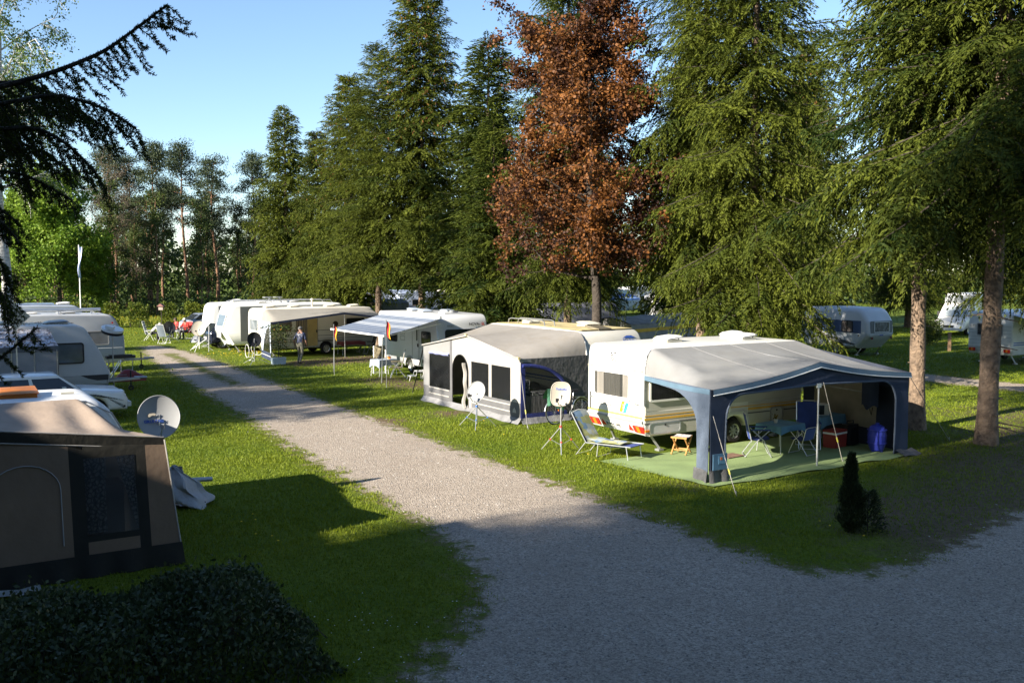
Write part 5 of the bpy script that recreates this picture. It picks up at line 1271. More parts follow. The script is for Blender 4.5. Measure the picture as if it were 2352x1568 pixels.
# ---- caravan with the beige sun awning (further up the lane)
WO = (-13.55, 50.3)
def windhund():
    L, W = 6.3, 2.3; bm = mat('ivory_shell', (0.66, 0.63, 0.55), 0.4, 0.05, 1.2, dirt=0.15, dirtcol=(0.35, 0.3, 0.2))
    o = caravan('caravan', 'ivory caravan with Windhund lettering under a beige sun awning', WO, RU, L, W, 2.48, 0.38, 3.55, bm, rear=dict(r=0.3, cut=0.25, kick=0.3), front=dict(r=0.3), rimm=alu)
    window(o, frame_of('rear', 0.05, 1.62, L, W), 1.35, 0.62, 0.06, 0.05, trimgrey, mglass)
    gas_lights(o, 'rear', (0.92, -0.92), 0.85, L, W, 0.26, 0.18)
    MB().box((-0.02, -0.1, 0.62), (0.02, 0.5, 0.12)).build('number_plate', white, o)
    for z in (1.02, 1.30, 0.86): stripe(o, 'right', 0.1, L - 0.05, z, 0.02, ink, L, W)
    window(o, frame_of('right', 1.05, 1.62, L, W), 1.15, 0.62, 0.08, 0.05, mat('brown_frame', (0.20, 0.12, 0.08), 0.6, 0.1), mat('brown_pane', (0.13, 0.10, 0.085), 0.15, 0.3))
    window(o, frame_of('right', 5.2, 1.62, L, W), 1.1, 0.6, 0.08, 0.03, trimgrey, dglass)
    text('Windhund 6', 0.24, frame_of('right', 5.35, 1.14, L, W), ink, o, shear=0.3, bold=0.006)
    door(o, 'right', 2.75, 0.45, 0.62, 1.72, L, W + 0.004, mat('door_yellow', (0.50, 0.38, 0.16), 0.5, 0.1))
    cv = MB()
    def fn(u, v): return (1.85 + 0.62 * u, -W / 2 - 0.03 - 0.015 * math.sin(u * 22), 0.48 + 1.7 * v)
    cvo = MB().sheet(fn, 22, 2).build('door_curtain', mat('beige_stripes', (0.40, 0.34, 0.25), 0.9, 0.1), o, smooth=80)
    for k in range(7): MB().box((1.89 + k * 0.09, -W / 2 - 0.05, 1.33), (0.03, 0.006, 1.7)).build('curtain_band', ink, cvo)
    MB().lathe([(0.0, 0.0), (0.13, 0.0), (0.15, -0.02), (0.0, -0.03)], 14, (4.05, -W / 2 - 0.01, 1.62), 'y').build('wreath', barkdark, o)
    for x, y in ((2.2, 0.2), (4.2, 0.1), (5.4, -0.3), (0.9, 0.3)): hatch(o, (x, y, 2.50), 0.5, cream, 0.03)
    MB().tube([(3.4, 0.6, 2.5), (3.4, 0.6, 2.85)], 0.05, 8).lathe([(0.0, 0.12), (0.1, 0.06), (0.1, 0.0)], 10, (3.4, 0.6, 2.85)).build('flue', cream, o)
    footprint(*WO, RU, -0.1, L, -3.4, 1.2)
    a = thing('awning', 'beige sun awning with dark blue edge over the walking man', 'awning', WO, RU)
    yb, yf = -W / 2 - 0.02, -3.6; X0, X1 = -0.30, 6.6; XM = 3.6
    def ez(x): k = (x - X0) / (XM - X0) if x < XM else (X1 - x) / (X1 - XM); return 1.93 + 0.40 * k
    def roof(u, v):
        t = u; b = (0.02 + 0.3 * (1 - math.cos(min(1, t / 0.08) * PI / 2)) + max(0, t - 0.08) / 0.92 * (L - 0.2), yb, 1.85 + 0.62 * math.sin(min(1, min(t, 1 - t) / 0.08) * PI / 2))
        x = X0 + (X1 - X0) * t; f = (x, yf, ez(x)); s = v
        return tuple(b[i] * (1 - s) + f[i] * s - (0.07 * math.sin(s * PI) if i == 2 else 0) for i in range(3))
    MB().sheet(roof, 60, 12).build('roof_sheet', mat('beige_roof_cloth', (0.38, 0.355, 0.31), 0.8, 0.06, 1.2, bump=0.3, bscale=3, trans=0.35), a, smooth=80)
    def vl(u, v): p = roof(u, 1.0); return (p[0], p[1] - 0.01, p[2] - 0.10 * v)
    MB().sheet(vl, 40, 1).build('valance', navy, a, smooth=80)
    # left side panel with clear window
    def sl(k): return (X0 * k, yb + (yf - yb) * k)
    bw = mat('blue_white_cloth', (0.34, 0.38, 0.46), 0.8, 0.2, 2)
    def sp(k, z, d=0.0): x, y = sl(k); return (x - d, y, z)
    MB().slab([sp(k, z) for k, z in ((0, 0.4), (0.15, 0.4), (0.3, 1.0), (0.55, 1.5), (0.9, 1.75), (0.93, 0.4), (1.0, 0.4), (1.0, 1.93), (0, 1.88))], (0.01, 0, 0)).build('side_panel', bw, a)
    MB().slab([sp(k, z) for k, z in ((0.15, 0.4), (0.93, 0.4), (0.9, 1.75), (0.55, 1.5), (0.3, 1.0))], (0.004, 0, 0)).build('clear_window', film, a)
    MB().slab([sp(k, z, 0.012) for k, z in ((0, 0.02), (1.0, 0.02), (1.0, 0.40), (0, 0.40))], (0.01, 0, 0)).build('blue_skirt', navy, a)
    MB().slab([sp(k, z, 0.02) for k, z in ((0, 0.22), (1.0, 0.22), (1.0, 0.24), (0, 0.24))], (0.006, 0, 0)).build('white_stripe', white, a)
    for x in (X0 + 0.03, XM, X1 - 0.05): MB().tube([(x, yf + 0.03, 0.0), (x, yf + 0.03, ez(x) - 0.02)], 0.016, 6).build('pole', alu, a)
windhund()

# ---- two more white caravans up the lane
def up_lane():
    L, W = 6.8, 2.3
    bm = mat('white_green_shell', (0.78, 0.78, 0.75), 0.35, 0.05, 1.2); flank = mat('painted_flank_shade', (0.13, 0.14, 0.135), 0.4, 0.06)  # flank: the side's shade painted as a dark sheet over the white shell
    o = caravan('caravan', 'white caravan with rounded nose, shade painted on its flank, and long roof rails', (-16.1, 52.9), RU, L, W, 2.62, 0.40, 3.8, bm, rear=dict(r=0.5, kick=0.55, cut=0.25, pts=[(-0.10, 1.15, 0.3), (0.35, 2.60, 0.5)]), front=dict(r=0.4), r=0.10)
    stripe(o, 'right', 0.75, L - 0.2, 1.55, 1.9, flank, L, W, 'flank_shade_sheet', 0.006)
    fr = tilt((Vector((0.0, 0.0, 1.72)), Vector((0, -1, 0)), Vector((0, 0, 1)), Vector((-1, 0, 0))), -0.30)
    window(o, (fr[0] + Vector((0.03, 0, 0)), *fr[1:]), 1.45, 0.72, 0.06, 0.03, white, mglass, 0.03)
    fr2 = (Vector((-0.10, 0, 0.95)), Vector((0, -1, 0)), Vector((0, 0, 1)), Vector((-1, 0, 0)))
    MB().slab([on(fr2, x, y, 0.01) for x, y in rrect(0.9, 0.36, 0.08)], fr2[3] * 0.012).build('front_locker', trimgrey, o)
    MB().lathe([(0.0, 0.05), (0.12, 0.04), (0.13, 0.0)], 14, (-0.02, -0.75, 0.55), 'x').build('fog_lamp', white, o)
    for y in (-0.75, 0.75): MB().tube([(0.5, y, 2.55), (0.55, y, 2.76), (0.75, y, 2.80), (L - 0.7, y, 2.80), (L - 0.55, y, 2.6)], 0.025, 6).build('roof_rail', alu, o, smooth=60)
    for x in (1.6, 3.2, 4.8): MB().tube([(x, -0.75, 2.80), (x, 0.75, 2.80)], 0.018, 6).build('roof_bar', alu, o)
    hatch(o, (2.3, 0, 2.63), 0.5, white); hatch(o, (4.2, 0.2, 2.63), 0.5, white)
    for x in (3.0, 3.6): MB().bar((x, -0.2, 2.64), (x - 0.25, 0.2, 2.95), 0.04).bar((x, 0.4, 2.64), (x - 0.25, 0.2, 2.95), 0.04).box((x - 0.3, 0.2, 2.95), (0.4, 0.5, 0.05)).build('folded_aerial', steel, o)
    MB().tube([(-0.65, 0.15, 0.0), (-0.62, 0.15, 1.45)], 0.022, 6).build('support_post', steel, o)
    footprint(-16.1, 52.9, RU, -0.3, L, -1.2, 1.2)
    L2 = 5.6
    o = caravan('caravan', 'small white caravan furthest up the lane with shade painted on its side', (-18.4, 57.6), RU, L2, 2.2, 2.55, 0.40, 3.0, bm, rear=dict(r=0.45, kick=0.4, pts=[(0.0, 1.5, 0.2), (0.18, 2.52, 0.45)]), front=dict(r=0.4), r=0.12)
    stripe(o, 'right', 0.45, L2 - 0.2, 1.5, 1.7, flank, L2, 2.2, 'flank_shade_sheet', 0.006)
    window(o, tilt((Vector((0.05, 0.0, 1.66)), Vector((0, -1, 0)), Vector((0, 0, 1)), Vector((-1, 0, 0))), -0.16), 1.2, 0.60, 0.06, 0.04, white, mglass, 0.03)
    hatch(o, (1.8, 0, 2.56), 0.5, white)
    footprint(-18.4, 57.6, RU, -0.1, L2, -1.2, 1.2)
up_lane()

# ---- left-hand pitch, nearest: beige tent awning and its caravan
TO = (-6.95, 16.35)                               # near side of that caravan at its front end
def left_tent():
    L, W = 4.6, 2.1
    ox, oy = TO[0] - UX * (L - 0.55) - UY * W / 2 * 1, TO[1] - UY * (L - 0.55) + UX * W / 2
    bm = mat('mottled_white_shell', (0.66, 0.67, 0.68), 0.5, 0.1, 2.5, dirt=0.35, dirtcol=(0.42, 0.38, 0.30))
    o = caravan('caravan', 'old caravan with mottled white roof and open orange roof hatch behind the beige awning', (ox, oy), RU, L, W, 2.28, 0.45, 2.2, bm, rear=dict(r=0.4), front=dict(r=0.6, kick=0.4, pts=[(L - 0.62, 2.28, 0.5), (L - 0.05, 1.3, 0.3)]), r=0.14, drawbar=1)
    hm = mat('orange_acrylic', (0.62, 0.20, 0.025), 0.3, 0.15, trans=0.3)
    h = MB(); hx, hy, hz = L - 1.95, 0.10, 2.33
    h.box((hx, hy - 0.34, hz), (0.75, 0.04, 0.08)).box((hx, hy + 0.34, hz), (0.75, 0.04, 0.08)).box((hx - 0.37, hy, hz), (0.04, 0.7, 0.08)).box((hx + 0.37, hy, hz), (0.04, 0.7, 0.08))
    ho = h.build('roof_hatch', hm, o)
    def lid(u, v): return (hx - 0.42 + 0.84 * u, hy - 0.38 + 0.76 * v, hz + 0.05 + 0.05 * v + 0.03 * math.sin(u * PI) * math.sin(v * PI))
    MB().sheet(lid, 6, 6, 0.02).build('hatch_lid', hm, ho, smooth=50)
    MB().box((L - 1.05, 0.05, 2.31), (0.22, 0.05, 0.03)).build('roof_handle', cream, o)
    rail(o, [(0.5, -W / 2 + 0.05, 2.27), (L - 0.9, -W / 2 + 0.05, 2.27), (L - 0.5, -W / 2, 2.05), (L - 0.1, -W / 2, 1.3)], 0.015, alu)
    footprint(ox, oy, RU, 0, L + 0.1, -1.1, 1.1)
    # tent awning in its own frame: x along the caravan, y away from it negative
    a = thing('tent_awning', 'beige tent awning with dark green trim and patterned curtain, nearest on the left', 'awning', TO, RU)
    beige = mat('beige_canvas', (0.30, 0.235, 0.185), 0.9, 0.08, 2, bump=0.25, bscale=5, dirt=0.15); beige_shade = mat('beige_canvas_painted_shade', (0.17, 0.118, 0.08), 0.9, 0.08, 2, bump=0.25, bscale=5, dirt=0.15); dk = mat('dark_green_canvas', (0.015, 0.014, 0.010), 0.85, 0.2, 3, bump=0.2, bscale=8)  # front wall: beige cloth with its shade put into a darker colour
    yf = -2.15; XR = 0.45; XLf = -4.2
    def topz(x): return 1.90 - 0.10 * max(-2.4, min(0.0, x - XR)) * 1.3
    def roof(u, v):
        x = XLf + (XR - XLf) * u; s = v
        xb = XLf + (-0.1 - XLf) * u
        zb = 2.33 - 0.38 * max(0.0, (u - 0.90) / 0.10) ** 1.5
        zf = topz(x)
        z = zb * (1 - s) + zf * s - 0.07 * math.sin(s * PI)
        z += 0.040 * math.sin(x * 9 + s * 4.0 + 0.6 * math.sin(x * 3)) * math.sin(s * PI) ** 0.7 * (0.4 + 0.6 * u ** 3)
        return (xb * (1 - s) + x * s, 0.0 + yf * s - 0.02, z)
    MB().sheet(roof, 130, 24).build('roof_sheet', beige, a, smooth=80)
    def vb(u, v): p = roof(u, 1.0); return (p[0], p[1] - 0.015 - 0.015 * v, p[2] - 0.16 * v)
    MB().sheet(vb, 50, 2).build('valance', dk, a, smooth=80)
    MB().tube([tuple(vb(i / 50, 1.0)) for i in range(51)], 0.009, 5).build('piping', whitecloth, a, smooth=60)
    MB().tube([tuple(Vector(vb(i / 50, 0.0)) + Vector((0, 0, 0.012))) for i in range(51)], 0.009, 5).build('piping', whitecloth, a, smooth=60)
    # front wall leans outwards to the foot
    def fw(x, z): k = 1 - z / 1.9; return (x + (0.16 * k if x > 0.2 else 0.0) * (1 if x > 0.2 else 0), yf - 0.05 - 0.40 * k, z)
    def panel(P, m, name, d=0.0, t=0.01): return MB().slab([(p[0], p[1] - d, p[2]) for p in (fw(x, z) for x, z in P)], (0, t, 0)).build(name, m, a)
    top = lambda x: topz(x) - 0.06
    panel([(XLf, 0.30), (-2.05, 0.30), (-2.05, top(-2.05)), (XLf, top(XLf))], beige_shade, 'wall_panel')
    panel([(-2.05, 0.30), (-0.92, 0.30), (-0.92, top(-0.92)), (-2.05, top(-2.05))], beige_shade, 'wall_panel')
    panel([(-0.92, 0.30), (-0.72, 0.30), (-0.72, 1.83), (-0.92, 1.9)], dk, 'dark_band'); panel([(0.0, 0.30), (0.16, 0.30), (0.16, 1.83), (0.0, 1.83)], dk, 'dark_band')
    panel([(-0.72, 1.70), (0.0, 1.70), (0.0, 1.84), (-0.72, 1.88)], dk, 'dark_band'); panel([(-0.72, 0.50), (0.0, 0.50), (0.0, 0.59), (-0.72, 0.59)], dk, 'dark_band')
    panel([(-0.72, 0.30), (0.0, 0.30), (0.0, 0.50), (-0.72, 0.50)], beige_shade, 'wall_panel')
    panel([(0.16, 0.30), (XR, 0.30), (XR, 1.80), (0.16, 1.82)], beige_shade, 'wall_panel')
    panel([(-0.72, 0.59), (0.0, 0.59), (0.0, 1.70), (-0.72, 1.70)], film, 'clear_window', 0.004, 0.003)
    cm = bpy.data.materials.new('patterned_curtain'); t, p = nodes_of(cm); N, Lk = t.nodes, t.links
    tc = N.new('ShaderNodeTexCoord'); vo = N.new('ShaderNodeTexVoronoi'); vo.feature = 'DISTANCE_TO_EDGE'; vo.inputs['Scale'].default_value = 16; Lk.new(tc.outputs['Object'], vo.inputs['Vector'])
    rp = N.new('ShaderNodeMapRange'); rp.inputs[1].default_value = 0.05; rp.inputs[2].default_value = 0.22; Lk.new(vo.outputs[0], rp.inputs[0])
    mx = N.new('ShaderNodeMixRGB'); mx.inputs[1].default_value = (0.09, 0.085, 0.08, 1); mx.inputs[2].default_value = (0.40, 0.38, 0.36, 1); Lk.new(rp.outputs[0], mx.inputs[0]); Lk.new(mx.outputs[0], p.inputs['Base Color'])
    def cur(x0, x1, x0b, x1b):
        def fn(u, v):
            xa = x0b + (x0 - x0b) * v; xb = x1b + (x1 - x1b) * v; q = fw(xa + (xb - xa) * u, 0.61 + 1.08 * v)
            return (q[0], q[1] + 0.04 + 0.015 * math.sin(u * 20), q[2])
        MB().sheet(fn, 24, 6).build('curtain', cm, a, smooth=80)
    cur(-0.72, -0.42, -0.72, -0.44); cur(-0.26, 0.0, -0.02, 0.0)
    def skirtf(u, v): x = XLf + (XR + 0.02 - XLf) * u; q = fw(x, 0.32 * (1 - v) + 0.01); return (q[0], q[1] - 0.02 - 0.03 * math.sin(u * 60) * v - 0.02 * v, q[2])
    MB().sheet(skirtf, 110, 4).build('mud_skirt', dk, a, smooth=80)
    def flapf(u, v): q = fw(-4.0 + 2.6 * u, 0.0); return (q[0], q[1] - 0.08 - 0.30 * v, 0.015 + 0.03 * abs(math.sin(u * 14 + v * 3)))
    MB().sheet(flapf, 40, 4).build('ground_flap', mat('grey_plastic_sheet', (0.28, 0.30, 0.29), 0.4, 0.2, 5), a, smooth=80)
    # zipped arch door outline and corner seam
    zp = [fw(-2.0, 0.5)] + [fw(-2.0 + 0.475 - 0.475 * math.cos(b), 1.30 + 0.38 * math.sin(b)) for b in [PI * i / 14 for i in range(15)]] + [fw(-1.05, 0.5)]
    MB().tube([(p[0], p[1] - 0.012, p[2]) for p in zp], 0.008, 4).build('zip', trimgrey, a)
    MB().tube([fw(XR, 0.0), fw(XR, 1.0), fw(XR, 1.88)], 0.012, 5).build('corner_piping', whitecloth, a)
    def sd(u, v): q = fw(XR, 0.02 + 1.84 * v); k = 1 - v; return (q[0] * (1 - u) + (-0.1 + 0.1 * k) * u, q[1] * (1 - u) + 0.0 * u, q[2] + 0.06 * u * v - 0.09 * math.sin(u * PI) * v)
    MB().sheet(sd, 10, 12).build('end_wall', beige, a, smooth=80)
    for x in (XLf, -0.95, XR - 0.05): MB().tube([(x, yf + 0.05, 0.0), (x, yf + 0.05, topz(x) - 0.1)], 0.015, 6).build('pole', steel, a)
    MB().slab([(XLf, -0.3, 0.02), (XR, -0.3, 0.02), (XR, yf, 0.02), (XLf, yf, 0.02)], (0, 0, 0.01)).build('groundsheet', mat('brown_groundsheet', (0.09, 0.06, 0.04), 0.9, 0.2), a)
    MB().box((-0.35, -1.0, 0.55), (0.7, 0.5, 1.05)).build('cupboard', mat('brown_wood', (0.16, 0.07, 0.03), 0.6, 0.3), a)
    footprint(*TO, RU, -4.3, 0.55, -2.5, 0)
left_tent()

# ---- left row: caravan with leaf-strewn awning, the one behind and two far ones
def left_row():
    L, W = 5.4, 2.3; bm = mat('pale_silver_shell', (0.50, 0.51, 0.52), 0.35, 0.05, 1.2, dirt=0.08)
    fx, fy = -14.4, 34.2; ox, oy = fx - UX * L - UY * W / 2, fy - UY * L + UX * W / 2
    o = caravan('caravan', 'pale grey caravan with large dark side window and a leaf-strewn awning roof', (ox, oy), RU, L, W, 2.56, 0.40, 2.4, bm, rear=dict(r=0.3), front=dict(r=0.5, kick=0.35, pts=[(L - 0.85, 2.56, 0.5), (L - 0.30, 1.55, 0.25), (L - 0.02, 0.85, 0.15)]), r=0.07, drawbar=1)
    window(o, frame_of('right', L - 1.42, 1.58, L, W), 1.12, 0.74, 0.10, 0.05, black, mglass, 0.03)
    fr = frame_of('right', L - 0.55, 0.66, L, W)
    MB().slab([on(fr, x, y, 0.002) for x, y in ((-0.45, 0.12), (0.48, 0.12), (0.46, -0.08), (0.1, -0.08), (-0.2, 0.0))], fr[3] * 0.004).build('swoosh', ink, o)
    fr = frame_of('right', L - 2.05, 1.55, L, W)
    MB().slab([on(fr, x, y, 0.002) for x, y in ((0, 0.45), (0.02, 0.1), (0.12, -0.3), (0.3, -0.48), (0.26, -0.52), (0.06, -0.36), (-0.04, 0.0), (-0.05, 0.45))], fr[3] * 0.006).build('curved_band', ink, o)
    hatch(o, (L - 1.6, 0.1, 2.58), 0.7, mat('grey_dome', (0.35, 0.36, 0.37), 0.3, 0.1), 0.02)
    hatch(o, (L - 3.4, 0.1, 2.58), 0.6, cream, 0.02)
    lit = MB(); rg = np.random.default_rng(3)
    def litter(n, fpos):
        V = []
        for _ in range(n):
            p, nrm = fpos(); a = rg.uniform(0, 6.28); s = rg.uniform(0.03, 0.075); q = rg.uniform(0.3, 0.6)
            for i, j in ((1, 0), (0, q), (-1, 0), (0, -q)): V.append((p[0] + s * (i * math.cos(a) - j * math.sin(a)), p[1] + s * (i * math.sin(a) + j * math.cos(a)), p[2] + 0.012 + rg.uniform(0, 0.02) - nrm * s * (i * math.sin(a) + j * math.cos(a))))
        return np.array(V)
    leafm = leafmat('dead_leaves', (0.06, 0.03, 0.012), (0.22, 0.11, 0.04), 0.1, 0.9)
    aw = thing('awning', 'grey awning roof strewn with brown dead leaves on the left', 'awning', (ox, oy), RU)
    def roof(u, v): x = 0.1 + (L - 2.05) * u; return (x, -W / 2 - 0.03 - 2.3 * v, 2.46 - 0.42 * v - 0.05 * math.sin(v * PI) * (0.7 + 0.3 * math.sin(u * 20)))
    MB().sheet(roof, 40, 12).build('roof_sheet', mat('silver_canvas', (0.46, 0.47, 0.52), 0.7, 0.1, 2, bump=0.4, bscale=4), aw, smooth=80)
    def fp(): 
        u, v = rg.random(), rg.random(); return roof(u, v), 0.18
    V = litter(900, fp); lo = npmesh('dead_leaves', V, np.arange(len(V)).reshape(-1, 4), leafm, aw, tint=np.repeat(rg.random(len(V) // 4), 4)); lo['kind'] = 'stuff'
    def fp2(): return (rg.uniform(0.3, L - 1.1), rg.uniform(-1.05, 1.05), 2.59), 0.0
    V = litter(420, fp2); lo = npmesh('dead_leaves', V, np.arange(len(V)).reshape(-1, 4), leafm, o, tint=np.repeat(rg.random(len(V) // 4), 4)); lo['kind'] = 'stuff'
    def vl(u, v): p = roof(u, 1.0); return (p[0], p[1] - 0.01, p[2] - 0.18 * v)
    MB().sheet(vl, 30, 1).build('valance', mat('slate_valance', (0.09, 0.10, 0.12), 0.8, 0.1), aw, smooth=80)
    x1 = 0.1 + L - 2.05
    def fwall(x0, x1_, m, nm): return MB().slab([(x0, -W / 2 - 2.32, 0.05), (x1_, -W / 2 - 2.32, 0.05), (x1_, -W / 2 - 2.32, 1.92), (x0, -W / 2 - 2.32, 1.92)], (0, 0.01, 0)).build(nm, m, aw)
    for k in range(5): fwall(0.12 + k * 0.66, 0.12 + k * 0.66 + 0.62, mat('grey_wall_canvas', (0.24, 0.25, 0.27), 0.8, 0.1), 'wall_panel')
    for k in range(6): MB().tube([(0.10 + k * 0.66, -W / 2 - 2.33, 0.05), (0.10 + k * 0.66, -W / 2 - 2.33, 1.92)], 0.014, 5).build('wall_seam', alu, aw)
    MB().slab([(x1, -W / 2 - 0.03, 0.05), (x1, -W / 2 - 2.3, 0.05), (x1, -W / 2 - 2.3, 1.95), (x1, -W / 2 - 0.03, 2.4)], (-0.01, 0, 0)).build('end_wall', mat('grey_wall_canvas', (0.24, 0.25, 0.27)), aw)
    footprint(ox, oy, RU, 0, L, -3.5, 1.2)
    # next one behind
    L2 = 6.2; fx, fy = -17.1, 42.2; ox2, oy2 = fx - UX * L2 - UY * W / 2, fy - UY * L2 + UX * W / 2
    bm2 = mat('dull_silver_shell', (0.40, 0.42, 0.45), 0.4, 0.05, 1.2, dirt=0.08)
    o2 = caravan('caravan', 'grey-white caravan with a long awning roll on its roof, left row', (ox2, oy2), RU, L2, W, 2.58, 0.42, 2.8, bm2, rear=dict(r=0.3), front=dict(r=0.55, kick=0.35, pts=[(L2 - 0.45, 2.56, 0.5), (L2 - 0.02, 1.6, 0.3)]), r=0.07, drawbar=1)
    window(o2, frame_of('right', L2 - 1.1, 1.55, L2, W), 0.9, 0.62, 0.06, 0.04, trimgrey, mglass, 0.025)
    stripe(o2, 'right', L2 - 1.1, L2 - 0.1, 1.10, 0.02, white, L2, W)
    MB().tube([(1.0, -0.7, 2.78), (L2 - 0.9, -0.7, 2.78)], 0.07, 10).build('awning_roll', alu, o2, smooth=50)
    for x in (2.2, 3.6, 4.9): MB().bar((x, -1.0, 2.6), (x, -0.7, 2.74), 0.04).bar((x + 0.25, -0.3, 2.6), (x, -0.7, 2.74), 0.03).build('roof_bracket', alu, o2)
    hatch(o2, (L2 - 2.2, 0.1, 2.6), 0.7, mat('grey_dome', (0.35, 0.36, 0.37)), 0.0); hatch(o2, (L2 - 3.6, 0.1, 2.6), 0.5, white, 0.0)
    MB().lathe([(0.0, 0.0), (0.04, 0.0), (0.0, 0.02)], 8, (L2 - 0.5, -W / 2 - 0.01, 2.2), 'y').build('marker_lamp', redlens, o2)
    footprint(ox2, oy2, RU, 0, L2, -1.3, 1.3)
    # far one: only its roof shows
    L3 = 5.0; fx, fy = -23.0, 52.2; ox3, oy3 = fx - UX * L3 - UY * W / 2, fy - UY * L3 + UX * W / 2
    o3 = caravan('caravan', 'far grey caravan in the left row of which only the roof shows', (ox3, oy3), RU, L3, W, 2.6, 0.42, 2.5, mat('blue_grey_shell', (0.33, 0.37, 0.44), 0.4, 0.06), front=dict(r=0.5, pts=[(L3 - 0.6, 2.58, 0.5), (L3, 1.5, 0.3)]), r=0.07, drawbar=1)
    MB().box((2.2, 0.1, 2.68), (2.2, 1.2, 0.06)).build('solar_panel', mat('solar_glass', (0.35, 0.45, 0.6), 0.15, 0.15), o3)
    hatch(o3, (L3 - 1.2, 0, 2.63), 0.6, white, 0.02)
    window(o3, frame_of('right', L3 - 1.2, 1.6, L3, W), 0.9, 0.6, 0.06, 0.03, trimgrey, mglass)
left_row()

# ---- right background: vintage caravan, motorhome, awning caravan
def right_back():
    VO = (19.3, 50.3); L, W = 4.4, 2.15
    bm = mat('vintage_white', (0.52, 0.54, 0.56), 0.4, 0.05, 1.2, dirt=0.12); bl = mat('vintage_blue', (0.055, 0.085, 0.16), 0.4, 0.08)
    o = caravan('caravan', 'rounded vintage caravan, white with a dark blue window band, under the spruces', VO, RV, L, W, 2.50, 0.38, 1.85, bm, rear=dict(r=0.7, kick=0.5, cut=0.45, pts=[(-0.18, 1.1, 0.3), (-0.12, 1.8, 0.4), (0.35, 2.50, 0.7)]), front=dict(r=0.7, kick=0.5, cut=0.3, pts=[(L - 0.4, 2.5, 0.7), (L, 1.6, 0.4)]), r=0.22, wr=0.33)
    stripe(o, 'left', 0.28, L - 0.25, 1.52, 0.66, bl, L, W, 'blue_band', 0.004)
    window(o, frame_of('left', 1.15, 1.53, L, W + 0.01), 0.72, 0.60, 0.10, 0.03, black, None, 0.03, [(-0.95, -0.1, mat('faded_curtain', (0.35, 0.29, 0.28), 0.9, 0.35, 4, stretch=(9, 9, 0.4))), (0.05, 0.95, mat('faded_curtain', (0.35, 0.29, 0.28)))], True)
    window(o, frame_of('left', 3.2, 1.53, L, W + 0.01), 0.8, 0.60, 0.10, 0.03, black, mglass, 0.03)
    fr = (Vector((-0.16, 0, 1.52)), Vector((0, -1, 0)), Vector((0, 0, 1)), Vector((-1, 0, 0)))
    MB().slab([on(fr, x, y, -0.02) for x, y in rrect(1.75, 0.64, 0.05)], fr[3] * 0.03).build('window_field', mat('olive_grey', (0.15, 0.16, 0.155), 0.5, 0.1), o)
    window(o, (fr[0] + Vector((-0.012, 0, 0)), *fr[1:]), 1.25, 0.58, 0.05, 0.05, greywhite, None, 0.03, [(-1, 1, mat('lace_curtain', (0.42, 0.41, 0.38), 0.9, 0.5, 7))], True)
    fr2 = (Vector((-0.17, 0, 0.95)), Vector((0, -1, 0)), Vector((0, 0, 1)), Vector((-1, 0, 0)))
    for sd in (-1, 1): MB().slab([on(fr2, sd * 0.78 + x, y, 0.0) for x, y in rrect(0.16, 0.13, 0.02)], fr2[3] * 0.03).build('tail_light', mat('dull_red_lens', (0.12, 0.02, 0.02), 0.3, 0.1), o)
    MB().slab([on(fr2, x, y + 0.14, 0.0) for x, y in rrect(0.3, 0.06, 0.01)], fr2[3] * 0.01).build('name_badge', inkblue, o)
    MB().lathe([(0.0, 0.0), (0.05, 0.0), (0.0, 0.02)], 8, (0.42, W / 2 + 0.005, 1.08), 'y').build('filler_cap', black, o)
    MB().tube([(0.12, W / 2 - 0.1, 1.19), (1.0, W / 2 + 0.01, 1.19), (L - 0.3, W / 2 + 0.01, 1.19)], 0.012, 5).build('trim_line', alu, o)
    footprint(*VO, RV, 0, L, -1.2, 1.2)
    # caravan with its own awning at the right edge
    RO = (23.0, 46.0); L, W = 5.4, 2.25
    o = caravan('caravan', 'white corrugated caravan with orange lamps at the right edge beyond the second lane', RO, RU, L, W, 2.50, 0.45, 3.0, mat('corrugated_white', (0.62, 0.62, 0.60), 0.45, 0.06), rear=dict(r=0.35, pts=[(0, 1.9, 0.1), (0.1, 2.5, 0.3)]), r=0.08)
    for k in range(8): stripe(o, 'rear', -1.05, 1.05, 0.62 + k * 0.17, 0.012, trimgrey, L, W, 'rib', 0.008)
    window(o, frame_of('rear', 0.0, 1.65, L, W), 1.3, 0.6, 0.06, 0.04, trimgrey, dglass, 0.03)
    gas_lights(o, 'rear', (0.88, -0.88), 0.66, L, W, 0.32, 0.16)
    for z in (0.95, 1.05): stripe(o, 'right', 0.1, L - 0.1, z, 0.05, inkblue, L, W)
    window(o, frame_of('right', 1.6, 1.65, L, W), 1.3, 0.6, 0.06, 0.04, black, dglass, 0.03)
    hatch_panel(o, 'right', 1.3, 0.72, 0.6, 0.3, L, W)
    a = thing('awning', 'pale awning with dark blue leg at the right edge beyond the second lane', 'awning', RO, RU)
    def roof(u, v): return (-0.2 + 5.4 * u, -W / 2 - 0.02 - 2.4 * v, 2.42 - 0.45 * v - 0.06 * math.sin(v * PI))
    MB().sheet(roof, 24, 8).build('roof_sheet', mat('blue_white_roof', (0.42, 0.46, 0.52), 0.7, 0.1), a, smooth=80)
    def vl(u, v): p = roof(u, 1.0); return (p[0], p[1] - 0.01, p[2] - (0.10 + 0.03 * abs(math.sin(u * 40))) * v)
    MB().sheet(vl, 60, 1).build('valance', white, a)
    MB().slab([(-0.2, -W / 2 - 2.40, 0.02), (-0.2, -W / 2 - 1.85, 0.02), (-0.2, -W / 2 - 1.9, 1.98), (-0.2, -W / 2 - 2.40, 1.92)], (0.01, 0, 0)).build('side_leg', navy, a)
    MB().tube([(-0.2, -W / 2 - 2.40, 1.9), (-1.1, -W / 2 - 3.2, 0.0)], 0.012, 5).build('guy_rope', black, a)
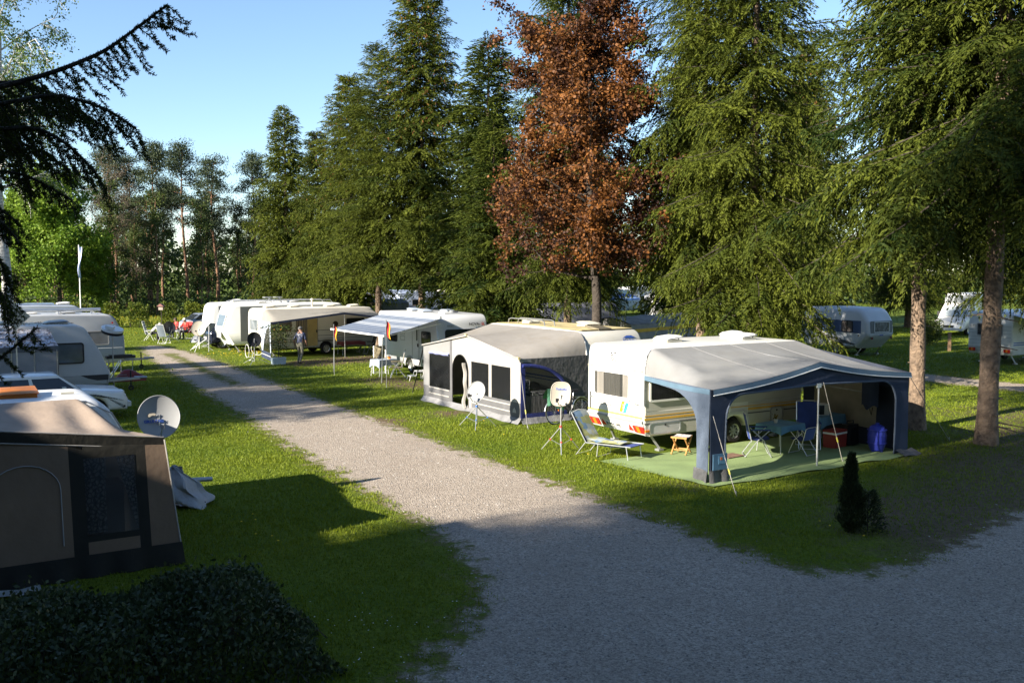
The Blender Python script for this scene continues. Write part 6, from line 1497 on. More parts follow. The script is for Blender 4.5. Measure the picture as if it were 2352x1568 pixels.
    for x in (-0.15, 2.5, 5.1): MB().tube([(x, -W / 2 - 2.38, 0), (x, -W / 2 - 2.38, 1.95)], 0.016, 6).build('pole', alu, a)
    footprint(*RO, RU, -0.2, L, -3.6, 1.2)
right_back()

# ---- rows glimpsed under the trees
def glimpsed():
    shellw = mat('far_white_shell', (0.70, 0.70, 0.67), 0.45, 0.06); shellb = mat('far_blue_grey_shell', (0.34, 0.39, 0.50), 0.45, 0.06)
    def simple(label, px, py, z, rz, L, W, H, m, extra=None):
        c = g(px, py, z); o = caravan('caravan', label, c, rz, L, W, H, 0.42, L * 0.55, m, rear=dict(r=0.4), front=dict(r=0.4), r=0.08, group='caravans glimpsed under the trees', legs=False)
        window(o, frame_of('rear', 0, 1.6, L, W), 1.4, 0.55, 0.06, 0.04, trimgrey, dglass); window(o, frame_of('left', L * 0.3, 1.6, L, W), 1.1, 0.55, 0.06, 0.04, trimgrey, dglass); window(o, frame_of('right', L * 0.3, 1.6, L, W), 1.1, 0.55, 0.06, 0.04, trimgrey, dglass)
        hatch(o, (L * 0.4, 0, H + 0.02), 0.5, white, 0.03)
        return o
    simple('blue-grey caravan glimpsed left of the first pale trunk', 835, 722, 0.4, RU, 5.0, 2.3, 2.6, shellb)
    o = simple('blue-grey caravan with slatted roof between the pale trunks behind the striped canopy', 905, 725, 0.4, RU, 6.0, 2.3, 2.5, shellb)
    simple('beige-roofed caravan right of the double trunk behind the striped canopy', 1010, 716, 0.4, RU, 5.5, 2.3, 2.55, mat('far_beige_shell', (0.62, 0.56, 0.48), 0.5, 0.06))
    simple('blue-grey caravan behind the roof of the NOVA-SL caravan', 1075, 735, 0.3, RU, 5.0, 2.3, 2.45, shellb)
    simple('white and green caravan between the dark trunks of the copper-leaved tree', 1330, 716, 0.4, RU, 5.5, 2.3, 2.55, mat('far_green_shell', (0.55, 0.62, 0.60), 0.45, 0.06))
    simple('white caravan behind the blue parasol', 1432, 712, 0.4, RU, 6.0, 2.3, 2.75, shellw)
    simple('white caravan with slanted nose half hidden by the spruce, right of the parasol', 1585, 730, 0.4, RU, 5.5, 2.3, 2.5, shellw)
    # low awning block with ochre stripe behind the nearest caravans
    def block(label, px, py, rz, L, W, H, rm, wm, stripe_m=None):
        c = g(px, py); o = thing('storage_awning', label, 'awning', c, rz)
        def roof(u, v): return (L * u, -W / 2 + W * v, H - 0.15 + 0.30 * math.sin(v * PI) - 0.03 * math.sin(u * 25) * math.sin(v * PI))
        MB().sheet(roof, 30, 10).build('roof_sheet', rm, o, smooth=80)
        for k in range(int(L / 1.2)):
            x0 = k * L / int(L / 1.2); x1 = (k + 1) * L / int(L / 1.2)
            for y in (-W / 2, W / 2): MB().slab([(x0, y, 0.02), (x1 - 0.02, y, 0.02), (x1 - 0.02, y, H - 0.16), (x0, y, H - 0.16)], (0, 0.01, 0)).build('wall_panel', wm, o)
        for x in (0, L): MB().slab([(x, -W / 2, 0.02), (x, W / 2, 0.02), (x, W / 2, H - 0.15), (x, 0, H + 0.14), (x, -W / 2, H - 0.15)], (0.01, 0, 0)).build('end_wall', wm, o)
        if stripe_m:
            for y in (-W / 2 - 0.012, W / 2 + 0.012): MB().box((L / 2, y, H - 0.45), (L, 0.01, 0.16)).build('stripe', stripe_m, o)
        return o
    block('low grey cloth shelter with ochre band behind the nearest caravans', 1400, 838, RV - 1.25, 7.0, 2.4, 2.1, mat('leafy_grey_cloth', (0.24, 0.22, 0.20), 0.85, 0.3, 3, dirt=0.7, dirtcol=(0.06, 0.05, 0.035)), mat('shelter_grey', (0.22, 0.215, 0.22), 0.85, 0.15), mat('ochre_band', (0.55, 0.33, 0.03), 0.7, 0.15))
    block('dark grey cloth shelter behind the trunk of the copper-leaved tree', 1232, 762, RU - 0.2, 6.0, 2.4, 1.95, mat('shelter_dark', (0.10, 0.10, 0.12), 0.85, 0.2), mat('shelter_slate', (0.12, 0.125, 0.15), 0.85, 0.2))
    block('pale grey tent extension right of the blue parasol', 1500, 728, RU, 3.2, 2.6, 2.2, mat('pale_tent', (0.55, 0.55, 0.56), 0.8, 0.08), mat('pale_tent', (0.55, 0.55, 0.56)))
    block('dark cloth shelter left of the first pale trunk', 800, 745, RU, 5.0, 2.3, 1.9, mat('shelter_olive', (0.09, 0.09, 0.08), 0.85, 0.2), mat('shelter_olive', (0.09, 0.09, 0.08)))
    c = g(1436, 728); o = thing('parasol', 'blue striped parasol open in front of a white caravan', 'parasol', c, 0.3)
    MB().tube([(0, 0, 0), (0, 0, 2.25)], 0.022, 6).build('pole', white, o)
    pb = mat('parasol_blue', (0.03, 0.12, 0.42), 0.7, 0.1); pw = mat('parasol_pale', (0.35, 0.48, 0.68), 0.7, 0.1)
    mb = MB()
    for j, (r0, r1) in enumerate(((0.0, 0.3), (0.3, 0.42), (0.42, 0.7), (0.7, 0.82), (0.82, 1.1), (1.1, 1.35))):
        mb.cur = j % 2; mb.lathe([(max(r0, 0.001), 2.25 - 0.42 * (r0 / 1.35) ** 1.5), (r1, 2.25 - 0.42 * (r1 / 1.35) ** 1.5)], 16, (0, 0, 0))
    mb.cur = 0; mb.lathe([(1.35, 1.83), (1.37, 1.68)], 16, (0, 0, 0)); mb.build('canopy', [pb, pw], o)
    def bush(label, px, py, r, h, lm, seed):
        c = g(px, py); rg = np.random.default_rng(seed); n = 2600; o = thing('shrub', label, 'shrub', c, 0)
        P = unit(rg.normal(size=(n, 3))) * (rg.random((n, 1)) ** 0.4) * np.array([r, r, h / 2]) + np.array([0, 0, h / 2])
        V = kites(P, unit(rg.normal(size=(n, 3))), rg.uniform(0.08, 0.16, n), rg.uniform(0.03, 0.05, n), rg)
        npmesh('foliage', V, np.arange(len(V)).reshape(-1, 4), lm, o, tint=np.repeat(rg.random(n), 4))
        MB().tube([(0, 0, 0), (0.05, 0, h * 0.7)], [0.04, 0.01], 5).build('stem', barkdark, o)
    ym = leafmat('forsythia_leaves', (0.20, 0.22, 0.02), (0.55, 0.42, 0.02), 0.35)
    bush('yellow-green shrub between the dark trunks of the copper-leaved tree', 1362, 715, 1.3, 3.0, ym, 81); bush('small yellow shrub just left of the blue parasol', 1408, 728, 0.5, 1.6, ym, 82)
    bush('dark green shrub with red buds behind the pale bare trunk', 2130, 792, 0.9, 1.9, DULL_M, 83); bush('bright green young shrub between the two right-hand trunks', 2165, 700, 1.6, 3.5, GREEN_M, 84)
glimpsed()
# ------------------------------------------------------------------ satellite dishes
dishgrey = mat('dish_grey', (0.27, 0.275, 0.28), 0.45, 0.04, 1.5); dishbeige = mat('dish_beige', (0.33, 0.30, 0.25), 0.45, 0.04, 1.5)
def dish(label, loc, h, r, m, yaw, el=0.45, tripod=0.9, spread=0.55, squarish=0.0, accent=None, stand='tripod', lettering=None, group=None, legm=None):
    """offset dish on a stand; yaw = direction the bowl faces, el = upward tilt"""
    o = thing('satellite_dish', label, 'satellite dish', loc, 0, group)
    n = Vector((math.cos(yaw) * math.cos(el), math.sin(yaw) * math.cos(el), math.sin(el))); rgt = Vector((-math.sin(yaw), math.cos(yaw), 0)); up = n.cross(rgt)
    C = Vector((0, 0, h))
    def edge(a):
        c, s = math.cos(a), math.sin(a)
        if squarish: k = 1 / (abs(c) ** (2 + 2 * squarish) + abs(s) ** (2 + 2 * squarish)) ** (1 / (2 + 2 * squarish))
        else: k = 1
        return c * k * (0.93 if not squarish else 0.84), s * k
    mb = MB(); rings = 7; seg = 36; V = []
    for i in range(rings + 1):
        q = i / rings
        for j in range(seg):
            x, y = edge(2 * PI * j / seg); V.append(C + rgt * (x * r * q) + up * (y * r * q) + n * (0.22 * r * q * q - 0.11 * r))
    F = []
    for i in range(rings):
        for j in range(seg): F.append((i * seg + j, i * seg + (j + 1) % seg, (i + 1) * seg + (j + 1) % seg, (i + 1) * seg + j))
    mb.add(V, F); mb.add([p - n * 0.012 for p in V], [f[::-1] for f in F])
    rf = mb.build('reflector', m, o, smooth=60)
    MB().tube([tuple(C + rgt * (edge(2 * PI * j / seg)[0] * r) + up * (edge(2 * PI * j / seg)[1] * r) + n * 0.11 * r) for j in range(seg)], 0.010, 5, closed=True).build('rim', m, rf, smooth=60)
    b = C - up * r * 0.95 + n * 0.02; e = C - up * r * 0.62 + n * r * 1.15
    MB().tube([tuple(C - up * r * 0.8 - n * 0.05), tuple(b + n * 0.1), tuple(e)], 0.012, 6).build('feed_arm', alu, o)
    MB().tube([tuple(e - n * 0.02), tuple(e - n * 0.10 + up * 0.03)], 0.030, 10).box(tuple(e + n * 0.02), (0.06, 0.06, 0.09)).build('feed_horn', m if lettering == 'G' else black, o)
    MB().box(tuple(C - n * 0.10), (0.10, 0.10, 0.14)).build('bracket', steel, o)
    zb = 0.0
    pm = legm or alu
    MB().tube([(0, 0, 0.12 if stand == 'tripod' else 0.0), (0, 0, h - 0.02), tuple(C - n * 0.1)], 0.020, 8).build('pole', pm, o)
    if stand == 'tripod':
        for k in range(3):
            a = k * 2 * PI / 3 + 0.5
            lg = MB().tube([(0, 0, tripod), (spread * math.cos(a), spread * math.sin(a), 0.0)], 0.013, 6).build('leg', pm, o)
            MB().tube([(0, 0, 0.16), (spread * 0.55 * math.cos(a), spread * 0.55 * math.sin(a), tripod * 0.45)], 0.008, 5).build('brace', pm, lg)
            if accent: MB().box((spread * 0.55 * math.cos(a), spread * 0.55 * math.sin(a), tripod * 0.45), (0.04, 0.04, 0.04)).build('clip', accent, lg)
        if accent: MB().lathe([(0.02, -0.03), (0.034, -0.03), (0.034, 0.03), (0.02, 0.03)], 10, (0, 0, tripod)).build('collar', accent, o)
    fr = (C - n * 0.02 + n * 0.03, rgt * 1.0, up, n)
    if lettering == 'G':
        f2 = (C + n * (-0.02 * r) + up * (-0.18 * r) - rgt * 0.22 * r, rgt, up, n)
        text('GRUNDIG', r * 0.19, f2, inkblue, rf, bold=0.003, off=0.012)
        fe = (C - n * 0.045 * r + up * 0.08 * r - rgt * 0.30 * r, rgt, up, n)
        MB().slab([on(fe, x * r, y * r, 0.012) for x, y in ((-0.18, 0.05), (-0.1, 0.12), (0.12, 0.13), (0.2, 0.08), (0.14, 0.0), (0.05, 0.03), (-0.02, 0.0), (-0.1, -0.05), (-0.16, -0.02))], n * 0.004).build('emblem', mat('emblem_tan', (0.36, 0.32, 0.25), 0.6, 0.1), rf)
    elif lettering:
        text(lettering, r * 0.24, (C + up * 0.42 * r + n * (-0.055 * r), rgt, up, n), inkblue, rf, bold=0.002, off=0.014)
    return o
CAMDIR = lambda x, y: math.atan2(-y, -x)
def all_dishes():
    p = (-6.55, 17.6); dish('large grey satellite dish with GRUNDIG lettering behind the beige awning', p, 1.78, 0.40, dishgrey, CAMDIR(*p) + 0.12, 0.30, stand='pole', lettering='G')
    p = g(1095, 982); dish('round grey satellite dish on a blue-jointed tripod in front of the grey awning', p, 1.02, 0.31, dishgrey, CAMDIR(*p) - 0.55, 0.38, 0.62, 0.62, accent=mat('joint_blue', (0.04, 0.14, 0.42), 0.5, 0.1))
    p = g(1288, 1036); dish('cream squarish satellite dish on a red-jointed tripod in front of the bicycle', p, 1.43, 0.30, dishbeige, CAMDIR(*p) - 0.25, 0.22, 0.62, 0.55, squarish=0.55, accent=mat('joint_red', (0.45, 0.05, 0.03), 0.5, 0.1), lettering='TechniSat')
    p = g(585, 836); dish('black satellite dish on a low tripod before the ivory caravan', p, 1.18, 0.36, black, CAMDIR(*p) + 0.2, 0.25, 0.35, 0.75)
    p = g(390, 788); dish('dark satellite dish on thin legs beside the seated group', p, 0.95, 0.40, black, CAMDIR(*p) + 0.3, 0.25, 0.5, 0.7)
    p = g(458, 806); o = dish('pale satellite dish on a white angled stand by the lane', p, 1.25, 0.42, dishbeige, CAMDIR(*p) - 0.3, 0.30, 0.55, 0.75, legm=white)
    # flat diamond antenna on a mast, left
    p = g(36, 870); o = thing('flat_antenna', 'flat diamond-shaped grey antenna with a ring mark above the left caravans', 'satellite dish', (-15.0, 28.9), 0)
    yw = CAMDIR(-15.0, 28.9); R = Matrix.Rotation(yw, 3, 'Z') @ Matrix.Rotation(PI / 4, 3, 'X')
    pn = MB().box((0, 0, 3.10), (0.06, 0.58, 0.58), R).build('panel', mat('antenna_grey', (0.40, 0.38, 0.34), 0.5, 0.05), o)
    Rz = Matrix.Rotation(yw, 3, 'Z'); ct = Vector((0, 0, 3.10)) + Rz @ Vector((0.035, 0, 0))
    MB().tube([tuple(ct + Rz @ Vector((0.0, 0.07 * math.cos(a), 0.06 * math.sin(a)))) for a in [0.6 + 5.0 * i / 14 for i in range(15)]], 0.008, 4).bar(tuple(ct + Rz @ Vector((0.003, 0.0, 0))), tuple(ct + Rz @ Vector((0.003, 0.16, 0.0))), 0.014).build('ring_mark', ink, pn)
    MB().tube([(0, 0, 0), (0, 0, 3.1)], 0.022, 6).build('mast', steel, o)
    # slim flat dish seen edge-on over the leaf-strewn caravan
    q = (-14.95, 35.75); o = thing('tilted_dish', 'white dish seen edge-on, tilted on a thin mast beside the pale grey caravan', 'satellite dish', q, 0)
    R2 = Matrix.Rotation(0.25, 3, 'Y') @ Matrix.Rotation(0.2, 3, 'X')
    def rim(s): return [tuple(Vector((0, 0, 2.25)) + R2 @ Vector((0.40 * math.cos(a), 0.34 * math.sin(a), s))) for a in [2 * PI * i / 24 for i in range(24)]]
    MB().slab(rim(0.0), tuple(R2 @ Vector((0, 0, 0.09)))).build('bowl', white, o); MB().slab(rim(-0.10), tuple(R2 @ Vector((0, 0, 0.09)))).build('back_cover', black, o)
    MB().box((0.05, -0.3, 2.38), (0.28, 0.2, 0.12), R2).build('feed_box', white, o)
    MB().tube([(0, 0, 0), (0, 0, 2.2)], 0.025, 6).build('mast', steel, o)
all_dishes()

# ------------------------------------------------------------------ camping furniture
tubeM = mat('tube_alu', (0.58, 0.60, 0.62), 0.35, 0.05, metal=0.7); tubeW = mat('tube_white', (0.72, 0.72, 0.70), 0.4, 0.05)
def cloth(mb, fn, nu=10, nv=10, th=0.018): mb.sheet(fn, nu, nv); mb.sheet(lambda u, v: tuple(Vector(fn(u, v)) + Vector((0.0, 0, -th))), nu, nv); return mb
def chair(label, loc, rz, cm, fm=None, recline=0.28, high=1.05, stripes=None, group=None, arms=True, s=1.0, pad=None):
    """folding camping chair facing +x"""
    o = thing('camping_chair', label, 'chair', loc, rz, group); o.scale = (s, s, s); fm = fm or tubeM
    sz, sw = 0.43, 0.24; bx, bz = -0.20, sz; tx, tz = -0.20 - math.sin(recline) * (high - sz), high
    st = MB(); cloth(st, lambda u, v: (-0.20 + 0.44 * u, -sw + 2 * sw * v, sz + 0.02 * u - 0.03 * math.sin(u * PI)), 8, 6)
    so = st.build('seat', cm if not stripes else stripes[0], o, smooth=60)
    bk = MB(); cloth(bk, lambda u, v: (bx + (tx - bx) * u - 0.03 * math.sin(v * PI), -sw + 2 * sw * v, bz + (tz - bz) * u), 12, 6)
    bo = bk.build('backrest', cm if not stripes else stripes[0], o, smooth=60)
    if stripes:
        for k in range(5):
            u0, u1 = 0.08 + k * 0.19, 0.08 + k * 0.19 + 0.10
            for dd in (0.012, -0.04):
                MB().sheet(lambda u, v, u0=u0, u1=u1, dd=dd: (bx + (tx - bx) * (u0 + (u1 - u0) * u) - 0.03 * math.sin(v * PI) + dd, -sw + 2 * sw * v, bz + (tz - bz) * (u0 + (u1 - u0) * u)), 2, 6).build('stripe', stripes[1], bo)
    if pad:
        mb = MB(); cloth(mb, lambda u, v: (bx + 0.04 + (tx - bx) * u, -sw + 0.03 + 2 * (sw - 0.03) * v, bz + 0.03 + (tz - bz) * u), 8, 6, 0.04); mb.build('cushion', pad, o, smooth=60)
    for y in (-sw - 0.02, sw + 0.02):
        MB().tube([(bx - 0.0, y, bz - 0.02), (tx, y, tz), ], 0.012, 6).build('back_tube', fm, o)
        MB().tube([(0.28, y, 0.0), (0.10, y, 0.40), (-0.16, y, 0.63)], 0.012, 6).build('leg', fm, o)
        MB().tube([(-0.34, y, 0.0), (-0.06, y, 0.38), (0.22, y, 0.64)], 0.012, 6).build('leg', fm, o)
        if arms: MB().box((0.02, y, 0.655), (0.46, 0.045, 0.025)).build('armrest', cm if fm is tubeM else fm, o)
    MB().tube([(0.28, -sw - 0.02, 0.01), (0.28, sw + 0.02, 0.01)], 0.012, 6).build('foot_bar', fm, o); MB().tube([(-0.34, -sw - 0.02, 0.01), (-0.34, sw + 0.02, 0.01)], 0.012, 6).build('foot_bar', fm, o)
    MB().tube([(tx, -sw - 0.02, tz), (tx - 0.01, -sw * 0.7, tz + 0.03), (tx - 0.01, sw * 0.7, tz + 0.03), (tx, sw + 0.02, tz)], 0.012, 6).build('top_tube', fm, o)
    return o
def table(label, loc, rz, w_, d, h, topm, drop=0.16, group=None, legm=None, wavy=0.02):
    """folding table with a cloth; the cloth is a part of its own"""
    o = thing('camping_table', label, 'table', loc, rz, group); lm = legm or tubeM
    MB().box((0, 0, h - 0.02), (w_ - 0.02, d - 0.02, 0.03)).build('table_top', mat('table_board', (0.30, 0.30, 0.30), 0.6, 0.1), o)
    for sx in (-1, 1):
        for sy in (-1, 1): MB().tube([(sx * (w_ / 2 - 0.06), sy * (d / 2 - 0.06), h - 0.03), (sx * (w_ / 2 - 0.02), sy * (d / 2 - 0.02), 0.0)], 0.012, 6).build('leg', lm, o)
    if topm:
        n = 48; P = rrect(w_ + 0.02, d + 0.02, 0.03, 4); Q = []
        per = []
        for i in range(len(P)):
            a, b = P[i], P[(i + 1) % len(P)]; L = math.hypot(b[0] - a[0], b[1] - a[1]); k = max(1, int(L / 0.05))
            for j in range(k): per.append((a[0] + (b[0] - a[0]) * j / k, a[1] + (b[1] - a[1]) * j / k))
        mb = MB(); V = []; m = len(per)
        for lv in range(4):
            q = lv / 3
            for i, (x, y) in enumerate(per):
                f = 1 + (0.04 + wavy * math.sin(i * 1.1)) * q
                cn = min(1.0, (abs(x) / (w_ / 2)) * (abs(y) / (d / 2))) ** 3
                V.append((x * f, y * f, h + 0.002 - drop * q * (1 + 0.45 * cn)))
        F = [tuple(range(m))] + [(r * m + i, (r + 1) * m + i, (r + 1) * m + (i + 1) % m, r * m + (i + 1) % m) for r in range(3) for i in range(m)]
        mb.add(V, F); mb.build('tablecloth', topm, o, smooth=50)
    return o
def stool(label, loc, rz):
    o = thing('folding_stool', label, 'stool', loc, rz); wd = mat('beech_wood', (0.45, 0.22, 0.07), 0.6, 0.2, 5)
    for y in (-0.18, 0.18):
        MB().bar((-0.22, y, 0.0), (0.20, y, 0.40), 0.03, 0.04).build('leg', wd, o); MB().bar((0.22, y * 0.86, 0.0), (-0.20, y * 0.86, 0.40), 0.03, 0.04).build('leg', wd, o)
    for x in (-0.2, 0.2): MB().bar((x, -0.2, 0.41), (x, 0.2, 0.41), 0.035).build('rail', wd, o)
    MB().bar((0.1, -0.17, 0.1), (0.1, 0.17, 0.1), 0.025).bar((-0.1, -0.17, 0.1), (-0.1, 0.17, 0.1), 0.025).build('stretcher', wd, o)
    MB().sheet(lambda u, v: (-0.21 + 0.42 * u, -0.19 + 0.38 * v, 0.435 - 0.02 * math.sin(u * PI)), 8, 4, 0.02).build('seat', mat('patterned_seat', (0.45, 0.42, 0.42), 0.9, 0.6, 14), o)
padm = bpy.data.materials.new('patchwork_pad')
def _pad():
    t, p = nodes_of(padm); N, Lk = t.nodes, t.links
    tc = N.new('ShaderNodeTexCoord'); vo = N.new('ShaderNodeTexVoronoi'); vo.distance = 'CHEBYCHEV'; vo.inputs['Scale'].default_value = 6.5
    Lk.new(tc.outputs['Object'], vo.inputs['Vector']); sp = N.new('ShaderNodeSeparateColor'); Lk.new(vo.outputs['Color'], sp.inputs[0])
    cr = N.new('ShaderNodeValToRGB'); cr.color_ramp.interpolation = 'CONSTANT'; Lk.new(sp.outputs[0], cr.inputs[0])
    e = cr.color_ramp.elements; e[0].position = 0; e[0].color = (0.28, 0.29, 0.12, 1); e[1].position = 0.35; e[1].color = (0.33, 0.37, 0.37, 1)
    for pos, c in ((0.6, (0.15, 0.24, 0.36, 1)), (0.78, (0.36, 0.36, 0.24, 1)), (0.92, (0.05, 0.10, 0.26, 1))): q = e.new(pos); q.color = c
    Lk.new(cr.outputs[0], p.inputs['Base Color']); p.inputs['Roughness'].default_value = 0.85
_pad()
def lounger():
    p = g(1388, 1046); o = thing('sun_lounger', 'folding sun lounger with blue and yellow patchwork cushion at the caravan rear', 'lounger', p, math.radians(-38))
    # +x = foot end; back raised at the head
    def prof(u):
        if u < 0.42: k = u / 0.42; return (-0.75 + 0.42 * k, 1.02 - 0.66 * k)
        k = (u - 0.42) / 0.58; return (-0.33 + 1.25 * k, 0.36 + 0.02 * k - 0.03 * math.sin(k * PI))
    MB().sheet(lambda u, v: (prof(u)[0], -0.29 + 0.58 * v, prof(u)[1] - 0.03), 30, 4, 0.015).build('canvas', bluecloth, o, smooth=60)
    mb = MB(); mb.sheet(lambda u, v: (prof(u * 0.84)[0] + 0.02, -0.27 + 0.54 * v, prof(u * 0.84)[1] + 0.035 + 0.02 * math.sin(v * PI) - 0.02 * abs(math.cos(u * PI * 3)) ** 8), 40, 8, 0.05)
    mb.build('cushion', padm, o, smooth=60)
    for y in (-0.31, 0.31):
        MB().tube([(prof(0)[0] - 0.01, y, prof(0)[1]), (prof(0.42)[0], y, prof(0.42)[1] - 0.03), (prof(1.0)[0], y, 0.35)], 0.014, 6).build('side_tube', tubeM, o)
        MB().tube([(0.80, y, 0.35), (0.86, y, 0.0)], 0.013, 6).build('leg', tubeM, o); MB().tube([(0.02, y, 0.35), (-0.02, y, 0.0)], 0.013, 6).build('leg', tubeM, o)
        MB().tube([(-0.35, y, 0.33), (-0.62, y, 0.0)], 0.013, 6).build('leg', tubeM, o)
    for x in (0.86, -0.02, -0.62): MB().tube([(x, -0.31, 0.012), (x, 0.31, 0.012)], 0.013, 6).build('foot_bar', tubeM, o)
    MB().tube([(prof(0)[0] - 0.01, -0.31, prof(0)[1]), (prof(0)[0] - 0.03, 0, prof(0)[1] + 0.04), (prof(0)[0] - 0.01, 0.31, prof(0)[1])], 0.014, 6).build('head_tube', tubeM, o)
lounger()
def L2W(x, y, O=MO, rz=RU):
    return (O[0] + x * math.cos(rz) - y * math.sin(rz), O[1] + x * math.sin(rz) + y * math.cos(rz))
def under_awning():
    stool('small wooden folding stool with patterned seat beside the front leg of the open awning', (*g(1565, 1043), 0.03), RU + 0.5)
    chair('blue camping chair seen from the side at the left of the covered table', (*L2W(2.25, -2.75), 0.03), -0.1, bluecloth, recline=0.22, high=1.02)
    chair('blue camping chair facing the lane behind the centre pole of the awning', (*L2W(4.08, -2.7), 0.03), RU + PI + 0.85, bluecloth, recline=0.18, high=1.12)
    tealm = mat('teal_blue_cloth', (0.10, 0.22, 0.31), 0.8, 0.15, 4, bump=0.3, bscale=10)
    table('square table with a teal cloth between the two blue chairs', (*L2W(3.18, -2.6), 0.03), RU + 0.1, 0.95, 0.75, 0.68, tealm, 0.14)
    o = thing('flower_pot', 'small cream flower pot on the teal tablecloth', 'flower pot', (*L2W(3.12, -2.5), 0.715), 0)
    MB().lathe([(0.0, 0.0), (0.04, 0.0), (0.055, 0.10), (0.048, 0.10), (0.0, 0.09)], 12).build('pot', cream, o)
    rg = np.random.default_rng(2); P = rg.normal(0, 0.03, (60, 3)) + np.array([0, 0, 0.15]); V = kites(P, unit(rg.normal(size=(60, 3))), np.full(60, 0.05), np.full(60, 0.014), rg)
    npmesh('plant', V, np.arange(240).reshape(-1, 4), leafmat('pansy', (0.05, 0.08, 0.02), (0.30, 0.20, 0.02), 0.2), o, tint=np.repeat(rg.random(60), 4))
    q = L2W(4.98, -2.35); table('long side table with a scalloped teal cloth near the awning end wall', (*q, 0.03), RU + 0.12, 1.1, 0.7, 0.72, tealm, 0.20, wavy=0.03)
    m = thing('microwave_oven', 'white microwave oven with black door on the side table', 'microwave', (*L2W(4.90, -2.28), 0.755), RU - 0.5)
    MB().box((0, 0, 0.14), (0.50, 0.36, 0.28)).build('case', mat('appliance_white', (0.62, 0.62, 0.60), 0.4, 0.04), m)
    MB().box((-0.06, -0.183, 0.14), (0.34, 0.012, 0.24)).build('door', dglass, m); MB().box((0.18, -0.183, 0.14), (0.12, 0.012, 0.24)).build('control_panel', cream, m)
    for k in range(4): MB().box((0.252, -0.10 + k * 0.055, 0.20), (0.006, 0.03, 0.07)).build('vent_slot', trimgrey, m)
    c = thing('cool_box', 'red cool box with white lid beneath the side table', 'cool box', (*L2W(4.75, -2.98), 0.03), RU + 0.15)
    MB().box((0, 0, 0.17), (0.50, 0.34, 0.34), taper=1.06).build('box', mat('cooler_red', (0.30, 0.035, 0.03), 0.45, 0.1), c); MB().box((0, 0, 0.365), (0.53, 0.37, 0.05)).build('band', white, c); MB().box((0, 0, 0.415), (0.53, 0.37, 0.05)).build('lid', mat('cooler_red', (0.30, 0.035, 0.03)), c)
    b = thing('suitcase_heater', 'black upright case standing right of the red cool box', 'case', (*L2W(5.30, -3.0), 0.03), RU)
    MB().box((0, 0, 0.28), (0.42, 0.22, 0.52), taper=0.94).build('shell', black, b); MB().tube([(-0.12, 0, 0.54), (-0.12, 0, 0.62), (0.12, 0, 0.62), (0.12, 0, 0.54)], 0.014, 6).build('handle', black, b)
    for k in range(6): MB().box((-0.15 + k * 0.06, -0.116, 0.28), (0.02, 0.014, 0.36)).build('rib', black, b)
    bm = mat('barrel_blue', (0.035, 0.05, 0.36), 0.35, 0.1)
    b = thing('water_barrel', 'blue ribbed water barrel beside the far leg of the awning', 'barrel', (*L2W(5.12, -3.95), 0.03), RU)
    MB().lathe([(0.0, 0.04), (0.16, 0.04), (0.20, 0.15), (0.225, 0.32), (0.215, 0.48), (0.17, 0.62), (0.10, 0.66), (0.0, 0.66)], 20).build('drum', bm, b, smooth=50)
    for z in (0.22, 0.40, 0.54): MB().lathe([(0.19, -0.012), (0.232, -0.012), (0.232, 0.012), (0.19, 0.012)], 20, (0, 0, z)).build('hoop', bm, b)
    MB().lathe([(0.0, 0.05), (0.05, 0.05), (0.05, 0.0)], 12, (0, 0, 0.66)).build('cap', bm, b); MB().box((0, 0, 0.02), (0.32, 0.06, 0.04)).box((0, 0, 0.02), (0.06, 0.32, 0.04)).build('foot', bm, b)
    chair('folding stool chair half hidden under the covered table', (*L2W(3.35, -3.15), 0.03), RU + 1.7, mat('dim_blue', (0.05, 0.08, 0.22), 0.8, 0.1), high=0.75, arms=False, s=0.85)
    d = thing('doormat', 'small brown doormat on the green carpet by the front leg', 'doormat', (*g(1678, 1050), 0.035), RU + 0.1)
    MB().box((0, 0, 0.008), (0.60, 0.38, 0.016)).build('mat_body', mat('brown_mat', (0.17, 0.10, 0.07), 0.95, 0.3, 20), d)
    for k, (x, y) in enumerate(((1.62, -1.75), (1.70, -1.9))):
        s = thing('shoe', ['left of a pair of dark shoes', 'right of a pair of dark shoes'][k] + ' on the carpet by the caravan', 'shoe', (*L2W(x, y), 0.035), RU + 0.6, 'pair of dark shoes')
        MB().sheet(lambda u, v: (-0.13 + 0.26 * u, (v - 0.5) * 0.09 * (1 - 0.3 * abs(u - 0.5)), 0.02 + 0.07 * math.sin(v * PI) * (1 - 0.5 * u)), 8, 6).build('upper', black, s, smooth=60); MB().box((0, 0, 0.01), (0.27, 0.09, 0.02)).build('sole', rubber, s)
    bg_ = thing('hanging_bag', 'dark bundle of clothes hanging high in the far corner of the awning', 'bag', (*L2W(5.45, -3.5), 0), RU)
    MB().sheet(lambda u, v: (-0.05 - 0.10 * math.sin(u * PI), -0.25 + 0.5 * u, 1.05 + 0.75 * v + 0.06 * math.sin(u * 9)), 12, 10).build('bundle', navy, bg_, smooth=70); MB().tube([(0, -0.05, 1.05), (0.02, 0.0, 0.85), (0, 0.08, 1.1)], 0.012, 5).build('strap', black, bg_); MB().tube([(0, 0, 1.78), (0.03, 0, 1.92)], 0.01, 5).build('hook', steel, bg_)
under_awning()
ropem = mat('rope', (0.45, 0.42, 0.36), 0.9, 0.1); yel = mat('tensioner_yellow', (0.55, 0.52, 0.08), 0.6, 0.1)
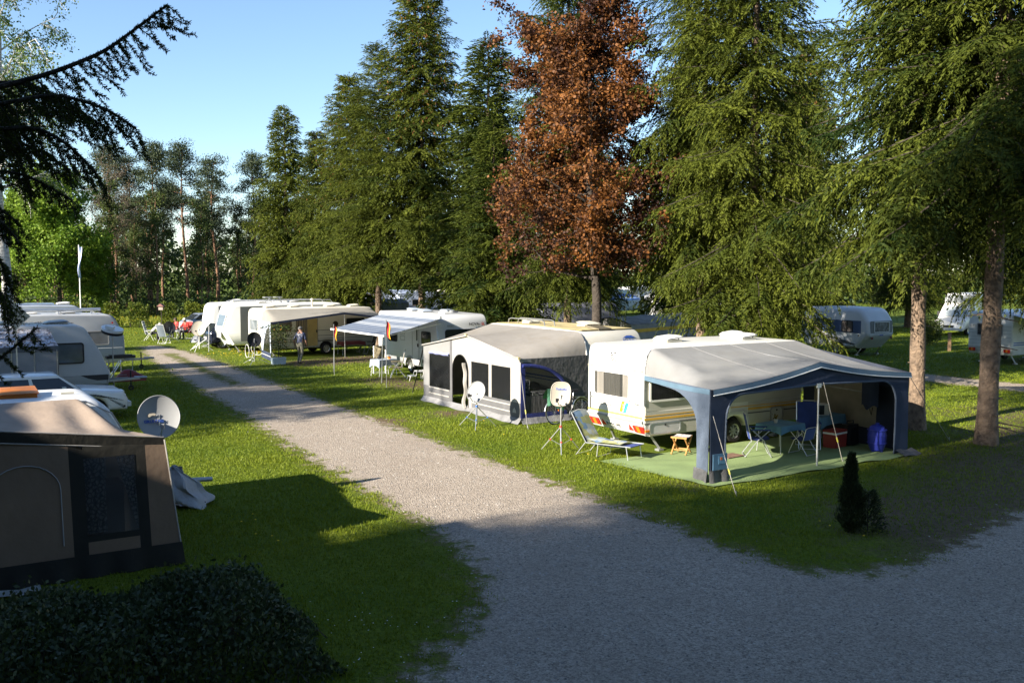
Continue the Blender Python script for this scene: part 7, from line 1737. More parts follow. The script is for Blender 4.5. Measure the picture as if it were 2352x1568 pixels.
def ropes():
    """guy lines pegged to the ground"""
    def guy(label, a, b, r=0.008, m=None, mid=0.72, group='guy lines'):
        o = thing('guy_line', label, 'rope', (b[0], b[1]), 0, group); A = Vector(a) - Vector((b[0], b[1], 0)); B = Vector((0, 0, 0.03))
        MB().tube([tuple(A), tuple(A * 0.5 + B * 0.5 - Vector((0, 0, 0.02))), tuple(B)], r, 5).build('line', m or ropem, o); q = A * (1 - mid) + B * mid; d = (B - A).normalized()
        MB().tube([tuple(q - d * 0.06), tuple(q + d * 0.06)], 0.018, 6).build('tensioner', yel, o); MB().tube([(0, 0, 0.10), (0.02, 0, -0.05)], 0.01, 5).build('peg', steel, o)
    t = L2W(2.55, -4.42); guy('guy line slanting down beside the centre pole of the open awning', (*t, 1.95), g(1935, 1062))
    t = L2W(-0.85, -4.42); guy('guy line from the front leg of the open awning to the lawn', (*t, 1.45), g(1690, 1138), m=None)
    t = L2W(5.75, -4.4); guy('guy line from the far corner of the open awning to a mound by the trees', (*t, 1.85), g(2180, 1012))
    t = L2W(-0.10, 3.62, HO, RV); guy('dark guy strap at the near corner of the grey awning', (*t, 1.55), g(1212, 985), 0.014, black)
    t = L2W(6.15, 3.62, HO, RV); guy('black guy strap at the far corner of the grey awning', (*t, 1.85), g(948, 902), 0.022, black)
ropes()
def mid_furniture():
    whm = mat('pale_blue_cloth', (0.36, 0.42, 0.50), 0.8, 0.1, bump=0.2)
    table('small table with pale blue cloth under the striped canopy', (*g(882, 862), 0), RU + 0.2, 0.95, 0.65, 0.70, whm, 0.24, legm=tubeW)
    chair('patterned high-backed chair behind the small table under the striped canopy', (*g(872, 856), 0), RV + 2.7, mat('brown_pattern', (0.20, 0.17, 0.11), 0.9, 0.6, 10), tubeM, high=1.15)
    chair('patterned high-backed chair right of the small table under the striped canopy', (*g(912, 866), 0), RU + PI - 0.4, mat('brown_pattern', (0.20, 0.17, 0.11)), tubeM, high=1.15, recline=0.2)
    for k, (px, py, z, m, lb) in enumerate(((868, 858, 0.705, mat('pot_orange', (0.65, 0.20, 0.03), 0.5, 0.1), 'orange flower pot on the small pale blue table'), (890, 864, 0.705, black, 'dark bowl on the small pale blue table'))):
        p = g(882, 862); o = thing('pot', lb, 'pot', (p[0] + (0.22 if k == 0 else -0.2), p[1] + 0.05, z), 0)
        MB().lathe([(0.0, 0), (0.06, 0), (0.09, 0.09), (0.08, 0.09), (0.0, 0.08)], 12).build('bowl', m, o); MB().lathe([(0.0, 0.14), (0.05, 0.12), (0.07, 0.09)], 8).build('filling', barkdark if k == 0 else black, o)
    o = thing('caravan_step', 'white two-tread metal step in front of the NOVA-SL caravan door', 'step', g(962, 872), RV - 0.2)
    MB().box((0.0, 0.0, 0.36), (0.45, 0.28, 0.03)).build('upper_tread', tubeW, o); MB().box((0.0, 0.30, 0.18), (0.45, 0.26, 0.03)).build('lower_tread', tubeW, o)
    for x in (-0.22, 0.22):
        MB().tube([(x, 0.45, 0.0), (x, 0.40, 0.19), (x, 0.18, 0.19), (x, 0.12, 0.37), (x, -0.14, 0.37), (x, -0.16, 0.0)], 0.016, 6).build('frame', tubeW, o)
    table('low white folding table right of the caravan step', (*g(990, 872), 0), RV + 0.2, 0.7, 0.45, 0.42, None, legm=tubeW)
    o = thing('flag_on_pole', 'black, red and gold flag on a thin pole left of the striped canopy', 'flag', g(768, 862), 0, 'flags by the striped canopy'); fl = [black, mat('flag_red', (0.50, 0.02, 0.02), 0.8, 0.1), mat('flag_gold', (0.75, 0.45, 0.02), 0.8, 0.1)]
    def flag(o, h, w_, hh):
        MB().tube([(0, 0, 0), (0.0, 0, h)], 0.011, 6).build('pole', steel, o)
        mb = MB()
        for k in range(3):
            b = len(mb.f)
            mb.sheet(lambda u, v: (0.01 + w_ * (k + v) / 3 * 0.55 + 0.02 * math.sin(u * 7), 0.05 * math.sin((k + v) * 2.0) - 0.12 * u * (k + v) / 3, h - 0.03 - hh * u - 0.16 * (k + v) / 3), 10, 2)
            for q in range(b, len(mb.f)): mb.mi[q] = k
        mb.build('cloth', fl, o, smooth=70)
    flag(o, 2.20, 0.26, 0.55)
    o = thing('flag_on_pole', 'black, red and gold flag on a dark pole in front of the striped canopy', 'flag', g(888, 890), 0.3, 'flags by the striped canopy'); flag(o, 2.62, 0.26, 0.6)
    # table with red cloth and things under the beige awning
    table('table with a dark red cloth under the beige sun awning', (*L2W(4.6, -2.0, WO, RU), 0), RU, 1.3, 0.75, 0.70, mat('red_cloth', (0.16, 0.035, 0.03), 0.85, 0.1), 0.15)
    chair('dark folding chair beside the red-clothed table', (*L2W(5.6, -2.1, WO, RU), 0), RU + PI, mat('dark_olive', (0.06, 0.06, 0.045), 0.9, 0.1))
    # plant tub
    p = g(640, 836); o = thing('planted_tub', 'bushy green plant with small flowers in a pale blue tub', 'plant', p, RU)
    MB().box((0, 0, 0.16), (0.62, 0.28, 0.32), taper=1.08).build('tub', mat('tub_blue', (0.42, 0.52, 0.58), 0.5, 0.1), o)
    rg = np.random.default_rng(4); n = 1500; s = rg.random((n, 1)) ** 0.6
    P = np.array([0, 0, 0.35]) + np.concatenate([rg.normal(0, 1, (n, 2)) * (0.12 + 0.33 * s), s * 1.55], 1); V = kites(P, unit(rg.normal(size=(n, 3))), rg.uniform(0.05, 0.11, n), rg.uniform(0.015, 0.03, n), rg)
    npmesh('foliage', V, np.arange(len(V)).reshape(-1, 4), DULL_M, o, tint=np.repeat(rg.random(n), 4)); MB().tube([(0, 0, 0.2), (0.03, 0, 1.6)], [0.03, 0.008], 5).build('stem', barkdark, o)
    mb = MB()
    for k in range(14):
        q = P[rg.integers(n)]; MB().lathe([(0.0, 0.02), (0.04, 0.0), (0.0, -0.02)], 6, tuple(q)).build('blossom', mat('blossom_orange', (0.6, 0.28, 0.04), 0.7, 0.2), o)
    # items inside the grey awning
    st = (mat('stripe_white', (0.62, 0.62, 0.60), 0.8, 0.05), mat('stripe_navy', (0.03, 0.045, 0.09), 0.8, 0.05))
    def HI(x, y): return L2W(x, y, HO, RV)
    chair('navy and white striped chair behind the front window of the grey awning', (*HI(1.4, 2.75), 0.02), RV - 0.3, None, tubeW, stripes=st, high=1.1)
    chair('navy and white striped chair with a red-edged top inside the arched side window', (*HI(0.45, 2.8), 0.02), RV + PI / 2 + PI, None, tubeW, stripes=st, high=1.15, pad=None)
    table('white folding table inside the grey awning', (*HI(1.0, 1.9), 0.02), RV, 1.0, 0.7, 0.7, None, legm=tubeW)
    c = thing('storage_box', 'bright blue storage box behind the front window of the grey awning', 'box', (*HI(0.75, 3.35), 0.02), RV)
    MB().box((0, 0, 0.36), (0.5, 0.3, 0.72), taper=1.04).build('bin', mat('bin_blue', (0.02, 0.22, 0.60), 0.4, 0.05), c); MB().box((0, 0, 0.735), (0.55, 0.35, 0.03)).build('rim', mat('bin_blue', (0.02, 0.22, 0.60)), c)
    # beer-table style bench by the left row and grill
    p = g(278, 862); o = thing('camping_grill', 'black grill tray on crossed wire legs beside the grey-white caravan', 'grill', p, RU)
    MB().box((0, 0, 0.80), (1.15, 0.42, 0.10)).build('tray', black, o); MB().box((0, 0, 0.87), (0.9, 0.3, 0.05)).build('grate', black, o)
    for sx in (-0.5, 0, 0.5):
        for sy in (-1, 1): MB().tube([(sx, sy * 0.18, 0.75), (sx * 0.9, -sy * 0.18, 0.0)], 0.012, 6).build('leg', steel, o)
    # red drawbar cover, trolley handle
    q = L2W(6.2, 0, (0, 0), RU)
    p = g(288, 888); o = thing('drawbar_cover', 'dark red plastic cover over a caravan drawbar', 'cover', (p[0], p[1]), RU); rm = mat('red_vinyl', (0.17, 0.018, 0.018), 0.4, 0.15, bump=0.3, bscale=8)
    def cov(u, v):
        a = PI * v; k = math.sin(min(1, u * 1.4) * PI * 0.5) * (1 - 0.75 * max(0, u - 0.35) / 0.65)
        return (-0.5 + 1.25 * u, 0.30 * math.cos(a) * (0.5 + 0.5 * k), 0.12 + 0.62 * math.sin(a) * k + 0.10)
    MB().sheet(cov, 24, 14).build('hood', rm, o, smooth=70)
    for k, (w_, z) in enumerate(((0.34, 0.50), (0.42, 0.42), (0.30, 0.36), (0.40, 0.30))): MB().box((-0.16, -0.315 + 0.0 * k + (0.03 if z > 0.45 else 0.0), z), (w_, 0.006, 0.018)).build('printed_line', whitecloth, o)
    o = thing('hand_trolley', 'folded aluminium hand trolley leaning by the drawbar', 'trolley', g(262, 890), RU)
    for y in (-0.18, 0.18): MB().tube([(-0.3, y, 0.12), (0.25, y, 1.0)], 0.018, 6).build('rail', alu, o)
    MB().tube([(0.25, -0.18, 1.0), (0.27, 0, 1.03), (0.25, 0.18, 1.0)], 0.018, 6).build('handle', alu, o); MB().box((-0.25, 0, 0.25), (0.5, 0.4, 0.08)).build('bed', black, o)
    for y in (-0.25, 0.25): MB().lathe([(0.0, -0.02), (0.12, -0.02), (0.12, 0.02), (0.0, 0.02)], 14, (-0.35, y, 0.12), 'y').build('trolley_wheel', rubber, o)
    # grey tarpaulin bundle over the near drawbar
    p = (-6.2, 17.95); o = thing('tarpaulin_bundle', 'crumpled grey tarpaulin tied over a drawbar on the lawn', 'tarpaulin', p, RU + 0.1); tm = mat('tarp_grey', (0.33, 0.35, 0.40), 0.55, 0.12, 4, bump=0.4, bscale=9)
    def tp(u, v):
        a = 2 * PI * v; hgt = 0.04 + 0.80 * u ** 1.2
        rx = 0.40 * (1 - u) ** 0.55 * (1 + 0.22 * math.sin(a * 3 + u * 5) + 0.12 * math.sin(a * 7 + 1)); ry = 0.30 * (1 - u) ** 0.6 * (1 + 0.25 * math.sin(a * 4 + 2 * u))
        return (0.10 * (1 - u) - 0.22 * u + rx * math.cos(a) + 0.04 * math.sin(u * 14 + a * 2), ry * math.sin(a) + 0.03 * math.sin(a * 5 + u * 9), hgt + 0.05 * math.sin(a * 2 + 0.6) * (1 - u))
    MB().sheet(tp, 18, 36).build('sheet', tm, o, smooth=25); MB().tube([(-0.45, 0.1, 0.05), (-0.3, 0.15, 0.12), (-0.1, -0.22, 0.12), (0.3, -0.2, 0.1)], 0.012, 5).build('cord', black, o)
    # plastic bag by the lane
    p = g(484, 800); o = thing('plastic_sheet', 'crumpled clear plastic sheet propped on a slanting pole by the lane', 'plastic sheet', p, RU)
    def ps(u, v): a = 2 * PI * v; return (0.6 * (u - 0.5) * 2 * (0.6 + 0.2 * math.sin(a * 3)) + 0.12 * math.cos(a), 0.22 * math.sin(a) * (1 - 0.5 * u), 0.15 + 0.62 * u * (0.6 + 0.3 * math.cos(a)) * 1.0)
    MB().sheet(ps, 10, 24).build('sheet', mat('milky_plastic', (0.55, 0.55, 0.52), 0.25, 0.15, trans=0.4), o, smooth=30); MB().tube([(-1.0, 0.1, 0.0), (0.35, 0, 0.95)], 0.025, 6).build('prop', tubeW, o)
    # flower box edging hoops by the lane
    for k, (px, py) in enumerate(((556, 812), (580, 806))):
        o = thing('wire_hoop', ['larger', 'smaller'][k] + ' pale wire hoop lying in the grass by the black dish', 'hoop', (*g(px + 12, py + 10), 0.0), RU + k, 'pale wire hoops'); MB().tube([(0.0, 0.34 * math.cos(a), 0.36 + 0.34 * math.sin(a)) for a in [2 * PI * i / 24 for i in range(24)]], 0.012, 5, closed=True).build('wire', tubeW, o); MB().tube([(0, 0.12, 0.02), (0.3, 0.12, 0.02), (0.3, 0.12, 0.2)], 0.012, 5).build('hook', tubeW, o)
mid_furniture()
def bicycle(label, loc, rz, fm, lean=0.10, basket=None, s=1.0):
    o = thing('bicycle', label, 'bicycle', loc, rz); o.rotation_euler = (lean, 0, rz); o.scale = (s, s, s)
    R = 0.34; wb = 1.08
    for nm, x in (('rear', 0.0), ('front', wb)):
        wl = MB().tube([(x + R * math.cos(a), 0, R + R * math.sin(a)) for a in [2 * PI * i / 32 for i in range(32)]], 0.018, 6, closed=True).build('wheel', rubber, o, smooth=60)
        MB().tube([(x + (R - 0.025) * math.cos(a), 0, R + (R - 0.025) * math.sin(a)) for a in [2 * PI * i / 32 for i in range(32)]], 0.010, 5, closed=True).build('rim', alu, wl, smooth=60)
        sp = MB()
        for k in range(14): a = 2 * PI * k / 14; sp.tube([(x, 0.02 * (-1) ** k, R), (x + 0.31 * math.cos(a), 0, R + 0.31 * math.sin(a))], 0.003, 3)
        sp.build('spokes', alu, wl)['kind'] = 'stuff'
        MB().tube([(x + (R + 0.04) * math.cos(a), 0, R + (R + 0.04) * math.sin(a)) for a in [0.2 + 2.6 * i / 12 for i in range(13)]], 0.020, 5).build('mudguard', alu, o, smooth=60)
    bb, st, hd = (0.44, 0, 0.28), (0.30, 0, 0.78), (0.90, 0, 0.82)
    fr = MB()
    for a, b in ((bb, st), (bb, (0.93, 0, 0.66)), (st, (0.0, 0, R)), (bb, (0.0, 0, R)), ((0.31, 0, 0.70), (0.91, 0, 0.76)), ((0.90, 0, 0.86), (0.96, 0, 0.60)), ((0.95, 0, 0.62), (wb, 0, R))): fr.tube([a, b], 0.016, 6)
    fr.build('frame', fm, o)
    MB().tube([st, (0.27, 0, 0.92)], 0.014, 6).build('seat_post', alu, o)
    MB().sheet(lambda u, v: (0.12 + 0.28 * u, (v - 0.5) * 0.20 * (1 - 0.75 * u), 0.94 + 0.03 * math.sin(v * PI)), 8, 6, 0.05).build('saddle', black, o, smooth=60)
    MB().tube([hd, (0.87, 0, 1.0), (0.86, 0.10, 1.03), (0.74, 0.26, 1.02)], 0.013, 6).tube([(0.87, 0, 1.0), (0.86, -0.10, 1.03), (0.74, -0.26, 1.02)], 0.013, 6).build('handlebar', alu, o)
    MB().lathe([(0.0, 0.05), (0.05, 0.04), (0.055, 0.0), (0.0, -0.05)], 12, (0.99, 0, 0.85), 'x').build('headlamp', alu, o)
    MB().tube([(0.0, 0, R), (-0.05, 0, 0.70), (-0.18, 0.0, 0.72), (0.28, 0, 0.74)], 0.010, 5).build('rack', alu, o)
    MB().lathe([(0.0, -0.012), (0.09, -0.012), (0.09, 0.012), (0.0, 0.012)], 16, (*bb[:1], 0.04, bb[2]), 'y').build('chainring', steel, o)
    for sg in (-1, 1): MB().bar((bb[0], 0.07 * sg, bb[2]), (bb[0] + 0.13 * sg, 0.07 * sg, bb[2] - 0.10), 0.02).box((bb[0] + 0.13 * sg, 0.11 * sg, bb[2] - 0.10), (0.09, 0.08, 0.02)).build('pedal', black, o)
    MB().box((0.93, 0.0, 0.40 + 0.0), (0.02, 0.05, 0.05)).build('reflector', amber, o)
    return o
bicycle('dark bicycle with curved handlebars leaning on the grey awning side wall', g(1338, 966), RU + PI + 0.12, mat('frame_black', (0.03, 0.03, 0.035), 0.35, 0.1), 0.12)
def towel():
    p = g(1268, 975); o = thing('towel', 'green towel hung over the front of the leaning bicycle', 'towel', (p[0], p[1], 0), RU + 0.1)
    m = mat('towel_green', (0.10, 0.27, 0.17), 0.95, 0.1, 5, bump=0.3, bscale=14)
    MB().sheet(lambda u, v: (-0.35 + 0.62 * u, -0.20 - 0.05 * math.sin(u * 9) * v, 1.08 - 0.48 * v - 0.14 * u + 0.05 * math.sin(u * 5)), 20, 12).build('front_drop', m, o, smooth=70)
    MB().sheet(lambda u, v: (-0.35 + 0.62 * u, -0.20 + 0.22 * v, 1.08 - 0.14 * u + 0.05 * math.sin(u * 5) - 0.30 * v * v), 20, 8).build('back_drop', m, o, smooth=70)
towel()
bicycle('bicycle parked in the dark between the beige awning and the silver-white caravan', L2W(6.75, -2.0, WO, RU), RU + 0.2, mat('frame_red', (0.28, 0.04, 0.03), 0.35, 0.1), 0.08)

# ------------------------------------------------------------------ small evergreen, posts, flagpole
def conifer():
    rg = np.random.default_rng(8); p = g(1952, 1222); o = thing('dwarf_conifer', 'small upright evergreen shrub standing alone on the shaded lawn', 'shrub', p, 0)
    n = 5200; h = rg.random(n) ** 0.9 * 1.34; R = 0.25 * (1 - (h / 1.40)) ** 0.8 * np.clip(h * 5, 0.4, 1) ; a = rg.uniform(0, 2 * PI, n); R = R * (1 + 0.22 * np.sin(h * 13 + a * 2) + 0.15 * np.sin(a * 3 + h * 5)); q = rg.random(n) ** 0.45
    dx = np.where((a > -0.9) & (a < 0.9) & (h < 0.65), 0.08, 0.0)
    P = np.stack([R * q * np.cos(a) + dx, R * q * np.sin(a), h], 1); D = unit(np.stack([np.cos(a) * 0.5, np.sin(a) * 0.5, np.full(n, 0.9)], 1) + rg.normal(0, 0.25, (n, 3)))
    V = kites(P, D, rg.uniform(0.05, 0.11, n), rg.uniform(0.008, 0.014, n), rg); npmesh('foliage', V, np.arange(len(V)).reshape(-1, 4), leafmat('conifer_needles', (0.018, 0.03, 0.012), (0.06, 0.075, 0.025), 0.1), o, tint=np.repeat(rg.random(n), 4))
    MB().tube([(0, 0, -0.02), (0, 0, 1.1)], [0.03, 0.008], 6).build('stem', barkdark, o)
    q2 = (p[0] + 0.32, p[1] + 0.05); o = thing('dwarf_conifer', 'low ragged evergreen seedling close beside the upright one', 'shrub', q2, 0)
    n = 1500; h = rg.random(n) * 0.70; R = 0.30 * (1 - h / 0.80) ** 0.6; a = rg.uniform(0, 2 * PI, n); q = rg.random(n) ** 0.5
    P = np.stack([R * q * np.cos(a), R * q * np.sin(a), h], 1); D = unit(np.stack([np.cos(a), np.sin(a), np.full(n, 0.7)], 1) + rg.normal(0, 0.3, (n, 3)))
    V = kites(P, D, rg.uniform(0.05, 0.12, n), rg.uniform(0.006, 0.012, n), rg); npmesh('foliage', V, np.arange(len(V)).reshape(-1, 4), MATS['conifer_needles'], o, tint=np.repeat(rg.random(n), 4)); MB().tube([(0, 0, -0.02), (0, 0, 0.7)], [0.015, 0.004], 5).build('stem', barkdark, o)
conifer()
def posts():
    p = g(187, 758); o = thing('flagpole', 'tall white flagpole with a limp blue and white flag beyond the left caravans', 'flagpole', p, 0)
    z1 = 6.3; MB().tube([(0, 0, 0), (0, 0, z1)], [0.05, 0.035], 8).build('pole', white, o); MB().lathe([(0.0, 0.08), (0.06, 0.0), (0.0, -0.04)], 8, (0, 0, z1)).build('finial', white, o)
    MB().sheet(lambda u, v: (-0.06 + 0.30 * u * (0.3 + 0.7 * (1 - v)) + 0.05 * math.sin(v * 7), 0.10 * math.sin(v * 5 + u * 3), z1 - 0.1 - 2.3 * v), 6, 20).build('flag', mat('pale_flag', (0.42, 0.48, 0.72), 0.8, 0.25, 2), o, smooth=70)
    p = g(2180, 806); o = thing('marker_post', 'short wooden post on the grass beyond the second lane', 'post', p, 0); MB().box((0, 0, 0.5), (0.14, 0.14, 1.0)).build('stake', mat('post_wood', (0.30, 0.19, 0.11), 0.85, 0.2), o); MB().box((0, 0, 1.02), (0.17, 0.17, 0.05)).build('cap', mat('post_wood', (0.30, 0.19, 0.11)), o)
    p = g(372, 770); o = thing('bird_house', 'little bird house on a pole in front of the far hedge', 'bird house', p, 0); MB().tube([(0, 0, 0), (0, 0, 1.75)], 0.03, 6).build('pole', barkdark, o); MB().box((0, 0, 1.88), (0.3, 0.25, 0.26)).build('box', mat('pale_wood', (0.32, 0.26, 0.22), 0.8, 0.1), o)
    MB().slab([(-0.24, -0.2, 2.0), (0.0, -0.2, 2.2), (0.24, -0.2, 2.0)], (0, 0.4, 0)).build('roof', mat('dull_red_roof', (0.22, 0.10, 0.09), 0.8, 0.1), o)
    # wooden thing at far right edge
    p = (13.6, 22.5); o = thing('wooden_sign_post', 'low wooden post at the far right edge by the last trunk', 'post', p, 0.2); MB().box((0, 0, 0.35), (0.12, 0.12, 0.7)).build('stake', mat('post_wood', (0.30, 0.19, 0.11)), o); MB().box((0, 0, 0.62), (0.36, 0.16, 0.20)).build('board', mat('post_wood', (0.30, 0.19, 0.11)), o)
posts()

# ------------------------------------------------------------------ cars and motorhome
def car(name, label, loc, rz, L, W, paint, lower, belt, roofz, gh, wheels, group=None, cat='car', glassm=None, grille=False, lightm=None):
    """lower: side outline corners (x,z,r) without arches, gh: greenhouse x at belt and roof (b0,b1,t0,t1); front at +x"""
    o = thing(name, label, cat, loc, rz, group); ra = 0.36; z0 = 0.28
    P = round_poly(lower, 4)
    arch = []
    for wx in sorted(wheels, reverse=True):
        for i in range(9): a = PI * i / 8; arch.append((wx + ra * math.cos(a), z0 + (ra + 0.03) * math.sin(a)))
    prof = (P + arch)[::-1]
    mb = MB(); loft_body(mb, prof, W, 0.13, 4); mb.build('body', paint, o, smooth=40)
    b0, b1, t0, t1 = gh; wb, wt = W / 2 - 0.06, W / 2 - 0.24
    def ghp(u, v, zz):
        xb = b0 + (b1 - b0) * u; xt = t0 + (t1 - t0) * u; k = zz
        return (xb + (xt - xb) * k, (wb + (wt - wb) * k) * v, belt - 0.03 + (roofz - belt + 0.03) * k)
    V = [ghp(u, v, k) for k in (0, 0.94) for u, v in ((0, -1), (1, -1), (1, 1), (0, 1))] + [ghp(u, v * 0.9, 1.0) for u, v in ((0.05, -1), (0.95, -1), (0.95, 1), (0.05, 1))]
    V2 = V + [tuple((Vector(V[8]) + Vector(V[9]) + Vector(V[10]) + Vector(V[11])) / 4 + Vector((0, 0, 0.03)))]
    F = [(0, 1, 5, 4), (1, 2, 6, 5), (2, 3, 7, 6), (3, 0, 4, 7), (4, 5, 9, 8), (5, 6, 10, 9), (6, 7, 11, 10), (7, 4, 8, 11), (8, 9, 12), (9, 10, 12), (10, 11, 12), (11, 8, 12)]
    MB().add(V2, F).build('cabin', paint, o, smooth=30)
    gm = glassm or dglass
    def pane(a, b, c, d, u0, u1, v0, v1, nm):
        a, b, c, d = map(Vector, (a, b, c, d)); q = lambda u, v: (a * (1 - u) + b * u) * (1 - v) + (d * (1 - u) + c * u) * v
        nn = (b - a).cross(d - a).normalized() * 0.008
        MB().slab([tuple(q(u, v) + nn * 0.2) for u, v in ((u0, v0), (u1, v0), (u1, v1), (u0, v1))], nn).build(nm, gm, o)
    for (i0, i1, i2, i3) in ((0, 1, 5, 4), (2, 3, 7, 6)):
        fl = i0 == 2
        for u0, u1 in ((0.06, 0.48), (0.53, 0.95)): pane(V[i0], V[i1], V[i2], V[i3], u0, u1, 0.16, 0.86, 'side_window')
    pane(V[1], V[2], V[6], V[5], 0.05, 0.95, 0.10, 0.92, 'windscreen'); pane(V[3], V[0], V[4], V[7], 0.05, 0.95, 0.12, 0.90, 'rear_window')
    for wx in wheels:
        for sd in (-1, 1): wheel(o, (wx, sd * (W / 2 - 0.13), 0.31), 0.31, 0.19, sd)
    for wx in wheels: MB().box((wx, 0, 0.42), (0.66, W - 0.5, 0.4)).build('wheel_well', black, o)
    for sd in (-1, 1):
        MB().box((L - 0.10, sd * (W / 2 - 0.32), 0.66), (0.10, 0.34, 0.17)).build('headlight', lightm or mat('headlamp_glass', (0.50, 0.52, 0.52), 0.1, 0.2), o)
        MB().box((0.06, sd * (W / 2 - 0.30), 0.70), (0.08, 0.36, 0.15)).build('tail_light', redlens, o)
        MB().box((gh[1] - 0.55, sd * (W / 2 + 0.06), belt + 0.08), (0.10, 0.16, 0.12)).build('mirror', paint, o)
    MB().box((L + 0.02, 0, 0.45), (0.12, W - 0.1, 0.14)).build('bumper', greywhite if grille else paint, o); MB().box((-0.02, 0, 0.47), (0.12, W - 0.1, 0.14)).build('bumper', greywhite if grille else paint, o)
    MB().box((-0.05, 0, 0.62), (0.03, 0.5, 0.11)).build('number_plate', white, o)
    if grille: MB().box((L - 0.06, 0, 0.68), (0.10, 0.55, 0.22)).build('grille', alu, o)
    return o
def all_cars():
    sedan = [(0.02, 0.28, 0.05), (0.0, 0.80, 0.10), (0.12, 0.93, 0.08), (1.0, 0.97, 0.05), (3.3, 0.97, 0.1), (4.55, 0.86, 0.14), (4.68, 0.60, 0.1), (4.66, 0.28, 0.05)]
    p = np.array((-12.1, 29.6)) - 4.68 * np.array((UX, UY))
    car('parked_car', 'old white saloon car parked behind the beige awning', (p[0], p[1]), RU, 4.68, 1.78, mat('car_white', (0.66, 0.67, 0.68), 0.25, 0.04, 1.5, coat=0.5), sedan, 0.95, 1.43, (0.75, 3.45, 1.25, 2.75), (0.85, 3.75), grille=True)
    coupe = [(0.02, 0.28, 0.05), (0.0, 0.75, 0.12), (0.25, 0.95, 0.1), (1.2, 0.98, 0.1), (3.2, 0.96, 0.2), (4.3, 0.78, 0.25), (4.5, 0.5, 0.15), (4.45, 0.28, 0.05)]
    p = g(468, 770); c = car('parked_car', 'silver-blue car parked in front of the far hedge', (p[0] - 2.1, p[1] + 1.8), RU + 0.1, 4.4, 1.76, mat('car_silver', (0.34, 0.39, 0.48), 0.28, 0.05, metal=0.4, coat=0.6), coupe, 0.95, 1.42, (0.35, 3.45, 1.1, 2.5), (0.8, 3.55))
    hatchb = [(0.02, 0.28, 0.05), (0.0, 0.85, 0.10), (0.05, 0.98, 0.06), (1.2, 1.0, 0.1), (2.9, 0.98, 0.15), (3.85, 0.82, 0.2), (4.0, 0.5, 0.12), (3.97, 0.28, 0.05)]
    p = L2W(-0.75, 0, (-17.0, 55.5), RU); car('parked_car', 'dark blue hatchback squeezed between two white caravans', (p[0], p[1]), RU, 4.0, 1.72, mat('car_navy', (0.012, 0.016, 0.035), 0.2, 0.1, coat=0.8), hatchb, 0.97, 1.48, (0.05, 3.0, 0.45, 2.1), (0.7, 3.2))
    # motorhome facing the camera
    q = g(2192, 768); o = thing('motorhome', 'white motorhome facing the camera beyond the second lane', 'motorhome', q, math.radians(-135)); pm = mat('motorhome_white', (0.72, 0.71, 0.68), 0.35, 0.05, coat=0.3)
    mb = MB(); prof = round_poly([(-5.6, 0.45, 0.05), (-5.6, 2.85, 0.25), (-0.9, 2.85, 0.3), (-0.75, 2.15, 0.15), (-0.45, 1.95, 0.1), (0.35, 1.22, 0.12), (1.0, 1.02, 0.2), (1.15, 0.5, 0.1), (1.1, 0.35, 0.05)], 4)
    arch = []
    for wx in (0.25, -3.6):
        for i in range(9): a = PI * i / 8; arch.append((wx + 0.4 * math.cos(a), 0.42 + 0.36 * math.sin(a)))
    loft_body(mb, (prof + arch)[::-1], 2.1, 0.12, 3); mb.build('body', pm, o, smooth=40)
    MB().slab([(-0.42, -0.86, 1.93), (0.33, -0.90, 1.28), (0.33, 0.90, 1.28), (-0.42, 0.86, 1.93)], (0.02, 0, 0.02)).build('windscreen', mat('pale_screen', (0.40, 0.45, 0.46), 0.1, 0.1), o)
    for sd in (-1, 1):
        wheel(o, (0.25, sd * 0.93, 0.34), 0.34, 0.2, sd); wheel(o, (-3.6, sd * 0.93, 0.34), 0.34, 0.2, sd)
        MB().box((1.02, sd * 0.72, 0.84), (0.14, 0.38, 0.18)).build('headlight', mat('headlamp_glass', (0.50, 0.52, 0.52)), o); MB().box((-0.15, sd * 1.16, 1.45), (0.1, 0.2, 0.3)).build('mirror', black, o)
        MB().slab([(-0.75, sd * 1.056, 1.25), (0.20, sd * 1.056, 1.25), (-0.40, sd * 1.056, 1.85), (-0.75, sd * 1.056, 1.9)], (0, sd * 0.006, 0)).build('side_window', dglass, o)
    MB().box((1.14, 0, 0.62), (0.06, 0.7, 0.14)).build('grille', black, o); MB().box((1.15, 0, 0.42), (0.12, 1.9, 0.16)).build('bumper', greywhite, o)
    MB().box((-0.8, 0, 2.48), (0.3, 1.9, 0.5)).build('overcab_face', mat('overcab_grey', (0.25, 0.27, 0.28), 0.4, 0.1), o)
all_cars()

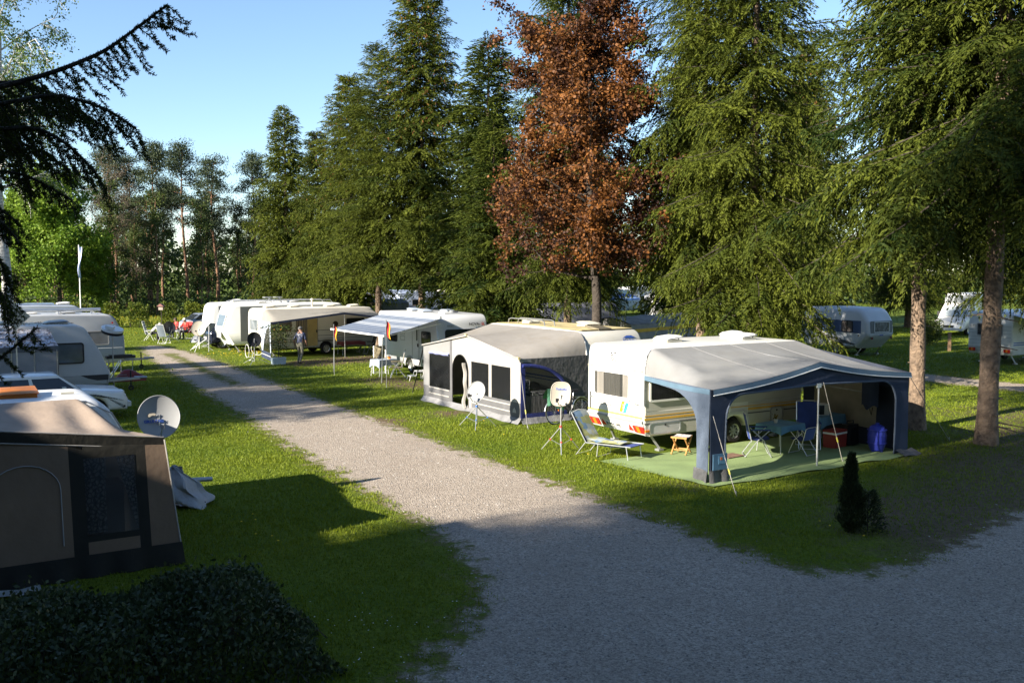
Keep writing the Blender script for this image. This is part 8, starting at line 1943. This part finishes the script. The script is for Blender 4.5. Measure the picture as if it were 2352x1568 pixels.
# ------------------------------------------------------------------ people
def person(label, loc, rz, J, cols, s=1.0, hair=(0.25, 0.25, 0.24), fingers=True):
    """one continuous skinned body; J = joint positions (x forward, y left, z up)"""
    o = thing('person', label, 'person', loc, rz); o.scale = (s, s, s)
    names = ['pelvis', 'belly', 'chest', 'neck', 'head', 'crown']; verts = [J[n] for n in names]; rad = [0.135, 0.135, 0.15, 0.058, 0.088, 0.075]
    kind = ['trousers', 'shirt', 'shirt', 'skin', 'skin', 'skin']; E = [(i, i + 1) for i in range(5)]
    def addv(p, r, k, par): verts.append(tuple(p)); rad.append(r); kind.append(k); E.append((par, len(verts) - 1)); return len(verts) - 1
    cols_k = {}
    for sd in ('l', 'r'):
        h = addv(J['hip_' + sd], 0.10, 'trousers', 0); k = addv(J['knee_' + sd], 0.068, 'trousers', h); a = addv(J['ankle_' + sd], 0.05, 'trousers', k); addv(J['toe_' + sd], 0.042, 'shoe', a)
        sh = addv(J['sh_' + sd], 0.072, 'shirt', 2); el = addv(J['el_' + sd], 0.050, 'shirt', sh); wr = addv(J['wr_' + sd], 0.030, 'skin', el)
        d = (Vector(J['wr_' + sd]) - Vector(J['el_' + sd])).normalized(); pa = Vector(J['wr_' + sd]) + d * 0.075; pm = addv(pa, 0.032, 'skin', wr)
        if fingers:
            ax = d.cross(Vector((0, 1, 0))); ax = ax.normalized() if ax.length > 0.1 else Vector((1, 0, 0))
            for q, ln in ((-0.03, 0.07), (-0.01, 0.085), (0.01, 0.08), (0.03, 0.062)):
                m1 = addv(pa + ax * q + d * 0.03, 0.009, 'skin', pm); addv(pa + ax * q + d * (0.03 + ln * 0.8) + Vector((0, 0, -0.01)), 0.008, 'skin', m1)
            t1 = addv(Vector(J['wr_' + sd]) + ax * 0.05 + d * 0.03, 0.010, 'skin', wr); addv(Vector(J['wr_' + sd]) + ax * 0.065 + d * 0.075, 0.008, 'skin', t1)
    hd = Vector(J['head']); fw = Vector(J.get('face', (1, 0, 0))).normalized()
    addv(hd + fw * 0.115 + Vector((0, 0, -0.01)), 0.014, 'skin', 4)
    sdv = fw.cross(Vector((0, 0, 1))).normalized()
    for q in (-1, 1): addv(hd + sdv * q * 0.092, 0.016, 'skin', 4)
    me = bpy.data.meshes.new('body'); me.from_pydata(verts, E, []); ob = bpy.data.objects.new('body', me); COL.objects.link(ob)
    md = ob.modifiers.new('skin', 'SKIN'); md.use_smooth_shade = True
    sv = me.skin_vertices[0].data
    for i, r in enumerate(rad): sv[i].radius = (r, r * (0.8 if i in (0, 1, 2) else 1)); sv[i].use_root = (i == 0)
    ob.modifiers.new('sub', 'SUBSURF').levels = 1
    bpy.context.view_layer.update()
    m2 = bpy.data.meshes.new_from_object(ob.evaluated_get(bpy.context.evaluated_depsgraph_get())); COL.objects.unlink(ob); bpy.data.objects.remove(ob)
    ks = ['skin', 'shirt', 'trousers', 'shoe']; m2.materials.clear()
    for k in ks: m2.materials.append(cols[k])
    A = np.array(verts); segs = [(A[a], A[b], kind[b]) for a, b in E]
    for p in m2.polygons:
        c = np.array(p.center); best = None
        for a, b, k in segs:
            ab = b - a; t = np.clip((c - a) @ ab / (ab @ ab + 1e-9), 0, 1); d = np.linalg.norm(c - a - t * ab)
            if best is None or d < best[0]: best = (d, k)
        p.material_index = ks.index(best[1])
    m2.name = 'body'; link(bpy.data.objects.new('body', m2), o)
    rg = np.random.default_rng(1)
    hm = mat('hair_%.2f_%.2f' % (hair[0], hair[1]), hair, 0.9, 0.3, 20)
    mb = MB(); C = hd + Vector((0, 0, 0.035)) - fw * 0.02
    mb.sheet(lambda u, v: tuple(C + Matrix.Rotation(2 * PI * u, 3, 'Z') @ Vector((0.112 * math.sin(v * PI * 0.55), 0, 0.115 * math.cos(v * PI * 0.55)))), 18, 8); mb.build('hair', hm, o, smooth=80)
    return o
skin = mat('skin', (0.26, 0.14, 0.095), 0.6, 0.08)
def stand(lean=0.06):
    return dict(pelvis=(0, 0, 0.95), belly=(0.01, 0, 1.12), chest=(0.03, 0, 1.34), neck=(0.05, 0, 1.52), head=(0.08, 0, 1.63), crown=(0.08, 0, 1.71), hip_l=(0, 0.10, 0.92), hip_r=(0, -0.10, 0.92))
def people():
    shirt = bpy.data.materials.new('striped_navy_shirt'); t, p = nodes_of(shirt); N, Lk = t.nodes, t.links
    tc = N.new('ShaderNodeTexCoord'); wv = N.new('ShaderNodeTexWave'); wv.bands_direction = 'Y'; wv.inputs['Scale'].default_value = 6; Lk.new(tc.outputs['Object'], wv.inputs['Vector'])
    rp = N.new('ShaderNodeMapRange'); rp.inputs[1].default_value = 0.8; rp.inputs[2].default_value = 0.95; Lk.new(wv.outputs['Fac'], rp.inputs[0])
    mx = N.new('ShaderNodeMixRGB'); mx.inputs[1].default_value = (0.012, 0.022, 0.065, 1); mx.inputs[2].default_value = (0.05, 0.06, 0.10, 1); Lk.new(rp.outputs[0], mx.inputs[0]); Lk.new(mx.outputs[0], p.inputs['Base Color'])
    khaki = mat('grey_trousers', (0.15, 0.145, 0.115), 0.85, 0.12); dark = mat('dark_trousers', (0.03, 0.03, 0.04), 0.85, 0.1)
    J = stand(); J.update(knee_l=(0.16, 0.11, 0.52), ankle_l=(0.02, 0.11, 0.10), toe_l=(0.18, 0.12, 0.05), knee_r=(-0.02, -0.11, 0.50), ankle_r=(-0.28, -0.11, 0.13), toe_r=(-0.16, -0.12, 0.045), sh_l=(0.03, 0.19, 1.42), el_l=(-0.08, 0.27, 1.15), wr_l=(0.04, 0.29, 0.92), sh_r=(0.03, -0.19, 1.42), el_r=(0.02, -0.28, 1.15), wr_r=(0.12, -0.27, 0.92))
    person('grey-haired man in striped dark shirt walking away under the beige awning', (*g(690, 836), 0), math.radians(78), J, dict(skin=skin, shirt=shirt, trousers=khaki, shoe=black), 1.02, (0.13, 0.125, 0.12))
    def seated(): 
        return dict(pelvis=(0, 0, 0.50), belly=(0.02, 0, 0.68), chest=(0.06, 0, 0.92), neck=(0.10, 0, 1.10), head=(0.15, 0, 1.21), crown=(0.15, 0, 1.29), hip_l=(0.05, 0.10, 0.48), hip_r=(0.05, -0.10, 0.48), knee_l=(0.45, 0.13, 0.50), knee_r=(0.45, -0.13, 0.50), ankle_l=(0.42, 0.13, 0.09), ankle_r=(0.42, -0.13, 0.09), toe_l=(0.58, 0.14, 0.045), toe_r=(0.58, -0.14, 0.045), sh_l=(0.05, 0.19, 1.0), sh_r=(0.05, -0.19, 1.0), el_l=(0.15, 0.26, 0.76), el_r=(0.15, -0.26, 0.76), wr_l=(0.38, 0.18, 0.72), wr_r=(0.38, -0.18, 0.72))
    whs = mat('white_shirt', (0.62, 0.62, 0.62), 0.85, 0.05); red = mat('red_shirt', (0.42, 0.03, 0.025), 0.85, 0.1)
    J = seated(); J.update(belly=(0.14, 0, 0.66), chest=(0.36, 0, 0.84), neck=(0.50, 0, 0.94), head=(0.60, 0, 1.00), crown=(0.63, 0, 1.07), sh_l=(0.40, 0.19, 0.88), sh_r=(0.40, -0.19, 0.88), el_l=(0.52, 0.26, 0.66), el_r=(0.52, -0.26, 0.66), wr_l=(0.72, 0.2, 0.66), wr_r=(0.72, -0.2, 0.66))
    c1 = g(345, 782); ch_st = (mat('stripe_white', (0.62, 0.62, 0.60)), mat('stripe_teal', (0.07, 0.16, 0.19), 0.8, 0.05))
    chair('teal and white striped high-backed chair at the far end of the lane', (*c1, 0), 0.1, None, tubeW, stripes=ch_st, high=1.22, group='chairs of the seated group')
    person('person in a white shirt bending forward from the striped chair', (c1[0] + 0.05, c1[1], 0), 0.1, J, dict(skin=skin, shirt=whs, trousers=dark, shoe=black), 1.0, (0.35, 0.33, 0.30))
    c2 = g(378, 788); chair('blue-grey reclining chair with its back to the lane in the seated group', (*c2, 0), 1.35, mat('grey_blue_mesh', (0.14, 0.17, 0.21), 0.8, 0.1), tubeW, recline=0.45, high=1.15, group='chairs of the seated group')
    c3 = g(408, 776); J = seated()
    chair('white chair under the person in red in the seated group', (*c3, 0), -2.2, tubeW, tubeW, high=1.0, group='chairs of the seated group'); person('seated person in a red top facing the lane, behind the dark dish', (*c3, 0), -2.2, J, dict(skin=skin, shirt=red, trousers=dark, shoe=black), 1.0, (0.06, 0.05, 0.04))
    c4 = g(428, 778); chair('red and white chair at the right of the seated group', (*c4, 0), -1.9, red, tubeW, high=1.1, group='chairs of the seated group')
    person('seated person in red and white holding something pale, right of the dark dish', (*c4, 0), -1.9, seated(), dict(skin=skin, shirt=red, trousers=dark, shoe=black), 1.02, (0.55, 0.53, 0.5))
    table('low round camping table between the seated people', (*g(395, 781), 0), 0.2, 0.8, 0.8, 0.62, mat('table_cover', (0.45, 0.45, 0.43), 0.8, 0.1), 0.05)
    o = thing('covered_grill', 'grey covered bundle on the grass beside the seated group', 'bundle', g(452, 786), 0)
    MB().sheet(lambda u, v: (0.45 * math.cos(2 * PI * u) * (1 - v) ** 0.5 * (1 + 0.2 * math.sin(u * 19)), 0.3 * math.sin(2 * PI * u) * (1 - v) ** 0.5, 0.02 + 0.42 * v + 0.04 * math.sin(u * 25)), 30, 8).build('cover', mat('bundle_grey', (0.16, 0.17, 0.19), 0.5, 0.2), o, smooth=40); MB().tube([(-0.3, 0, 0.1), (0.45, 0.1, 0.6)], 0.02, 5).build('handle', steel, o)
people()

# ------------------------------------------------------------------ the house behind the camera and the trees that shade the foreground
def house():
    l = np.array((math.sin(SUN_AZ), math.cos(SUN_AZ))); wv = np.array((l[1], -l[0]))
    tip = np.array(g(722, 1114)); h = 8.4; P0 = tip - l * h / math.tan(SUN_EL)
    o = thing('house', 'tall plastered house behind the photographer', 'house', (P0[0], P0[1]), math.atan2(wv[1], wv[0]))
    pl = mat('plaster', (0.55, 0.50, 0.42), 0.9, 0.06); tile = mat('roof_tiles', (0.20, 0.07, 0.045), 0.8, 0.2)
    D = 9.0                                        # local x along the facade, y towards the light's travel
    MB().box((2.1, -D / 2, 3.7), (4.0, D - 0.6, 7.4)).build('wing_wall', pl, o)
    MB().slab([(-0.1, 0.0, 7.3), (-0.1, 0.0, 8.40), (0.5, 0.0, 8.28), (1.3, 0.0, 7.92), (4.2, 0.0, 7.62), (4.2, 0.0, 7.3)], (0, -D, 0)).build('wing_roof', tile, o)
    MB().box((11.2, -D / 2, 3.9), (14.0, D, 7.8)).build('wall', pl, o)
    rf = MB().slab([(4.2, 0.5, 8.0), (4.2, 0.5, 8.55), (4.2, -D / 2, 10.3), (4.2, -D - 0.5, 8.55), (4.2, -D - 0.5, 8.0)], (14.2, 0, 0)).build('roof', tile, o)
    MB().box((9.5, -D / 2, 10.8), (0.7, 0.7, 1.8)).build('chimney', mat('brick', (0.25, 0.10, 0.07), 0.9, 0.2), rf)
    for x in (6, 9, 12, 15):
        for z in (1.6, 4.6):
            fr = (Vector((x, 0, z)), Vector((-1, 0, 0)), Vector((0, 0, 1)), Vector((0, 1, 0))); window(o, fr, 1.2, 1.4, 0.02, 0.08, white, dglass, 0.05)
house()
def shade_trees():
    """trees out of the picture that shade it: (across, along) in metres relative to the light's travel"""
    l = np.array((math.sin(SUN_AZ), math.cos(SUN_AZ))); wv = np.array((l[1], -l[0]))
    def tree(w_, s_, ms, sc, k, lb):
        q = wv * w_ + l * s_; put_tree('shade_tree', lb, 'tree', (q[0], q[1]), k, ms, sc, 'trees outside the view')
    for k, (w_, s_, ms, sc) in enumerate(((-9.2, -22, SP_BIG, 1.35), (-10.0, -27, SP_BIG, 1.5), (-4.5, -24, SP_BIG, 1.2), (0.5, -22, SP_BIG, 1.0), (5.5, -23, SP_BIG, 1.0), (-6.8, -28, SP_BIG, 1.1), (-1.5, -29, SP_BIG, 1.1), (3.5, -28, SP_BIG, 1.1), (9.5, -22, SP_BIG, 1.0), (-9.6, -19.5, LEAFY, 1.0), (13, -20, SP_BIG, 1.0), (-2, -18, LEAFY, 1.1), (4, -17, LEAFY, 1.1))):
        tree(w_, s_, ms, sc, k * 1.1, 'unseen tree added round the camera to block skylight')
    for k, (x, y) in enumerate(((3, -5.5), (-4, -6), (8.5, 3.0), (15, 11), (9, -8), (-8, -1.5), (0, -9), (-10, -7))): put_tree('shade_tree', 'unseen tree added round the camera to block skylight', 'tree', (x, y), k, SP_BIG, 0.9, 'trees outside the view')  # extra trees added out of view to keep skylight off the foreground
    for k, (w_, s_, ms, sc) in enumerate(((-28.0, -9, BIRCH, 0.85), (-31.5, -12, LEAFY, 1.1), (-35, -9, BIRCH, 0.9), (-38.5, -12, LEAFY, 1.15), (-42, -9, BIRCH, 0.9))):
        tree(w_, s_, ms, sc, k * 2.0, 'tree left of the view that dapples the lane')
shade_trees()

# ------------------------------------------------------------------ the spruce whose boughs hang into the picture at the left
def near_spruce():
    rg = np.random.default_rng(77); o = thing('spruce_tree', 'nearest spruce, its dark boughs hanging into the top left corner', 'tree', (-6.3, 7.2), 0)
    def P(px, py, dep):                           # a point of the bough, given where it is seen and how far away it hangs
        a, b = (px - 1176) / FPX, -(py - 784) / FPX; c, s = math.cos(PITCH), math.sin(PITCH); v = np.array((a, c + b * s, -s + b * c)); return v / v[1] * dep + np.array((0, 0, CAM_H)) - np.array((-6.3, 7.2, 0))
    Ps, Ds, Ls, Ws = [], [], [], []; wood = MB()
    def shoot(a, b, r=0.004, nd=420):
        """needle-covered shoot from a to b"""
        L = np.linalg.norm(b - a); d = (b - a) / (L + 1e-9); n = max(8, int(nd * L)); s = rg.random(n)
        p = a + d * (s * L)[:, None]; q = unit(rg.normal(size=(n, 3))); q = unit(q - (q @ d)[:, None] * d * 1.0); dr = unit(q + d * rg.uniform(0.5, 1.1, (n, 1)) + np.array([0, 0, 0.15]))
        Ps.append(p); Ds.append(dr); Ls.append(rg.uniform(0.022, 0.038, n)); Ws.append(np.full(n, 0.0042)); wood.tube([tuple(a), tuple(b)], [r, r * 0.6], 4, caps=False)
    def twig(a, d, L, depth):
        """a drooping side twig with its own side shoots"""
        p = a.copy(); n = max(2, int(L / 0.12)); sgn = 1
        for k in range(n):
            d = unit(d + np.array([0, 0, -0.10]) + rg.normal(0, 0.06, 3)); q = p + d * L / n; shoot(p, q, 0.0045)
            if depth > 0 and k > 0:
                sd = unit(np.cross(d, np.array([0.2, 0.9, 0.3]))); d2 = unit(d * 0.8 + sd * sgn * rg.uniform(0.5, 0.9) + rg.normal(0, 0.15, 3)); sgn = -sgn
                twig(q, d2, L * rg.uniform(0.25, 0.5) * (1.1 - k / n), depth - 1)
            p = q
    def bough(pts, r0, twlen, every=0.045, hang=1.0, depth=1):
        """main limb through pts with hanging side twigs"""
        Q = [np.array(p) for p in pts]; C = []
        for i in range(len(Q) - 1):
            m = max(2, int(np.linalg.norm(Q[i + 1] - Q[i]) / 0.06))
            for k in range(m): C.append(Q[i] + (Q[i + 1] - Q[i]) * k / m)
        C.append(Q[-1]); C = np.array(C); n = len(C)
        for k in range(4): C[1:-1] = (C[:-2] + C[1:-1] * 2 + C[2:]) / 4
        wood.tube([tuple(c) for c in C], [r0 * (1 - 0.85 * i / n) + 0.003 for i in range(n)], 6)
        acc = 0
        for i in range(1, n):
            st = np.linalg.norm(C[i] - C[i - 1]); acc += st; f = i / n
            W0 = C[i] + np.array((-6.3, 7.2, 0)); px = 1176 + FPX * W0[0] / W0[1]
            if px < -130: continue
            shoot(C[i - 1], C[i], 0.004, nd=500)
            if acc > every:
                acc = 0; d = unit(C[i] - C[i - 1])
                for s in (-1, 1):
                    dr = unit(d * rg.uniform(0.4, 0.9) + np.array([0.0, s * rg.uniform(0.2, 0.9), -hang * rg.uniform(0.4, 1.2)]))
                    twig(C[i], dr, twlen * rg.uniform(0.5, 1.1) * (1.05 - 0.75 * f) + 0.06, depth)
    # boughs as seen: long one rising to the right, then lower ones fanning out below it
    bough([P(-520, 230, 7.3), P(-60, 215, 7.4), P(120, 168, 7.5), P(240, 120, 7.6), P(300, 75, 7.6), P(384, 12, 7.6)], 0.035, 0.62)
    bough([P(-520, 330, 7.0), P(-60, 250, 7.0), P(130, 215, 7.0), P(250, 250, 7.0), P(312, 296, 7.0)], 0.03, 0.55)
    bough([P(-500, 420, 6.8), P(-60, 300, 6.8), P(90, 290, 6.8), P(170, 340, 6.8), P(222, 400, 6.8)], 0.03, 0.55)
    bough([P(-500, 520, 7.4), P(-80, 400, 7.4), P(20, 390, 7.4), P(80, 410, 7.4), P(165, 460, 7.4)], 0.022, 0.22)
    bough([P(-480, 640, 7.0), P(-100, 500, 7.0), P(-40, 480, 7.0), P(10, 510, 7.0), P(40, 550, 7.0)], 0.03, 0.35)
    bough([P(-480, 700, 7.2), P(-120, 560, 7.2), P(-30, 560, 7.2), P(15, 610, 7.2), P(25, 660, 7.2)], 0.025, 0.5)
    bough([P(-450, 160, 7.9), P(-60, 120, 7.9), P(30, 300, 7.9), P(60, 420, 7.9)], 0.025, 0.6)
    bough([P(-400, 950, 7.2), P(-90, 860, 7.2), P(-10, 835, 7.2), P(40, 790, 7.2), P(86, 752, 7.2)], 0.02, 0.30, 0.10, 1.0)
    bough([P(-500, 470, 7.6), P(-60, 330, 7.6), P(30, 320, 7.6), P(100, 350, 7.6), P(160, 390, 7.6)], 0.03, 0.4); bough([P(-500, 300, 7.7), P(-60, 190, 7.7), P(70, 190, 7.7), P(160, 240, 7.7), P(250, 300, 7.7)], 0.03, 0.6); bough([P(-480, 600, 7.5), P(-80, 450, 7.5), P(-40, 450, 7.5), P(0, 480, 7.5), P(40, 510, 7.5)], 0.03, 0.35); bough([P(-480, 800, 7.6), P(-130, 620, 7.6), P(-50, 620, 7.6), P(0, 660, 7.6), P(20, 720, 7.6)], 0.025, 0.5)
    Pn, Dn, Ln, Wn = map(np.concatenate, (Ps, Ds, Ls, Ws)); V = kites(Pn, Dn, Ln, Wn, rg)
    npmesh('needles', V, np.arange(len(V)).reshape(-1, 4), SPRUCE_M, o, tint=np.repeat(np.clip(rg.normal(0.35, 0.2, len(Pn)), 0, 1), 4))['kind'] = 'stuff'
    wood.build('boughs', barkdark, o)['kind'] = 'stuff'
    print('near needles tris', len(Pn) * 2)
    MB().tube([(-0.6, -0.3, -0.1), (-0.6, -0.3, 6), (-0.6, -0.3, 14)], [0.24, 0.18, 0.05], 12).build('trunk', bark, o, smooth=60)
    # the rest of its crown, outside the picture
    c = bpy.data.objects.new('crown', SP_SLIM['crown']); link(c, o); c.location = (-1.6, -2.4, 0.8); c.scale = (1.0, 1.0, 1.0)
near_spruce()
build_grass(); build_dandelions(); build_stones()
